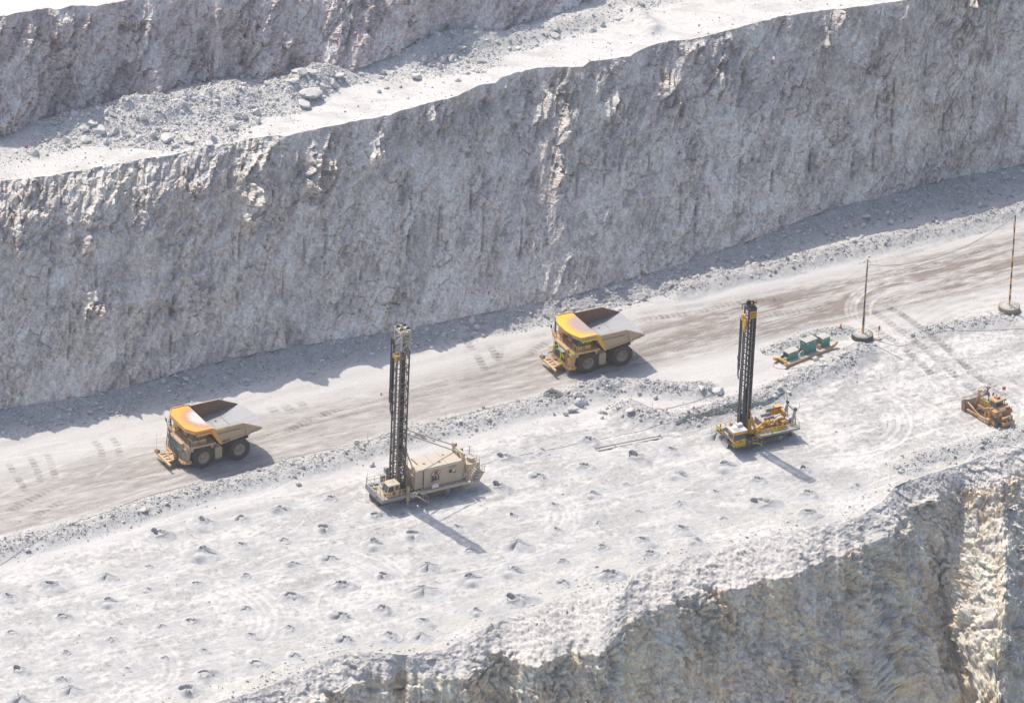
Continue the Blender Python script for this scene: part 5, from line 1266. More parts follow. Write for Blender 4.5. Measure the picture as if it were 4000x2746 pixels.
    rp.bar((-9.95, -1.7, 6.3), (-9.95, 1.7, 6.3), .35); rp.path([(-9.7, 1.6, 5.4), (-9.75, .9, 6.0), (-9.8, 0, 6.2), (-9.75, -.9, 6.0), (-9.7, -1.6, 5.4)], .12, 6)
    rp.box((-10.3, -1.9, 6.1), (-9.7, -1.2, 6.9)); rp.build('mast_rest', M_BEIGE, R)
    pf = MB(); pf.box((-13.4, -1.9, 2.7), (-9.5, 2.3, 2.85)); pf.box((-12.2, .6, 1.5), (-11.2, 2.2, 2.7)); pf.prism([(-13.4, 2.85), (-9.9, 2.85), (-10.4, 2.0), (-12.6, 1.7)], 2.1, 2.25); rear = pf.build('rear_platform', M_BEIGE, R)
    bx_ = MB(); bx_.box((-12.9, -.3, 2.85), (-10.7, 1.5, 4.3)); bx_.build('switchgear_box', M_BEIGE, rear)
    dm = MB(); dm.tube((-11.9, .4, 4.3), (-11.9, .4, 4.95), .62, 20); dm.tube((-12.1, -.5, 4.3), (-12.1, -.5, 6.2), .06, 8); dm.lathe([(0, .15), (.22, .12), (.1, 0), (0, 0)], (-12.1, -.5, 6.1), 'z', 10); dm.box((-11.3, -1.7, 4.2), (-10.5, -1.0, 5.9)); dm.build('exhaust_drum', M_BEIGE, rear)
    rr = MB(); rr.rail([(-9.8, 2.25, 2.85), (-13.35, 2.25, 2.85), (-13.35, -1.85, 2.85), (-9.8, -1.85, 2.85)], 1.1, .035, .9); rr.rail([(-10.8, 1.5, 4.3), (-12.8, 1.5, 4.3), (-12.8, -.3, 4.3)], .9, .03, 1.0); rr.build('rear_handrail', M_RAILB, rear)
    rs_ = MB(); rs_.ladder((-10.0, 2.65, 2.25), (-11.5, 2.65, 4.2), (0, 1, 0), .7, 7, .04, .22); rs_.bar((-10.0, 3.0, 3.3), (-11.5, 3.0, 5.2), .05); rs_.bar((-10.0, 2.3, 3.3), (-11.5, 2.3, 5.2), .05); rs_.build('rear_stairs', M_RAILB, rear)
    tb = MB(); tb.box((-12.3, 2.2, 1.7), (-11.5, 2.7, 2.5)); tb.build('tail_box', M_GREY, rear)
    # mast
    m = MB(); lattice(m, .05, 1.45, -1.1, 1.1, 2.3, 26.6, 1.45, .10, .055); lattice(m, .05, 1.45, -1.1, 1.1, 2.3, 9.0, .95, .12, .075, ('L', 'R')); m.box((-.1, -1.2, 8.6), (.4, 1.25, 9.5)); mast = m.build('mast', M_MASTBEIGE, R)
    mt = MB(); lattice(mt, .05, 1.45, -1.1, 1.1, 26.6, 29.5, 1.45, .11, .06, ('L', 'R', 'B')); mt.box((-.1, -1.25, 29.3), (1.6, -1.0, 29.75)); mt.box((-.1, 1.0, 29.3), (1.6, 1.25, 29.75)); mt.bar((1.5, -1.1, 29.45), (1.5, 1.1, 29.45), .16); mt.bar((0, -1.1, 29.45), (0, 1.1, 29.45), .16)
    mt.box((-.05, -1.1, 29.5), (.5, 1.1, 29.9)); mt.box((.95, -1.1, 29.5), (1.5, 1.1, 29.9)); mt.bar((.5, 0, 29.8), (1.0, .5, 29.8), .1); mt.build('mast_top', M_MASTTOP, mast)
    for x in (.2, 1.25):
        for y in (-.6, .55): sv = MB(); sv.lathe([(.06, -.08), (.3, -.1), (.27, 0), (.3, .1), (.06, .08)], (x, y, 29.95), 'y', 16); sv.build('sheave', M_CHAR, mast)
    lm = MB(); lm.tube((.3, 1.28, 29.3), (.3, 1.36, 29.3), .09, 8); lm.build('warning_lamp', M_AMBER, mast)
    fc = MB()
    for k in range(6): fc.bar((.25 + .12 * k, .9 - .25 * (k % 2), 2.5), (.3 + .11 * k, .8 - .25 * (k % 2), 28.8), .06)
    for k in range(5): fc.tube((.35 + .18 * k, -.3 + .12 * k, 3.0), (.35 + .16 * k, -.3 + .12 * k, 25.5 - 2.1 * k), .10, 8)
    fc.build('feed_cables', M_DARK, mast)
    tr = MB(); tr.box((.2, -1.0, 6.0), (.5, .3, 25.0)); tr.build('rod_carousel', M_DARK, mast)
    rh = MB(); rh.box((1.15, -.75, 24.8), (1.95, .55, 25.5)); rh.tube((1.55, -.1, 24.2), (1.55, -.1, 24.8), .34, 12); rh.tube((1.55, -.1, 25.5), (1.55, -.1, 25.9), .25, 12); rh.build('rotary_head', mat_paint('ochre_head_paint', (.52, .33, .10), .2), mast)
    hs = MB()
    for k in range(5): hs.path([(1.75, -1.15 + .05 * k, 26.6 - .25 * k), (1.95, -.9, 26.9 - .2 * k), (1.9, -.5, 26.5 - .2 * k), (1.7, -.2, 25.8)], .05, 6)
    for k in range(4): hs.path([(1.75, -1.3 + .12 * k, 16.8), (1.78, -1.3 + .12 * k, 15.5), (1.72, -1.1 + .1 * k, 14.9 - .1 * k), (1.6, -.8 + .1 * k, 14.6), (1.5, -.6, 15.4)], .05, 6)
    hs.path([(1.8, -1.6, 20.3), (1.85, -1.4, 19.2), (1.8, -.6, 18.7), (1.7, .4, 19.0), (1.6, 1.1, 19.4)], .06, 6); hs.build('hose_loop', M_RODS, mast)
    ty = MB(); ty.box((1.62, -1.6, 16.6), (1.76, -.95, 27.7)); ty.bar((1.78, -1.58, 16.6), (1.78, -1.58, 27.7), .08); ty.bar((1.78, -.98, 16.6), (1.78, -.98, 27.7), .08); ty.build('hose_tray', M_CHAR, mast)
    dp = MB(); dp.tube((1.5, -.1, 2.4), (1.5, -.1, 24.3), .17, 12); dp.build('drill_pipe', M_RODS, mast)
    pw = MB(); pw.tube((1.25, -.75, 2.4), (1.25, -.75, 23.5), .10, 8); pw.build('pull_down_ram', M_CHAR, mast)
    ck = MB()
    for k in range(26):
        a = RNG.uniform(0, 1, 3); ck.box((.1 + 1.7 * a[0], -1.2 + 2.3 * a[1], 2.4 + 1.5 * a[2]), (.1 + 1.7 * a[0] + .3, -1.2 + 2.3 * a[1] + .25, 2.4 + 1.5 * a[2] + .3))
    ck.build('mast_foot_gear', M_DARK, mast)
    for s in (1, -1):
        sy = MB(); sy.tube((0, s * 1.15, 12.0), (-9.95, s * 1.5, 6.4), .10, 8); sy.build('mast_stay', M_BEIGE, R)
        ty_ = MB(); ty_.tube((-2.2, s * 1.55, 2.6), (-1.0, s * 1.45, 6.2), .27, 12); ty_.tube((-1.0, s * 1.45, 6.2), (0, s * 1.3, 8.9), .12, 10); ty_.bar((-1.8, s * 1.9, 4.0), (-1.0, s * 1.0, 4.6), .26); ty_.build('tilt_ram', M_BEIGE, R)
        pv = MB(); pv.prism([(-.9, 2.3), (.2, 2.3), (.1, 5.0), (-.3, 5.2)], s * 1.28, s * 1.5); pv.build('mast_pivot', M_MASTBEIGE, R)
    ld = MB(); ld.ladder((-.35, .9, 2.4), (-.35, .9, 8.5), (0, 1, 0), .5, 16, .03); ld.build('mast_ladder', M_RAILB, mast)
    return R
ra = make_rig_a(); ra.location.z = ground_at(-17.5, -50) - .05
tag(ra, 'big beige blast hole drill rig numbered 361 with a tall greasy lattice mast', 'drill rig', 'drill rigs on the white bench')

def make_rig_b():
    R = empty('drill_rig', (39.68, -24.73, 0), rad(-151.5))
    for s in (1, -1): crawler(R, -2.45, 4.4, 1.6 if s > 0 else -2.4, 2.4 if s > 0 else -1.6, .60, None, M_GREY)
    mf = MB(); mf.box((-4.5, -1.5, 1.2), (5.0, 1.5, 1.9)); mf.box((-1, -1.2, .5), (3, 1.2, 1.2)); mf.build('main_frame', M_CHAR, R)
    for x, y in ((2.3, 2.0), (2.3, -2.0), (-4.3, 1.0), (-4.3, -1.0)):
        j = MB(); j.tube((x, y, .8), (x, y, 2.75), .24, 12); j.tube((x, y, .1), (x, y, .9), .14, 10); j.tube((x, y, 0), (x, y, .1), .42, 14); j.build('leveling_jack', M_RIGYEL if x > 0 else M_CHAR, R)
    d = MB(); d.box((2.5, -2.6, 1.35), (6.9, 3.5, 1.5)); d.box((3.0, 3.35, .95), (6.7, 3.5, 1.5)); d.box((6.6, .8, 1.0), (6.9, 3.5, 1.5)); deck = d.build('front_deck', M_CHAR, R)
    e = MB(); e.box((5.15, 3.5, 1.40), (6.75, 3.54, 1.50)); e.box((3.05, 3.5, 1.40), (3.75, 3.54, 1.50)); e.bar((6.92, 3.5, 1.47), (6.92, 2.4, 1.47), .06, .1); e.bar((3.05, 3.56, 1.42), (2.15, 3.56, .85), .05, .1); e.build('reflective_edge', M_HIVIS, deck)
    tx = MB(); tx.box((3.85, 3.5, 1.42), (5.05, 3.53, 2.3)); tx.build('side_panel', M_CHAR, deck)
    em = MB()
    for a in (0, 2.1, 4.2): em.prism([(4.45 + .22 * math.cos(a + t), 1.88 + .22 * math.sin(a + t)) for t in (0, .35, .7, 1.0)] + [(4.45 + .1 * math.cos(a + t), 1.88 + .1 * math.sin(a + t)) for t in (1.0, .5, 0)], 3.53, 3.545)
    em.build('panel_emblem', M_RAILY, deck)
    c = MB(); c.prism([(5.0, 1.5), (6.75, 1.5), (7.3, 2.6), (7.25, 3.95), (5.0, 3.95)], 1.75, 3.4); c.box((4.9, 1.65, 3.55), (7.32, 3.48, 3.98)); cab = c.build('cab', M_RIGYEL, R)
    rf = MB(); rf.box((4.85, 1.45, 3.98), (7.4, 3.52, 4.08)); rf.build('cab_roof', M_WHITE, cab)
    rp = MB(); rp.box((5.7, 2.2, 4.08), (6.9, 3.3, 4.10)); rp.build('roof_plate', M_GREY, cab)
    ac = MB(); ac.box((5.0, 1.5, 4.08), (5.9, 2.2, 4.5)); ac.build('air_conditioner', M_WHITE, cab)
    g = MB()
    g.prism([(5.15, 2.72), (5.15, 3.5), (7.16, 3.5), (7.2, 2.35)], 3.4, 3.42); g.prism([(7.26, 2.5), (7.33, 2.75), (7.30, 3.5), (7.26, 3.5)], 1.85, 3.3); g.build('window', M_GLASS, cab)
    f = MB(); f.bar((6.1, 3.43, 2.55), (6.1, 3.43, 3.5), .06); f.bar((5.15, 3.43, 3.1), (7.15, 3.43, 3.1), .05); f.bar((7.34, 2.6, 2.7), (7.3, 2.6, 3.5), .05); f.box((5.0, 3.4, 2.4), (5.14, 3.44, 3.6)); f.build('window_frame', M_CHAR, cab)
    cm = MB(); cm.lathe([(.1, .03), (.26, .03), (.26, 0), (.1, 0)], (5.95, 3.4, 2.15), 'y', 18); cm.build('cab_emblem', M_RUST, cab)
    ry = MB(); ry.rail([(6.85, 3.45, 1.5), (5.1, 3.45, 1.5)], 1.0, .04, .8); ry.rail([(3.8, 3.45, 1.5), (2.9, 3.45, 1.5), (2.6, 2.95, 2.0)], 1.0, .04, .7); ry.rail([(7.0, -.4, 1.5), (7.0, -2.5, 1.5), (4.6, -2.5, 1.5)], 1.0, .035, .9)
    ry.rail([(7.0, -2.5, 1.2), (7.8, -2.5, .8)], 1.1, .035, 1.0); ry.bar((2.9, 3.5, 2.5), (2.15, 3.5, 1.9), .06); ry.bar((2.9, 3.5, 1.5), (2.15, 3.5, .6), .05); ry.bar((2.15, 3.5, .6), (2.15, 3.5, 1.9), .05); ry.box((4.4, -2.6, 1.5), (4.6, -2.0, 2.4)); ry.tube((6.4, -2.3, 1.5), (6.4, -2.3, 2.6), .12, 8); ry.build('front_handrail', M_RAILY, R)
    fp = MB(); fp.box((7.02, -2.2, 1.9), (7.05, -1.2, 2.45)); pn = fp.build('number_panel', M_CHAR, R); text_part('fleet_number', '363', .62, M_YTAPE, pn, (7.06, -1.7, 2.18), (0, 1, 0), (0, 0, 1), .02)
    bl = MB(); n = 8
    pr = [(6.7 + .35 * math.sin(math.pi * k / n) * -1 + .05 * k, .0 + 1.75 * k / n) for k in range(n + 1)]
    bl.prism([(7.1 - .55 * math.sin(math.pi * .5 * k / n) , .02 + 1.7 * k / n) for k in range(n + 1)] + [(7.0 - .55 * math.sin(math.pi * .5 * k / n), .02 + 1.7 * k / n) for k in range(n, -1, -1)], -.7, 1.15); bl.box((6.35, -.8, 1.1), (6.62, 1.2, 2.0)); bl.build('dust_plate', M_GREY, R)
    # engine deck
    w = MB(); w.box((-4.9, 2.2, 1.95), (2.6, 2.9, 2.03)); w.box((-4.9, 2.8, 1.75), (2.6, 2.92, 2.1)); w.box((-4.9, -2.9, 1.95), (2.6, 2.2, 2.0)); w.box((-5.0, -2.2, 1.7), (-4.0, 2.2, 2.02)); walk = w.build('walkway', M_GREY, R)
    t_ = MB(); t_.box((.1, 2.92, 2.0), (2.4, 2.94, 2.08)); t_.box((-1.4, 2.92, 2.02), (-.3, 2.94, 2.1)); t_.build('reflective_edge', M_HIVIS, walk)
    hr = MB(); hr.rail([(2.5, 2.86, 2.05), (-.85, 2.86, 2.05)], 1.0, .035, 1.1); hr.rail([(-1.0, 2.86, 2.05), (-4.8, 2.86, 2.05), (-4.9, 1.2, 2.05)], 1.0, .035, 1.2); hr.build('walkway_handrail', M_RAILY, walk)
    for x in (1.7, .55, -2.4, -3.6): gu = MB(); gu.bar((x, 2.84, 2.06), (x - .5, 2.3, 2.06), .07, .03); gu.build('grating_bar', M_WHITE, walk)
    bn = MB(); bn.box((.25, 2.84, 2.45), (2.1, 2.87, 3.0)); bn.build('side_banner', M_TAN, walk)
    sp = MB(); sp.box((-.75, 2.84, 2.45), (.15, 2.87, 3.05)); pn2 = sp.build('number_panel', M_CHAR, walk); text_part('fleet_number', '363', .72, M_YTAPE, pn2, (-.3, 2.885, 2.75), (-1, 0, 0), (0, 0, 1), .025)
    ex = MB(); ex.tube((-.05, 2.75, 2.1), (-.05, 2.75, 2.5), .1, 8); ex.build('fire_extinguisher', M_RED, walk)
    en = MB(); en.box((-2.2, .2, 2.0), (1.2, 1.7, 2.35)); en.box((-1.9, .4, 2.35), (.4, 1.3, 3.1)); en.prism([(1.2, 2.0), (2.9, 2.0), (2.0, 2.9), (1.2, 2.6)], 1.0, 1.6); en.tube((.9, 1.75, 2.25), (-1.4, 1.75, 2.25), .28, 12); en.tube((-1.6, 1.9, 2.3), (-2.0, 1.9, 2.3), .2, 10)
    eng = en.build('engine', M_RIGYEL, R)
    for x in (.75, .05, -.7, -1.4):
        cy = MB(); cy.box((x - .28, 1.0, 2.9), (x + .2, 1.55, 3.5)); cy.tube((x - .05, 1.3, 3.5), (x - .05, 1.3, 3.68), .14, 8); cy.tube((x, 1.56, 3.2), (x, 1.75, 3.2), .12, 8); cy.build('cylinder_head', M_YELLOW, eng)
    rd = MB(); rd.box((-3.6, -1.35, 2.0), (-1.0, -.95, 3.95)); rd.box((-3.6, -1.9, 3.0), (-2.6, -1.0, 4.2)); rd.box((-3.7, -2.0, 2.0), (-3.4, .2, 3.9))
    for k in range(5): rd.bar((-1.2 - .5 * k, -.93, 2.1), (-1.2 - .5 * k, -.93, 3.9), .1)
    rd.build('radiator', M_RIGYEL, R)
    pi_ = MB(); pi_.bar((-1.0, -1.1, 4.0), (-3.5, -1.1, 4.05), .28, .12); pi_.path([(-1.2, -.9, 3.9), (-2.0, -.8, 4.1), (-2.6, -.8, 4.15), (-3.4, -.7, 4.3), (-3.8, -.6, 4.1)], .07, 6); pi_.build('coolant_pipe', M_CHAR, R)
    mu = MB(); mu.tube((.5, 0, 3.85), (-.95, 0, 3.95), .26, 14); mu.tube((.25, .6, 3.5), (-1.75, .6, 3.72), .24, 14); mu.tube((.15, .65, 2.4), (.15, .65, 3.5), .18, 10); mu.build('muffler', mat_plain('blue_grey_muffler', (.23, .26, .28), .5, .4), R)
    ep = MB(); ep.path([(-.3, 1.75, 3.0), (-.7, 1.7, 3.05), (-1.1, 1.5, 3.5), (-1.9, 1.4, 3.7), (-2.6, 1.3, 3.75)], .11, 8); ep.path([(-1.3, 1.0, 3.75), (-1.6, 1.0, 3.9), (-2.4, .9, 4.0)], .16, 8); ep.build('exhaust_pipe', M_WHITE, R)
    gb = MB(); gb.box((1.15, -.6, 2.6), (1.35, 1.2, 3.75)); gb.build('oil_cooler', M_GREY, R)
    tk = MB(); tk.tube((-2.35, 1.75, 2.0), (-2.35, 1.75, 3.3), .30, 14); tk.tube((-2.85, 1.4, 2.0), (-2.85, 1.4, 3.1), .26, 14); tk.box((-2.9, .2, 3.0), (-1.9, 1.2, 3.45)); tk.build('receiver_tank', M_RIGYEL, R)
    cl = MB(); rg = np.random.default_rng(9)
    for k in range(60):
        a = rg.uniform(0, 1, 3); p = Vector((-3.2 + 4.4 * a[0], .1 + 1.7 * a[1], 2.1 + 1.4 * a[2])); cl.path([p, p + Vector((rg.uniform(-.5, .5), rg.uniform(-.2, .3), rg.uniform(-.1, .4))), p + Vector((rg.uniform(-.8, .8), rg.uniform(-.2, .3), rg.uniform(-.4, .2)))], .035, 5)
    cl.build('hydraulic_hoses', M_DARK, R)
    fx = MB()
    for k in range(34):
        a = rg.uniform(0, 1, 3); x, y, z = -3.3 + 4.4 * a[0], .2 + 1.6 * a[1], 2.1 + 1.2 * a[2]; q = rg.uniform(.08, .22); fx.box((x - q, y - q, z - q * .7), (x + q, y + q, z + q * .7))
    fx.build('engine_fittings', M_ORANGE, R)
    vn = MB(); vn.tube((-4.2, .9, 2.0), (-4.2, .9, 3.0), .13, 10); vn.lathe([(0, .18), (.2, .16), (.36, .04), (.3, 0), (0, 0)], (-4.2, .9, 3.0), 'z', 16); vn.box((-4.6, -.6, 2.0), (-3.9, .5, 2.5)); vn.build('air_cleaner', M_WHITE, R)
    af = MB()
    for y in (1.75, -1.0): af.bar((-3.9, y * 1.05, 2.0), (-4.65, y * .85, 4.5), .36, .24); af.bar((-4.75, y, 2.0), (-4.7, y * .85, 3.8), .12)
    af.bar((-4.65, -1.0, 4.5), (-4.65, 1.7, 4.5), .34, .28); af.bar((-4.4, -.9, 3.4), (-4.2, 1.7, 2.6), .14); rest = af.build('mast_rest', M_GREY, R)
    la = MB()
    for y in (-.95, 1.6): la.box((-4.85, y - .22, 4.62), (-4.45, y + .22, 4.9))
    la.path([(-4.7, -1.1, 4.6), (-4.9, -1.5, 4.9), (-4.8, -1.6, 5.9)], .045, 6); la.path([(-4.8, 1.8, 4.5), (-5.1, 2.0, 5.2), (-5.1, 1.9, 5.9)], .03, 6); la.bar((-5.1, 2.0, 5.2), (-5.5, 2.3, 5.6), .05); la.build('work_lamp', M_DARK, rest)
    # mast
    xa, xb, yb0, yb1 = 2.95, 4.2, -.68, .62
    m = MB()
    for x in (xa, xb):
        for y in (yb0, yb1): m.bar((x, y, 1.6), (x, y, 23.3), .2)
    for k in range(15):
        z = 9.0 + k * .95
        for y in (yb0, yb1): m.bar((xa, y, z), (xb, y, z + .95), .09); m.bar((xa, y, z), (xb, y, z), .08)
        m.bar((xa, yb0, z), (xa, yb1, z + .95), .08); m.bar((xb, yb0, z), (xb - .02, yb1, z), .06)
    m.box((xa - .08, yb0 - .02, 8.0), (xa + .12, yb1 - .1, 23.0))
    for y in (yb0, yb1):
        m.prism([(xa, 1.6), (xb, 1.6), (xb, 8.8), (xb - .25, 8.8), (xb - .45, 4.6), (xb - .75, 4.6), (xa + .3, 8.8), (xa, 8.8)], y - .06, y + .06)
        for k in range(5): m.bar((xa + .3, y, 4.9 + k * .8), (xb - .3, y, 5.5 + k * .8), .07)
    m.prism([(yb0, 1.6), (yb1, 1.6), (yb1, 8.8), (yb0, 8.8)], xa - .04, xa + .04, 'yz'); mast = m.build('mast', M_CHAR, R)
    hd = MB(); hd.box((xa - .1, yb0 - .1, 23.3), (xb + .1, yb1 + .1, 23.75)); hd.box((xa + .1, -.6, 23.75), (xb - .2, .5, 24.1)); hd.bar((xa - .4, 0, 24.25), (xb + .9, -.3, 24.25), .16); hd.bar((xb + .75, -.3, 24.2), (xb + .75, -.3, 23.3), .08); hd.build('crown', M_CHAR, mast)
    for x, z in ((3.9, 24.45), (3.25, 24.25)): sv = MB(); sv.lathe([(.08, -.12), (.36, -.14), (.33, 0), (.36, .14), (.08, .12)], (x, -.2, z), 'y', 18); sv.build('sheave', M_DARK, mast)
    bc = MB(); bc.tube((3.55, .2, 24.1), (3.55, .2, 24.5), .13, 8); bc.build('beacon', M_AMBER, mast)
    sg = MB(); sg.box((xa - .08, yb1 + .11, 22.0), (xb - .12, yb1 + .15, 23.25)); plate = sg.build('crown_plate', M_RIGYEL, mast)
    tl = MB(); tl.box((xa + .05, yb1 + .15, 22.75), (xb - .25, yb1 + .16, 22.9)); tl.box((xa + .05, yb1 + .15, 22.3), (xb - .25, yb1 + .16, 22.4)); tl.build('plate_stripe', M_RUST, plate)
    cb = MB(); cb.tube((xa + .55, yb1 + .15, 2.0), (xa + .55, yb1 + .15, 22.0), .055, 6); cb.build('feed_hose', mat_plain('pale_hose', (.42, .38, .31), .6), mast)
    for k in range(1): pass
    fc = MB()
    for k in range(5): fc.bar((3.05 + .1 * k, .2 - .15 * k, 2.0), (3.05 + .1 * k, .2 - .15 * k, 22.8), .06)
    fc.build('feed_cables', M_DARK, mast)
    rh = MB(); rh.box((4.15, -.5, 20.6), (4.65, .4, 21.7)); rh.tube((4.4, -.05, 19.9), (4.4, -.05, 20.6), .3, 12); rh.tube((4.4, -.05, 19.4), (4.4, -.05, 19.9), .2, 12); rh.box((4.2, -.9, 21.3), (4.7, -.4, 22.2)); rh.tube((4.4, -.3, 21.7), (4.4, -.3, 22.4), .2, 10); rh.path([(4.5, -.7, 22.2), (4.6, -.3, 22.5), (4.5, .2, 22.0)], .08, 6); rh.build('rotary_head', M_YELLOW, mast)
    dp = MB(); dp.tube((4.38, -.05, 1.6), (4.38, -.05, 19.5), .15, 12); dp.tube((4.38, -.6, 1.6), (4.38, -.6, 12.5), .10, 8); dp.build('drill_pipe', M_RODS, mast)
    ty = MB(); ty.box((4.36, -1.35, 12.4), (4.5, -.85, 21.2)); ty.bar((4.52, -1.34, 12.4), (4.52, -1.34, 21.2), .07); ty.build('hose_tray', M_CHAR, mast)
    hs = MB()
    for k in range(4): hs.path([(4.5, -1.3 + .12 * k, 12.6), (4.52, -1.3 + .12 * k, 11.6), (4.5, -1.1 + .1 * k, 10.9), (4.4, -.8 + .1 * k, 10.7), (4.3, -.5, 11.2), (4.3, -.4, 12.2)], .045, 6)
    hs.path([(4.55, -1.6, 14.6), (4.6, -1.3, 14.0), (4.5, -.5, 13.6), (4.4, .3, 13.8), (4.2, .8, 14.0)], .05, 6)
    for z in (18.2, 15.6, 14.4): hs.bar((4.56, -1.36, z), (4.56, -.86, z), .06)
    hs.build('hose_loop', M_RODS, mast)
    tw = MB(); tw.box((4.2, -1.1, 5.0), (4.6, -.6, 5.3)); tw.bar((4.5, -1.2, 5.6), (4.3, -.1, 4.9), .12); tw.bar((4.6, -1.0, 4.9), (4.3, -.2, 5.3), .1); tw.build('tool_wrench', M_RODS, mast)
    tj = MB(); tj.tube((4.3, .15, 1.5), (4.3, .15, 4.0), .06, 6); tj.build('jack_hose', M_RODS, mast)
    for s in (1, -1):
        pv = MB(); pv.bar((3.2, s * 1.15, 1.6), (3.15, s * 1.0, 4.4), .5, .25); pv.bar((3.1, s * 1.1, 4.3), (2.3, s * 1.5, 2.6), .34, .22); pv.bar((2.3, s * 1.5, 2.6), (1.3, s * 1.55, 3.3), .3, .22); pv.build('mast_pivot', M_RIGYEL, R)
        tr_ = MB(); tr_.tube((2.2, s * 1.3, 2.5), (2.75, s * 1.1, 4.5), .17, 10); tr_.tube((2.75, s * 1.1, 4.5), (3.2, s * .85, 6.1), .08, 8); tr_.build('tilt_ram', M_RIGYEL, R)
    return R
rb = make_rig_b(); rb.location.z = ground_at(38.5, -25.5) - .05
tag(rb, 'amber yellow blast hole drill rig numbered 363 with a slim charcoal mast', 'drill rig', 'drill rigs on the white bench')
M_DOZER = mat_paint('worn_dozer_paint', (0.56, 0.285, 0.085), 0.36, 0.6, grime=(.10, .065, .045), grime_amt=.6)
# ================================================================== BULLDOZER
def make_dozer():
    a = rad(127.5); f = np.array([math.cos(a), math.sin(a)]); l = np.array([-f[1], f[0]])
    o = np.array([76.08, -18.26]) + l * -1.85
    R = empty('bulldozer', (o[0], o[1], ground_at(o[0], o[1]) - .04), a)
    def track(y0, y1):
        # high sprocket triangle
        P = [(.55, .55, .52), (4.75, .55, .52), (1.75, 1.95, .55)]
        n = []; ring = []
        def arc(cx, cz, r_, t0, t1, k):
            for i in range(k + 1):
                t = t0 + (t1 - t0) * i / k; ring.append((cx + r_ * math.cos(t), cz + r_ * math.sin(t)))
        d1 = math.atan2(1.95 - .55, 1.75 - 4.75); d2 = math.atan2(.55 - 1.95, .55 - 1.75)
        arc(4.75, .55, .55, -math.pi / 2, d1 - math.pi / 2, 8); arc(1.75, 1.95, .55, d1 - math.pi / 2, d2 - math.pi / 2 + 2 * math.pi, 8); arc(.55, .55, .55, d2 - math.pi / 2 + 2 * math.pi, 3 * math.pi / 2, 8); ring.append(ring[0])
        ring = np.array(ring); s = np.concatenate([[0], np.cumsum(np.linalg.norm(np.diff(ring, axis=0), axis=1))]); L = s[-1]; k = int(L / .25); mb = MB(); yc_ = (y0 + y1) / 2; hw = (y1 - y0) / 2
        for i in range(k):
            q = L * i / k; x, z = np.interp(q, s, ring[:, 0]), np.interp(q, s, ring[:, 1]); x2, z2_ = np.interp((q + .05) % L, s, ring[:, 0]), np.interp((q + .05) % L, s, ring[:, 1]); an = math.atan2(z2_ - z, x2 - x)
            m = Matrix.Translation((x, yc_, z)) @ Matrix.Rotation(-an, 4, 'Y'); mb.box((-.115, -hw, -.05), (.115, hw, .03), m); mb.box((-.03, -hw, -.13), (.03, hw, -.05), m)
        t = mb.build('crawler_track', M_TRACK, R)
        fr = MB(); fr.prism([(.6, .3), (4.7, .3), (4.6, .85), (2.6, 1.0), (1.9, 1.5), (1.4, 1.4), (.7, .9)], y0 + .12, y1 - .1); fr.prism([(2.2, .9), (2.9, .9), (2.6, 1.75), (2.35, 1.7)], y0 + .1, y1 + .05); fr.build('track_frame', M_DOZER, t)
        for x, z, r_ in ((.55, .55, .42), (4.75, .55, .42), (1.75, 1.95, .46)):
            w = MB(); w.lathe([(0, .02), (.18, .02), (.2, -.06), (r_ - .1, -.08), (r_, -.05), (r_, -.4), (0, -.4)], (x, y1, z), n=20); w.build('track_wheel', M_DOZER, t)
    track(1.15, 1.75); track(-1.75, -1.15)
    b = MB(); b.box((.2, -1.15, .7), (5.2, 1.15, 1.7)); b.box((.3, -1.7, 1.75), (3.2, 1.7, 2.05)) ; body = b.build('body', M_DOZER, R)
    fe = MB()
    for s in (1, -1): fe.prism([(.0, 1.9), (.3, 2.6), (1.7, 2.65), (3.0, 2.1), (3.0, 1.95), (.3, 1.8)], s * .85, s * 1.7); fe.tube((1.55, s * 1.2, 2.6), (1.55, s * 1.75, 2.6), .3, 10)
    fe.build('fender', M_DOZER, body)
    h = MB(); h.prism([(2.9, 1.6), (5.25, 1.6), (5.3, 2.75), (2.9, 2.95)], -.72, .72); hood = h.build('engine_hood', M_DOZER, R)
    ex = MB(); ex.box((3.1, -.5, 2.9), (5.0, .5, 3.0)); ex.build('hood_top', M_GREY, hood)
    tp = MB(); tp.bar((5.2, .73, 2.72), (2.95, .73, 2.92), .04, .1); tp.bar((2.93, .74, 1.9), (2.93, .74, 2.9), .05); tp.bar((4.0, .74, 1.9), (4.0, .74, 2.5), .09, .03); tp.build('reflective_strip', M_HIVIS, hood)
    for y in (.42, -.42): ep = MB(); ep.tube((3.5, y, 2.95), (3.5, y, 3.95), .13, 10); ep.tube((3.5, y, 3.95), (3.42, y, 4.1), .12, 10); ep.build('exhaust_stack', M_DARK, hood)
    c = MB(); c.box((1.2, -.85, 2.05), (2.9, .85, 2.75)); c.box((1.1, -.95, 3.78), (3.0, .95, 3.95)); c.prism([(1.3, 2.7), (2.85, 2.7), (2.6, 3.8), (1.4, 3.8)], -.75, .75); cab = c.build('cab', M_DOZER, R)
    g = MB()
    for s in (1, -1): g.prism([(1.45, 2.8), (2.75, 2.8), (2.55, 3.7), (1.5, 3.7)], s * .755, s * .775)
    g.prism([(1.29, 2.8), (1.31, 2.8), (1.41, 3.7), (1.38, 3.7)], -.65, .65); g.build('window', M_GLASS, cab)
    fr = MB()
    for s in (1, -1):
        for x in (1.2, 2.85): fr.bar((x, s * .85, 2.7), (x, s * .85, 3.8), .09)
    fr.build('roll_bar', M_DOZER, cab)
    st = MB(); st.bar((1.1, .96, 3.8), (3.0, .96, 3.8), .04, .09); st.bar((1.09, -.9, 3.8), (1.09, .9, 3.8), .04, .09); st.bar((2.86, .9, 2.7), (2.86, .9, 3.75), .05); st.build('reflective_strip', M_HIVIS, cab)
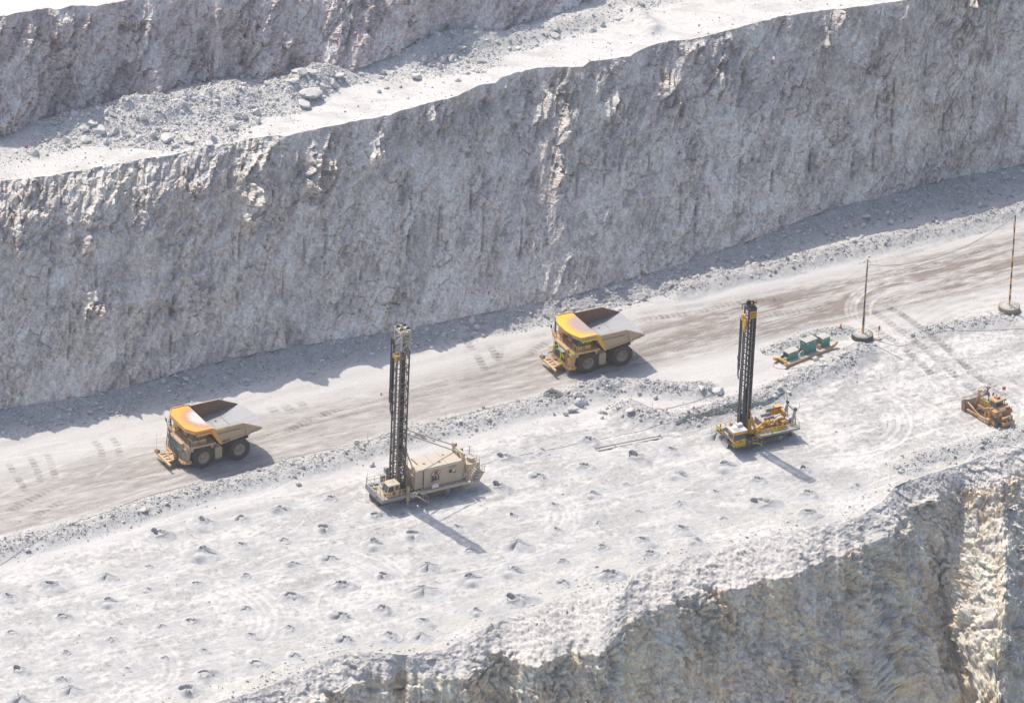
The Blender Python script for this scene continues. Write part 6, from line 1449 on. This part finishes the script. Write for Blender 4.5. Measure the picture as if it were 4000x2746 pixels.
    ac = MB(); ac.box((1.7, -.4, 3.95), (2.4, .3, 4.3)); ac.build('air_conditioner', M_DOZER, cab); bc = MB(); bc.tube((2.2, 0, 4.3), (2.2, 0, 4.5), .1, 8); bc.build('beacon', M_RED, cab)
    lp = MB(); lp.box((1.0, -1.1, 3.75), (1.2, -.9, 3.95)); lp.box((.95, .8, 3.4), (1.1, 1.0, 3.6)); lp.build('work_lamp', M_DARK, cab)
    tk = MB(); tk.box((.1, -1.0, 1.7), (1.25, 1.0, 2.7)); tk.prism([(.0, 2.7), (.4, 3.0), (1.2, 3.0), (1.25, 2.7)], -.8, .8); tank = tk.build('fuel_tank', M_DOZER, R)
    gw = MB(); gw.box((.0, .55, 1.95), (.12, .95, 2.45)); gw.build('rear_window', M_WHITE, tank)
    gn = MB(); gn.box((.7, 1.05, 2.0), (1.0, 1.3, 2.6)); gn.build('green_canister', mat_plain('green_canister_paint', (.05, .25, .16), .5), tank)
    rv = MB()
    for k in range(6): rv.tube((-.1 - .06 * (k % 2), -.9 + .14 * k, 2.7), (-.1, -.9 + .14 * k, 3.2), .05, 6)
    rv.build('hydraulic_valve', M_BURG, tank)
    # blade
    bl = MB(); n = 10; prof = [(6.75 - .35 * math.sin(math.pi * k / n) + .25 * (k / n) ** 2, .05 + 1.85 * k / n) for k in range(n + 1)]
    def seg(ya_, yb_, fa, fb):
        m_ = len(prof); vs = [(x + fa, ya_, z) for x, z in prof] + [(x + fb, yb_, z) for x, z in prof] + [(x + fa - .12, ya_, z) for x, z in prof] + [(x + fb - .12, yb_, z) for x, z in prof]
        fs = [(k, k + 1, m_ + k + 1, m_ + k) for k in range(n)] + [(2 * m_ + k, 3 * m_ + k, 3 * m_ + k + 1, 2 * m_ + k + 1) for k in range(n)] + [(n, 3 * m_ - 1, 4 * m_ - 1, 2 * m_ - 1), (0, m_, 3 * m_, 2 * m_)]
        bl.add(vs, fs)
    seg(-1.4, 1.4, 0, 0); seg(1.4, 2.55, 0, .55); seg(-2.55, -1.4, .55, 0)
    bl.prism([(6.6, .05), (7.35, .05), (7.45, 1.9), (6.9, 1.95), (6.6, 1.0)], 2.5, 2.58); bl.prism([(6.6, .05), (7.35, .05), (7.45, 1.9), (6.9, 1.95), (6.6, 1.0)], -2.58, -2.5); blade = bl.build('blade', mat_paint('brown_blade_steel', (.30, .19, .12), .35), R)
    gd = MB()
    for k in range(26):
        y = -2.3 + 4.6 * k / 25; q = 0 if abs(y) < 1.4 else (abs(y) - 1.4) / 1.15 * .55; gd.bar((6.95 + q, y, 1.88), (7.1 + q, y, 2.45), .06, .05)
    gd.bar((7.1, -1.4, 2.45), (7.1, 1.4, 2.45), .1)
    for s in (1, -1): gd.bar((7.1, s * 1.4, 2.45), (7.6, s * 2.4, 2.2), .1)
    gd.build('spill_guard', M_TAN, blade)
    for s in (1, -1):
        pa = MB(); pa.bar((1.6, s * 2.05, .75), (6.6, s * 2.15, .55), .36, .30); pa.box((1.2, s * 1.75, .5), (1.9, s * 2.2, 1.1)); pa.build('push_arm', M_DOZER, R)
        br = MB(); br.tube((3.6, s * 2.05, .8), (5.0, s * 2.0, 1.2), .11, 8); br.tube((5.0, s * 2.0, 1.2), (6.6, s * 1.95, 1.65), .17, 10); br.build('tilt_brace', M_DOZER, R)
        lc = MB(); lc.tube((6.4, s * .8, .9), (5.6, s * .85, 2.6), .09, 8); lc.tube((5.75, s * .85, 2.2), (5.25, s * .85, 4.0), .15, 10); lc.box((5.05, s * .85 - .2, 3.0), (5.45, s * .85 + .2, 3.3)); lc.box((5.0, s * .85 - .18, 4.0), (5.5, s * .85 + .18, 4.25)); lc.tube((5.0, s * .85 - .25, 4.2), (5.0, s * .85 + .3, 4.2), .12, 8); lc.build('lift_ram', M_RUST if s < 0 else M_DOZER, R)
    # ripper
    rp = MB(); rp.box((-.9, -1.0, 1.5), (-.55, 1.0, 1.9)); rp.bar((.2, .6, 1.9), (-.7, .6, 1.7), .22); rp.bar((.2, -.6, 1.9), (-.7, -.6, 1.7), .22); rp.bar((.2, .6, .8), (-.9, .6, .9), .26); rp.bar((.2, -.6, .8), (-.9, -.6, .9), .26); rp.box((-1.35, -1.1, .75), (-.85, 1.1, 1.25)); rp.bar((-.75, -.25, 1.9), (-1.15, -.25, 1.1), .4, .3); rp.bar((-.75, .3, 1.9), (-1.15, .3, 1.1), .3, .25); rip = rp.build('ripper_frame', M_DOZER, R)
    sh = MB(); sh.prism([(-1.35, 1.9), (-.95, 1.9), (-1.0, .6), (-1.15, .15), (-1.5, -.05), (-1.4, .6)], -.30, -.12); sh.build('ripper_shank', M_GREY, rip)
    ri = MB(); ri.tube((.2, .35, 1.2), (-.8, .3, 1.75), .13, 8); ri.tube((.2, -.35, 1.2), (-.8, -.3, 1.75), .13, 8); ri.build('ripper_ram', M_RUST, rip)
    return R
dz = make_dozer(); tag(dz, 'dusty yellow bulldozer with a ripper behind, parked at the right edge of the bench', 'bulldozer')

# ================================================================== SKID MOUNTED SUBSTATION
M_GREEN = mat_paint('green_cabinet_paint', (.05, .25, .20), .22, .5, grime=(.09, .15, .13), grime_amt=.5)
M_GREEN2 = mat_paint('faded_green_cabinet_paint', (.08, .28, .20), .25, .55, grime=(.12, .17, .13), grime_amt=.5)
M_ROOFD = mat_paint('dusty_cabinet_roof', (.40, .44, .41), 1.0, .7)
def make_skid():
    b = G(3000 + 1950 / 7.747, 1280 + 640 / 7.747, .1); R = empty('substation_skid', (b[0], b[1], ground_at(b[0], b[1]) + .02), rad(-137.2))
    d = MB(); d.box((-.1, -2.25, .28), (9.75, -.2, .38)); d.build('deck_plate', mat_paint('dusty_deck', (.45, .44, .42), 1.0, .7), R)
    for y in (0, -2.5):
        p = MB(); p.path([(-.95, y, 1.0), (-.1, y, .42), (.2, y, .27), (9.6, y, .27), (10.0, y, .35)], .25, 10); p.path([(9.9, y, .32), (10.55, y, .62)], .27, 12); p.build('skid_runner', M_RIGYEL if y < 0 else mat_paint('ochre_skid_pipe', (.50, .33, .12), .35), R)
    cr = MB(); cr.bar((9.75, -2.3, .55), (9.75, -.2, .55), .2); cr.box((9.55, -1.9, .45), (9.95, -1.5, .75)); cr.box((9.55, -.9, .45), (9.95, -.5, .75)); cr.build('tow_bar', M_RIGYEL, R)
    def cabinet(x0, x1, y0, y1, h, m, roofm, seams, label=None, name='switch_cabinet'):
        c = MB(); c.box((x0, y0, .38), (x1, y1, h)); cab = c.build(name, m, R)
        r_ = MB(); r_.prism([(y0 - .08, h), (y1 + .08, h), (y1 + .08, h + .06), ((y0 + y1) / 2, h + .13), (y0 - .08, h + .06)], x0 - .08, x1 + .08, 'yz'); r_.build('cabinet_roof', roofm, cab)
        s = MB()
        for x in seams: s.box((x - .012, y1, .45), (x + .012, y1 + .012, h - .05))
        for x in (x0 + .02, x1 - .02): s.box((x - .02, y1, .4), (x + .02, y1 + .02, h))
        s.build('door_seam', M_CHAR, cab)
        return cab
    b1 = cabinet(6.75, 8.95, -2.1, -.85, 1.68, M_GREEN2, mat_paint('rusty_cabinet_roof', (.42, .38, .33), .9, .7), (7.3, 8.2)); b2 = cabinet(2.9, 5.25, -2.1, -.75, 2.5, M_GREEN, M_ROOFD, (3.65, 4.4)); b3 = cabinet(-.1, 1.55, -2.1, -.8, 1.95, M_GREEN, M_ROOFD, (.75,))
    text_part('stencil_number', '300', .34, M_WHITE, b2, (4.85, -.738, 2.15), (-1, 0, 0), (0, 0, 1)); text_part('stencil_number', '300', .34, M_WHITE, b2, (3.25, -.738, 2.2), (-1, 0, 0), (0, 0, 1)); text_part('stencil_number', '308', .34, M_WHITE, b1, (7.05, -.838, 1.4), (-1, 0, 0), (0, 0, 1)); text_part('stencil_number', '400', .32, M_WHITE, b3, (.75, -.788, 1.68), (-1, 0, 0), (0, 0, 1)); text_part('stencil_number', '416', .28, M_WHITE, b3, (1.562, -1.5, 1.66), (0, 1, 0), (0, 0, 1)); text_part('stencil_number', '206', .3, M_WHITE, b2, (5.262, -1.45, 2.1), (0, 1, 0), (0, 0, 1))
    rs = MB()
    for x in (3.5, 4.1, 4.7): rs.bar((x, -2.15, 2.62), (x, -.72, 2.57), .03, .04)
    rs.build('roof_seam', M_CHAR, b2)
    tp = MB()
    for x, dx in ((-.08, .45), (1.53, -.45)): tp.bar((x, -.785, 1.9), (x, -.785, 1.45), .07, .02); tp.bar((x, -.785, 1.88), (x + dx, -.785, 1.88), .03, .09)
    for y, dy in ((-.85, -.4), (-2.05, .4)): tp.bar((1.56, y, 1.9), (1.56, y, 1.45), .07, .02); tp.bar((1.56, y, 1.88), (1.56, y + dy, 1.88), .09, .03)
    tp.build('reflective_strip', M_HIVIS, b3)
    pn = MB(); pn.box((8.95, -1.95, 1.0), (8.97, -1.0, 1.5)); pn.build('meter_panel', M_CHAR, b1); tr = MB(); tr.prism([(7.9, 1.5), (7.6, 1.5), (7.75, 1.2)], -.85, -.835); tr.build('warning_triangle', M_RUST, b1)
    for x, m in ((8.95, b1), (5.25, b2), (1.55, b3)):
        sh = MB(); sh.box((x, -2.0, .45), (x + .55, -1.0, .52)); sh.box((x + .0, -2.05, .4), (x + .5, -2.0, 1.0)); sh.build('cable_shelf', M_GREEN, m)
        cp = MB(); cp.tube((x + .02, -1.5, .75), (x + .75, -1.35, .62), .1, 8); cp.tube((x + .02, -1.1, .85), (x + .5, -1.1, .8), .1, 8); cp.build('cable_plug', M_WHITE, m)
    for p in ((5.6, -.95, .95), (1.9, -.75, .55), (2.2, -1.2, 1.05)): rd = MB(); rd.tube(p, (p[0] + .3, p[1], p[2]), .15, 10); rd.build('red_coupling', M_RED, R)
    return R
sk = make_skid(); tag(sk, 'yellow skid carrying three green electrical cabinets beside the haul road', 'substation')
M_TEAL = mat_plain('teal_hose', (.16, .46, .38), .5)
def on_skid(x, y, z): return tuple(sk.matrix_world @ Vector((x, y, z)))
bpy.context.view_layer.update()
hz = MB()
for k in range(4): hz.path([on_skid(6.0 + (.55 - .06 * k) * math.cos(t), -.85 + (.42 - .05 * k) * math.sin(t), .43 + .05 * k) for t in np.linspace(0, 6.28, 24)], .035, 6)
hz.path([on_skid(5.6, -.6, .45), on_skid(5.0, -.35, .45), on_skid(4.6, .1, .5), on_skid(4.9, .35, .1)], .035, 6)
tag(hz.build('hose_coil', M_TEAL), 'coil of teal hose lying on the skid between two green cabinets', 'hose')

# ================================================================== CABLE POLES AND THE WIRE BETWEEN THEM
M_CONC = mat_paint('dusty_concrete', (.44, .42, .40), .7, .9); M_POLEB = mat_plain('black_pole_band', (.06, .06, .065), .6); M_POLEY = mat_paint('orange_pole_band', (.74, .38, .06), .15); M_BROWNY = mat_paint('rusty_yellow_pole_band', (.40, .27, .10), .2)
def make_pole(px, py, top, lean, bands, ym, dark):
    b = G(px, py, .9); R = empty('cable_pole', (b[0], b[1], ground_at(b[0], b[1]) - .05))
    t = MB(); t.lathe([(.8, 0), (1.35, .0), (1.62, .12), (1.7, .5), (1.62, .85), (1.35, .98), (.9, .95)], (0, 0, 0), 'z', 40)
    for k in range(26): a = 2 * math.pi * k / 26; m = Matrix.Rotation(a, 4, 'Z'); t.box((1.45, -.09, .05), (1.74, .09, .92), m)
    t.build('tyre_base', mat_paint('dusty_base_tyre', (.085, .08, .07), .6, .9) if dark else mat_paint('sun_bleached_tyre', (.36, .30, .20), .5, .9), R)
    c = MB(); c.lathe([(0, 1.02), (.6, 1.04), (1.1, .98), (1.3, .9), (1.3, .1), (0, .1)], (0, 0, 0), 'z', 30)
    for k in range(7): a = RNG.uniform(0, 6.28); q = RNG.uniform(.4, 1.0); c.box((q * math.cos(a) - .12, q * math.sin(a) - .1, .95), (q * math.cos(a) + .12, q * math.sin(a) + .12, 1.12))
    c.build('concrete_fill', M_CONC, R)
    p0 = Vector((0, 0, .9)); p1 = Vector((lean[0], lean[1], top)); cuts = np.linspace(0, 1, bands + 1)
    cuts[1:-1] += RNG.uniform(-.01, .01, bands - 1)
    p = MB(); p.tube(p0, p1, .155, 10, .10); pole = p.build('pole', M_POLEB, R)
    for k in range(0, bands, 2):
        q = MB(); q.tube(p0.lerp(p1, cuts[k]), p0.lerp(p1, cuts[k + 1]), .162 - .055 * cuts[k], 10, .162 - .055 * cuts[k + 1]); q.build('pole_band', M_POLEY if (k == 0 or not dark) else M_BROWNY, pole)
    cp = MB(); cp.bar(p1, p1 + Vector((-.5, -.2, -.25)), .06); cp.tube(p1 + Vector((-.4, -.2, -.35)), p1 + Vector((-.7, -.2, -.55)), .07, 8); cp.build('insulator', M_RED, pole)
    if dark:
        w = MB()
        for k in range(24): z = 1.6 + k * .5; w.tube((-.26, 0, z), (.26, 0, z), .015, 4)
        w.tube((.2, -.35, .0), (.18, -.1, 5.0), .03, 6); w.build('climbing_peg', M_CHAR, pole)
    return R, p1
pl1, top1 = make_pole(3369, 1302, 14.2, (.05, 0), 9, None, True); tag(pl1, 'shorter rusty striped cable pole in a dark tyre base near the green cabinets', 'pole', 'striped cable poles beside the haul road')
pl2, top2 = make_pole(3943, 1192, 17.2, (-.15, 0), 16, None, False); tag(pl2, 'taller orange and black striped cable pole at the far right edge', 'pole', 'striped cable poles beside the haul road')
a, b = Vector(pl1.location) + top1 + Vector((.35, -.1, -.9)), Vector(pl2.location) + top2 + Vector((-.6, -.2, -.6))
wr = MB(); pts = [a.lerp(b, t) - Vector((0, 0, 10.5 * t * (1 - t))) for t in np.linspace(0, 1, 40)]; wr.path(pts, .035, 5); wr.path([Vector(pl1.location) + top1, Vector(pl1.location) + top1 + Vector((.5, -.1, -.6)), a], .03, 5); wr.path([a, a + Vector((-.3, 0, -.8)), Vector(pl1.location) + top1 + Vector((-.05, -.1, -2.6))], .03, 5); wr.path([b, b + Vector((.35, .1, -.7)), Vector(pl2.location) + top2 + Vector((-.1, -.1, -2.8))], .03, 5)
tag(wr.build('power_cable', mat_plain('grey_wire', (.16, .16, .17), .5)), 'thin power cable slung between the two striped poles over the haul road', 'cable')

# ================================================================== SMALL THINGS ON THE GROUND
def place(px, py): p = G(px, py, .1); return p[0], p[1], ground_at(p[0], p[1])
def make_paddle(px, py, h, label):
    x, y, z = place(px, py); R = empty('marker_sign', (x, y, z - .02))
    b = MB(); b.lathe([(0, .3), (.42, .28), (.52, .2), (.55, .0), (0, 0)], (0, 0, 0), 'z', 24); b.build('base', mat_paint('tan_concrete_base', (.52, .42, .33), .3, .9), R)
    p = MB(); p.tube((0, 0, .25), (.03, 0, h - .7), .03, 6); p.build('post', M_CHAR, R)
    s = MB(); s.lathe([(0, .02), (.2, .02), (.2, -.02), (0, -.02)], (0, 0, 0), 'y', 16); o = s.build('paddle', mat_plain('faded_red_sign', (.58, .17, .17), .5), R); o.scale = (1, 1, 2.1); o.location = (.04, 0, h - .45)
    return tag(R, label, 'sign')
make_paddle(3431, 1323, 2.5, 'red paddle sign on a round concrete foot beside the shorter striped pole')
def make_cone(px, py, label):
    x, y, z = place(px, py); R = empty('traffic_cone', (x, y, z - .01)); c = MB(); c.lathe([(.02, .95), (.06, .95), (.22, .04), (0, .04)], (0, 0, 0), 'z', 16); c.build('cone', mat_plain('faded_red_plastic', (.62, .20, .18), .6), R); b = MB(); b.box((-.3, -.3, 0), (.3, .3, .05)); b.build('base', M_CHAR, R); return tag(R, label, 'traffic cone')
make_cone(3283, 1293, 'faded red cone on the low windrow behind the green cabinets')
def make_flag(px, py, label, fn=ground_at):
    p = G(px, py, .1 if fn is ground_at else ZC + .3); x, y = p[0], p[1]; z = fn(x, y); R = empty('marker_flag', (x, y, z - .02)); s = MB(); s.tube((0, 0, 0), (0, 0, 1.1), .025, 5); s.build('stake', M_CHAR, R); f = MB(); f.box((-.28, -.015, .55), (.28, .015, 1.1)); f.build('panel', mat_plain('pinkish_red_panel', (.68, .16, .14), .5), R); return tag(R, label, 'marker')
make_flag(3921, 1533, 'small red marker panel on a stake behind the bulldozer')
make_flag(103, 592, 'small orange red marker on the shaded upper berm at the left', lambda x, y: float(uz(x, y)[0]))
for i, (px, py, h) in enumerate(((1740, 1650, 1.0), (1607, 1687, 1.0), (1435, 1737, 1.2), (2248, 1532, 1.1), (2466, 1568, 1.0), (2546, 1616, 1.1), (2352, 1483, .7))):
    x, y, z = place(px, py); s = MB(); s.tube((0, 0, -.1), (.03, 0, h), .03, 5); s.tube((.03, 0, h), (.03, 0, h + .08), .05, 5); o = s.build('survey_stake', mat_plain('weathered_stake', (.25, .17, .13), .8)); o.location = (x, y, z)
    tag(o, 'thin wooden survey stake standing on the windrow along the haul road', 'stake', 'survey stakes on the windrow')
def ground_line(name, pts, rad_, m, label, cat, n=6, wob=.12, lift=0.0, step=.6):
    P = smooth_line(XY(pts, .1), step); k = np.arange(len(P)); P = P + wob * np.stack([fbm(k / 6, k * 0 + px_, 2, 90) for px_ in (1.5, 7.5)], 1); z = gz(P[:, 0], P[:, 1]) + rad_ + lift
    mb = MB(); mb.path([(x, y, q) for (x, y), q in zip(P, z)], rad_, n); return tag(mb.build(name, m), label, cat)
M_CABLE = mat_plain('grey_green_cable', (.20, .235, .225), .6); M_CABLED = mat_plain('dark_cable', (.20, .20, .21), .6)
ground_line('trailing_cable', [(1876, 1815), (1925, 1800), (2100, 1763), (2300, 1722), (2500, 1683), (2660, 1660)], .03, M_CABLED, 'dark trailing cable running across the bench from the beige rig', 'cable')
bd = MB()
for k in range(7):
    P = smooth_line(XY([(2640, 1668 - k), (2700, 1655 - 1.5 * k), (2780, 1640 - 2 * k), (2870, 1614 - 2.5 * k), (2950, 1594 - 1.5 * k), (3000, 1580 - k), (3060, 1548)], .1), .7); i_ = np.arange(len(P)); P = P + .22 * np.stack([fbm(i_ / 7 + 9 * k, i_ * 0 + q, 2, 93) for q in (.5, 3.5)], 1); z = gz(P[:, 0], P[:, 1]) + .07 + .02 * k; bd.path([(x, y, q) for (x, y), q in zip(P, z)], .07, 6)
tag(bd.build('cable_bundle', M_CABLE), 'thick bundle of grey green cables on the ground behind the yellow rig', 'cable')
ground_line('supply_cable', [(3060, 1548), (3110, 1520), (3150, 1492), (3185, 1455), (3160, 1436), (3060, 1440), (3020, 1430), (3035, 1412), (3062, 1398)], .03, M_CABLE, 'thin cable looping from the windrow to the front end of the skid', 'cable')
ground_line('pole_cable', [(3258, 1350), (3272, 1372), (3300, 1368), (3350, 1345), (3390, 1338), (3420, 1330), (3520, 1350), (3620, 1318), (3680, 1300), (3800, 1292), (4010, 1284)], .03, M_CABLED, 'thin dark cable snaking from the skid past the pole to the right', 'cable')
ground_line('marker_line', [(0, 2205), (100, 2150), (185, 2110), (270, 2068), (420, 2008), (520, 1962), (600, 1933), (690, 1913), (800, 1890), (950, 1848), (1100, 1800), (1250, 1762), (1435, 1735), (1607, 1685), (1740, 1648), (1900, 1606), (2100, 1558)], .03, M_CABLED, 'dark line laid along the road side of the long windrow', 'cable', lift=.05)
ground_line('windrow_cable', [(2466, 1560), (2500, 1575), (2546, 1598), (2600, 1596), (2660, 1582), (2740, 1560), (2830, 1535)], .03, M_CABLED, 'dark cable sagging between stakes on the windrow behind the yellow rig', 'cable', lift=.05)
x, y, z = place(2158, 1560); co = MB(); rg = np.random.default_rng(12)
for k in range(15): q = rg.uniform(.65, 1.25); cx, cy = rg.uniform(-.15, .15, 2); h = .1 + .03 * k; co.path([(cx + q * 1.15 * math.cos(t), cy + q * math.sin(t), h + .05 * math.sin(3 * t + k)) for t in np.linspace(0, 6.2832, 30)], .055, 6)
co = co.build('cable_coil', M_CABLE); co.location = (x, y, z); tag(co, 'coil of grey green cable lying on the windrow below the second truck', 'cable')
tr = MB()
for (a, b, hh) in (((2324, 1752), (2398, 1737), .10), ((2398, 1737), (2580, 1703), .10), ((2336, 1760), (2392, 1749), .07), ((2400, 1746), (2560, 1714), .07), ((2320, 1745), (2332, 1759), .08), ((2576, 1697), (2586, 1708), .08), ((2548, 1705), (2550, 1713), .08), ((2392, 1735), (2408, 1744), .08)):
    p, q = place(*a), place(*b); tr.bar((p[0], p[1], p[2] + hh), (q[0], q[1], q[2] + hh), .10, .10)
tag(tr.build('cable_tray', M_CABLED), 'long dark cable tray lying flat on the bench between the rigs', 'cable tray')
tr = MB(); p, q = place(2342, 1752), place(2570, 1707); tr.bar((p[0], p[1], p[2] + .05), (q[0], q[1], q[2] + .05), .7, .05); tag(tr.build('tray_lid', mat_paint('dusty_tray_lid', (.52, .52, .53), .8)), 'flat dusty grey strip lying inside the dark cable tray on the bench', 'strip')
# ================================================================== HAZE
bmz = bmesh.new()
bmesh.ops.create_cube(bmz, size=1.0)
me = bpy.data.meshes.new('haze'); bmz.to_mesh(me); bmz.free()
haze = bpy.data.objects.new('haze', me); COL.objects.link(haze)
z0, z1 = float(PZ.min()) - 1.5, float(CP[2]) + 25.0
haze.scale = (420.0, 1700.0, z1 - z0); haze.location = (0.0, -470.0, (z0 + z1) / 2)
hm = bpy.data.materials.new('haze_air'); hm.use_nodes = True; ht = hm.node_tree; ht.nodes.clear()
ho = ht.nodes.new('ShaderNodeOutputMaterial'); hv = ht.nodes.new('ShaderNodeVolumePrincipled')
hv.inputs['Color'].default_value = (1.0, 0.975, 0.95, 1); hv.inputs['Density'].default_value = 6.0e-5
hv.inputs['Anisotropy'].default_value = 0.1
ht.links.new(hv.outputs[0], ho.inputs['Volume'])
me.materials.append(hm)
tag(haze, 'thin pale dust haze in the air over the mine', 'haze', None, 'stuff')
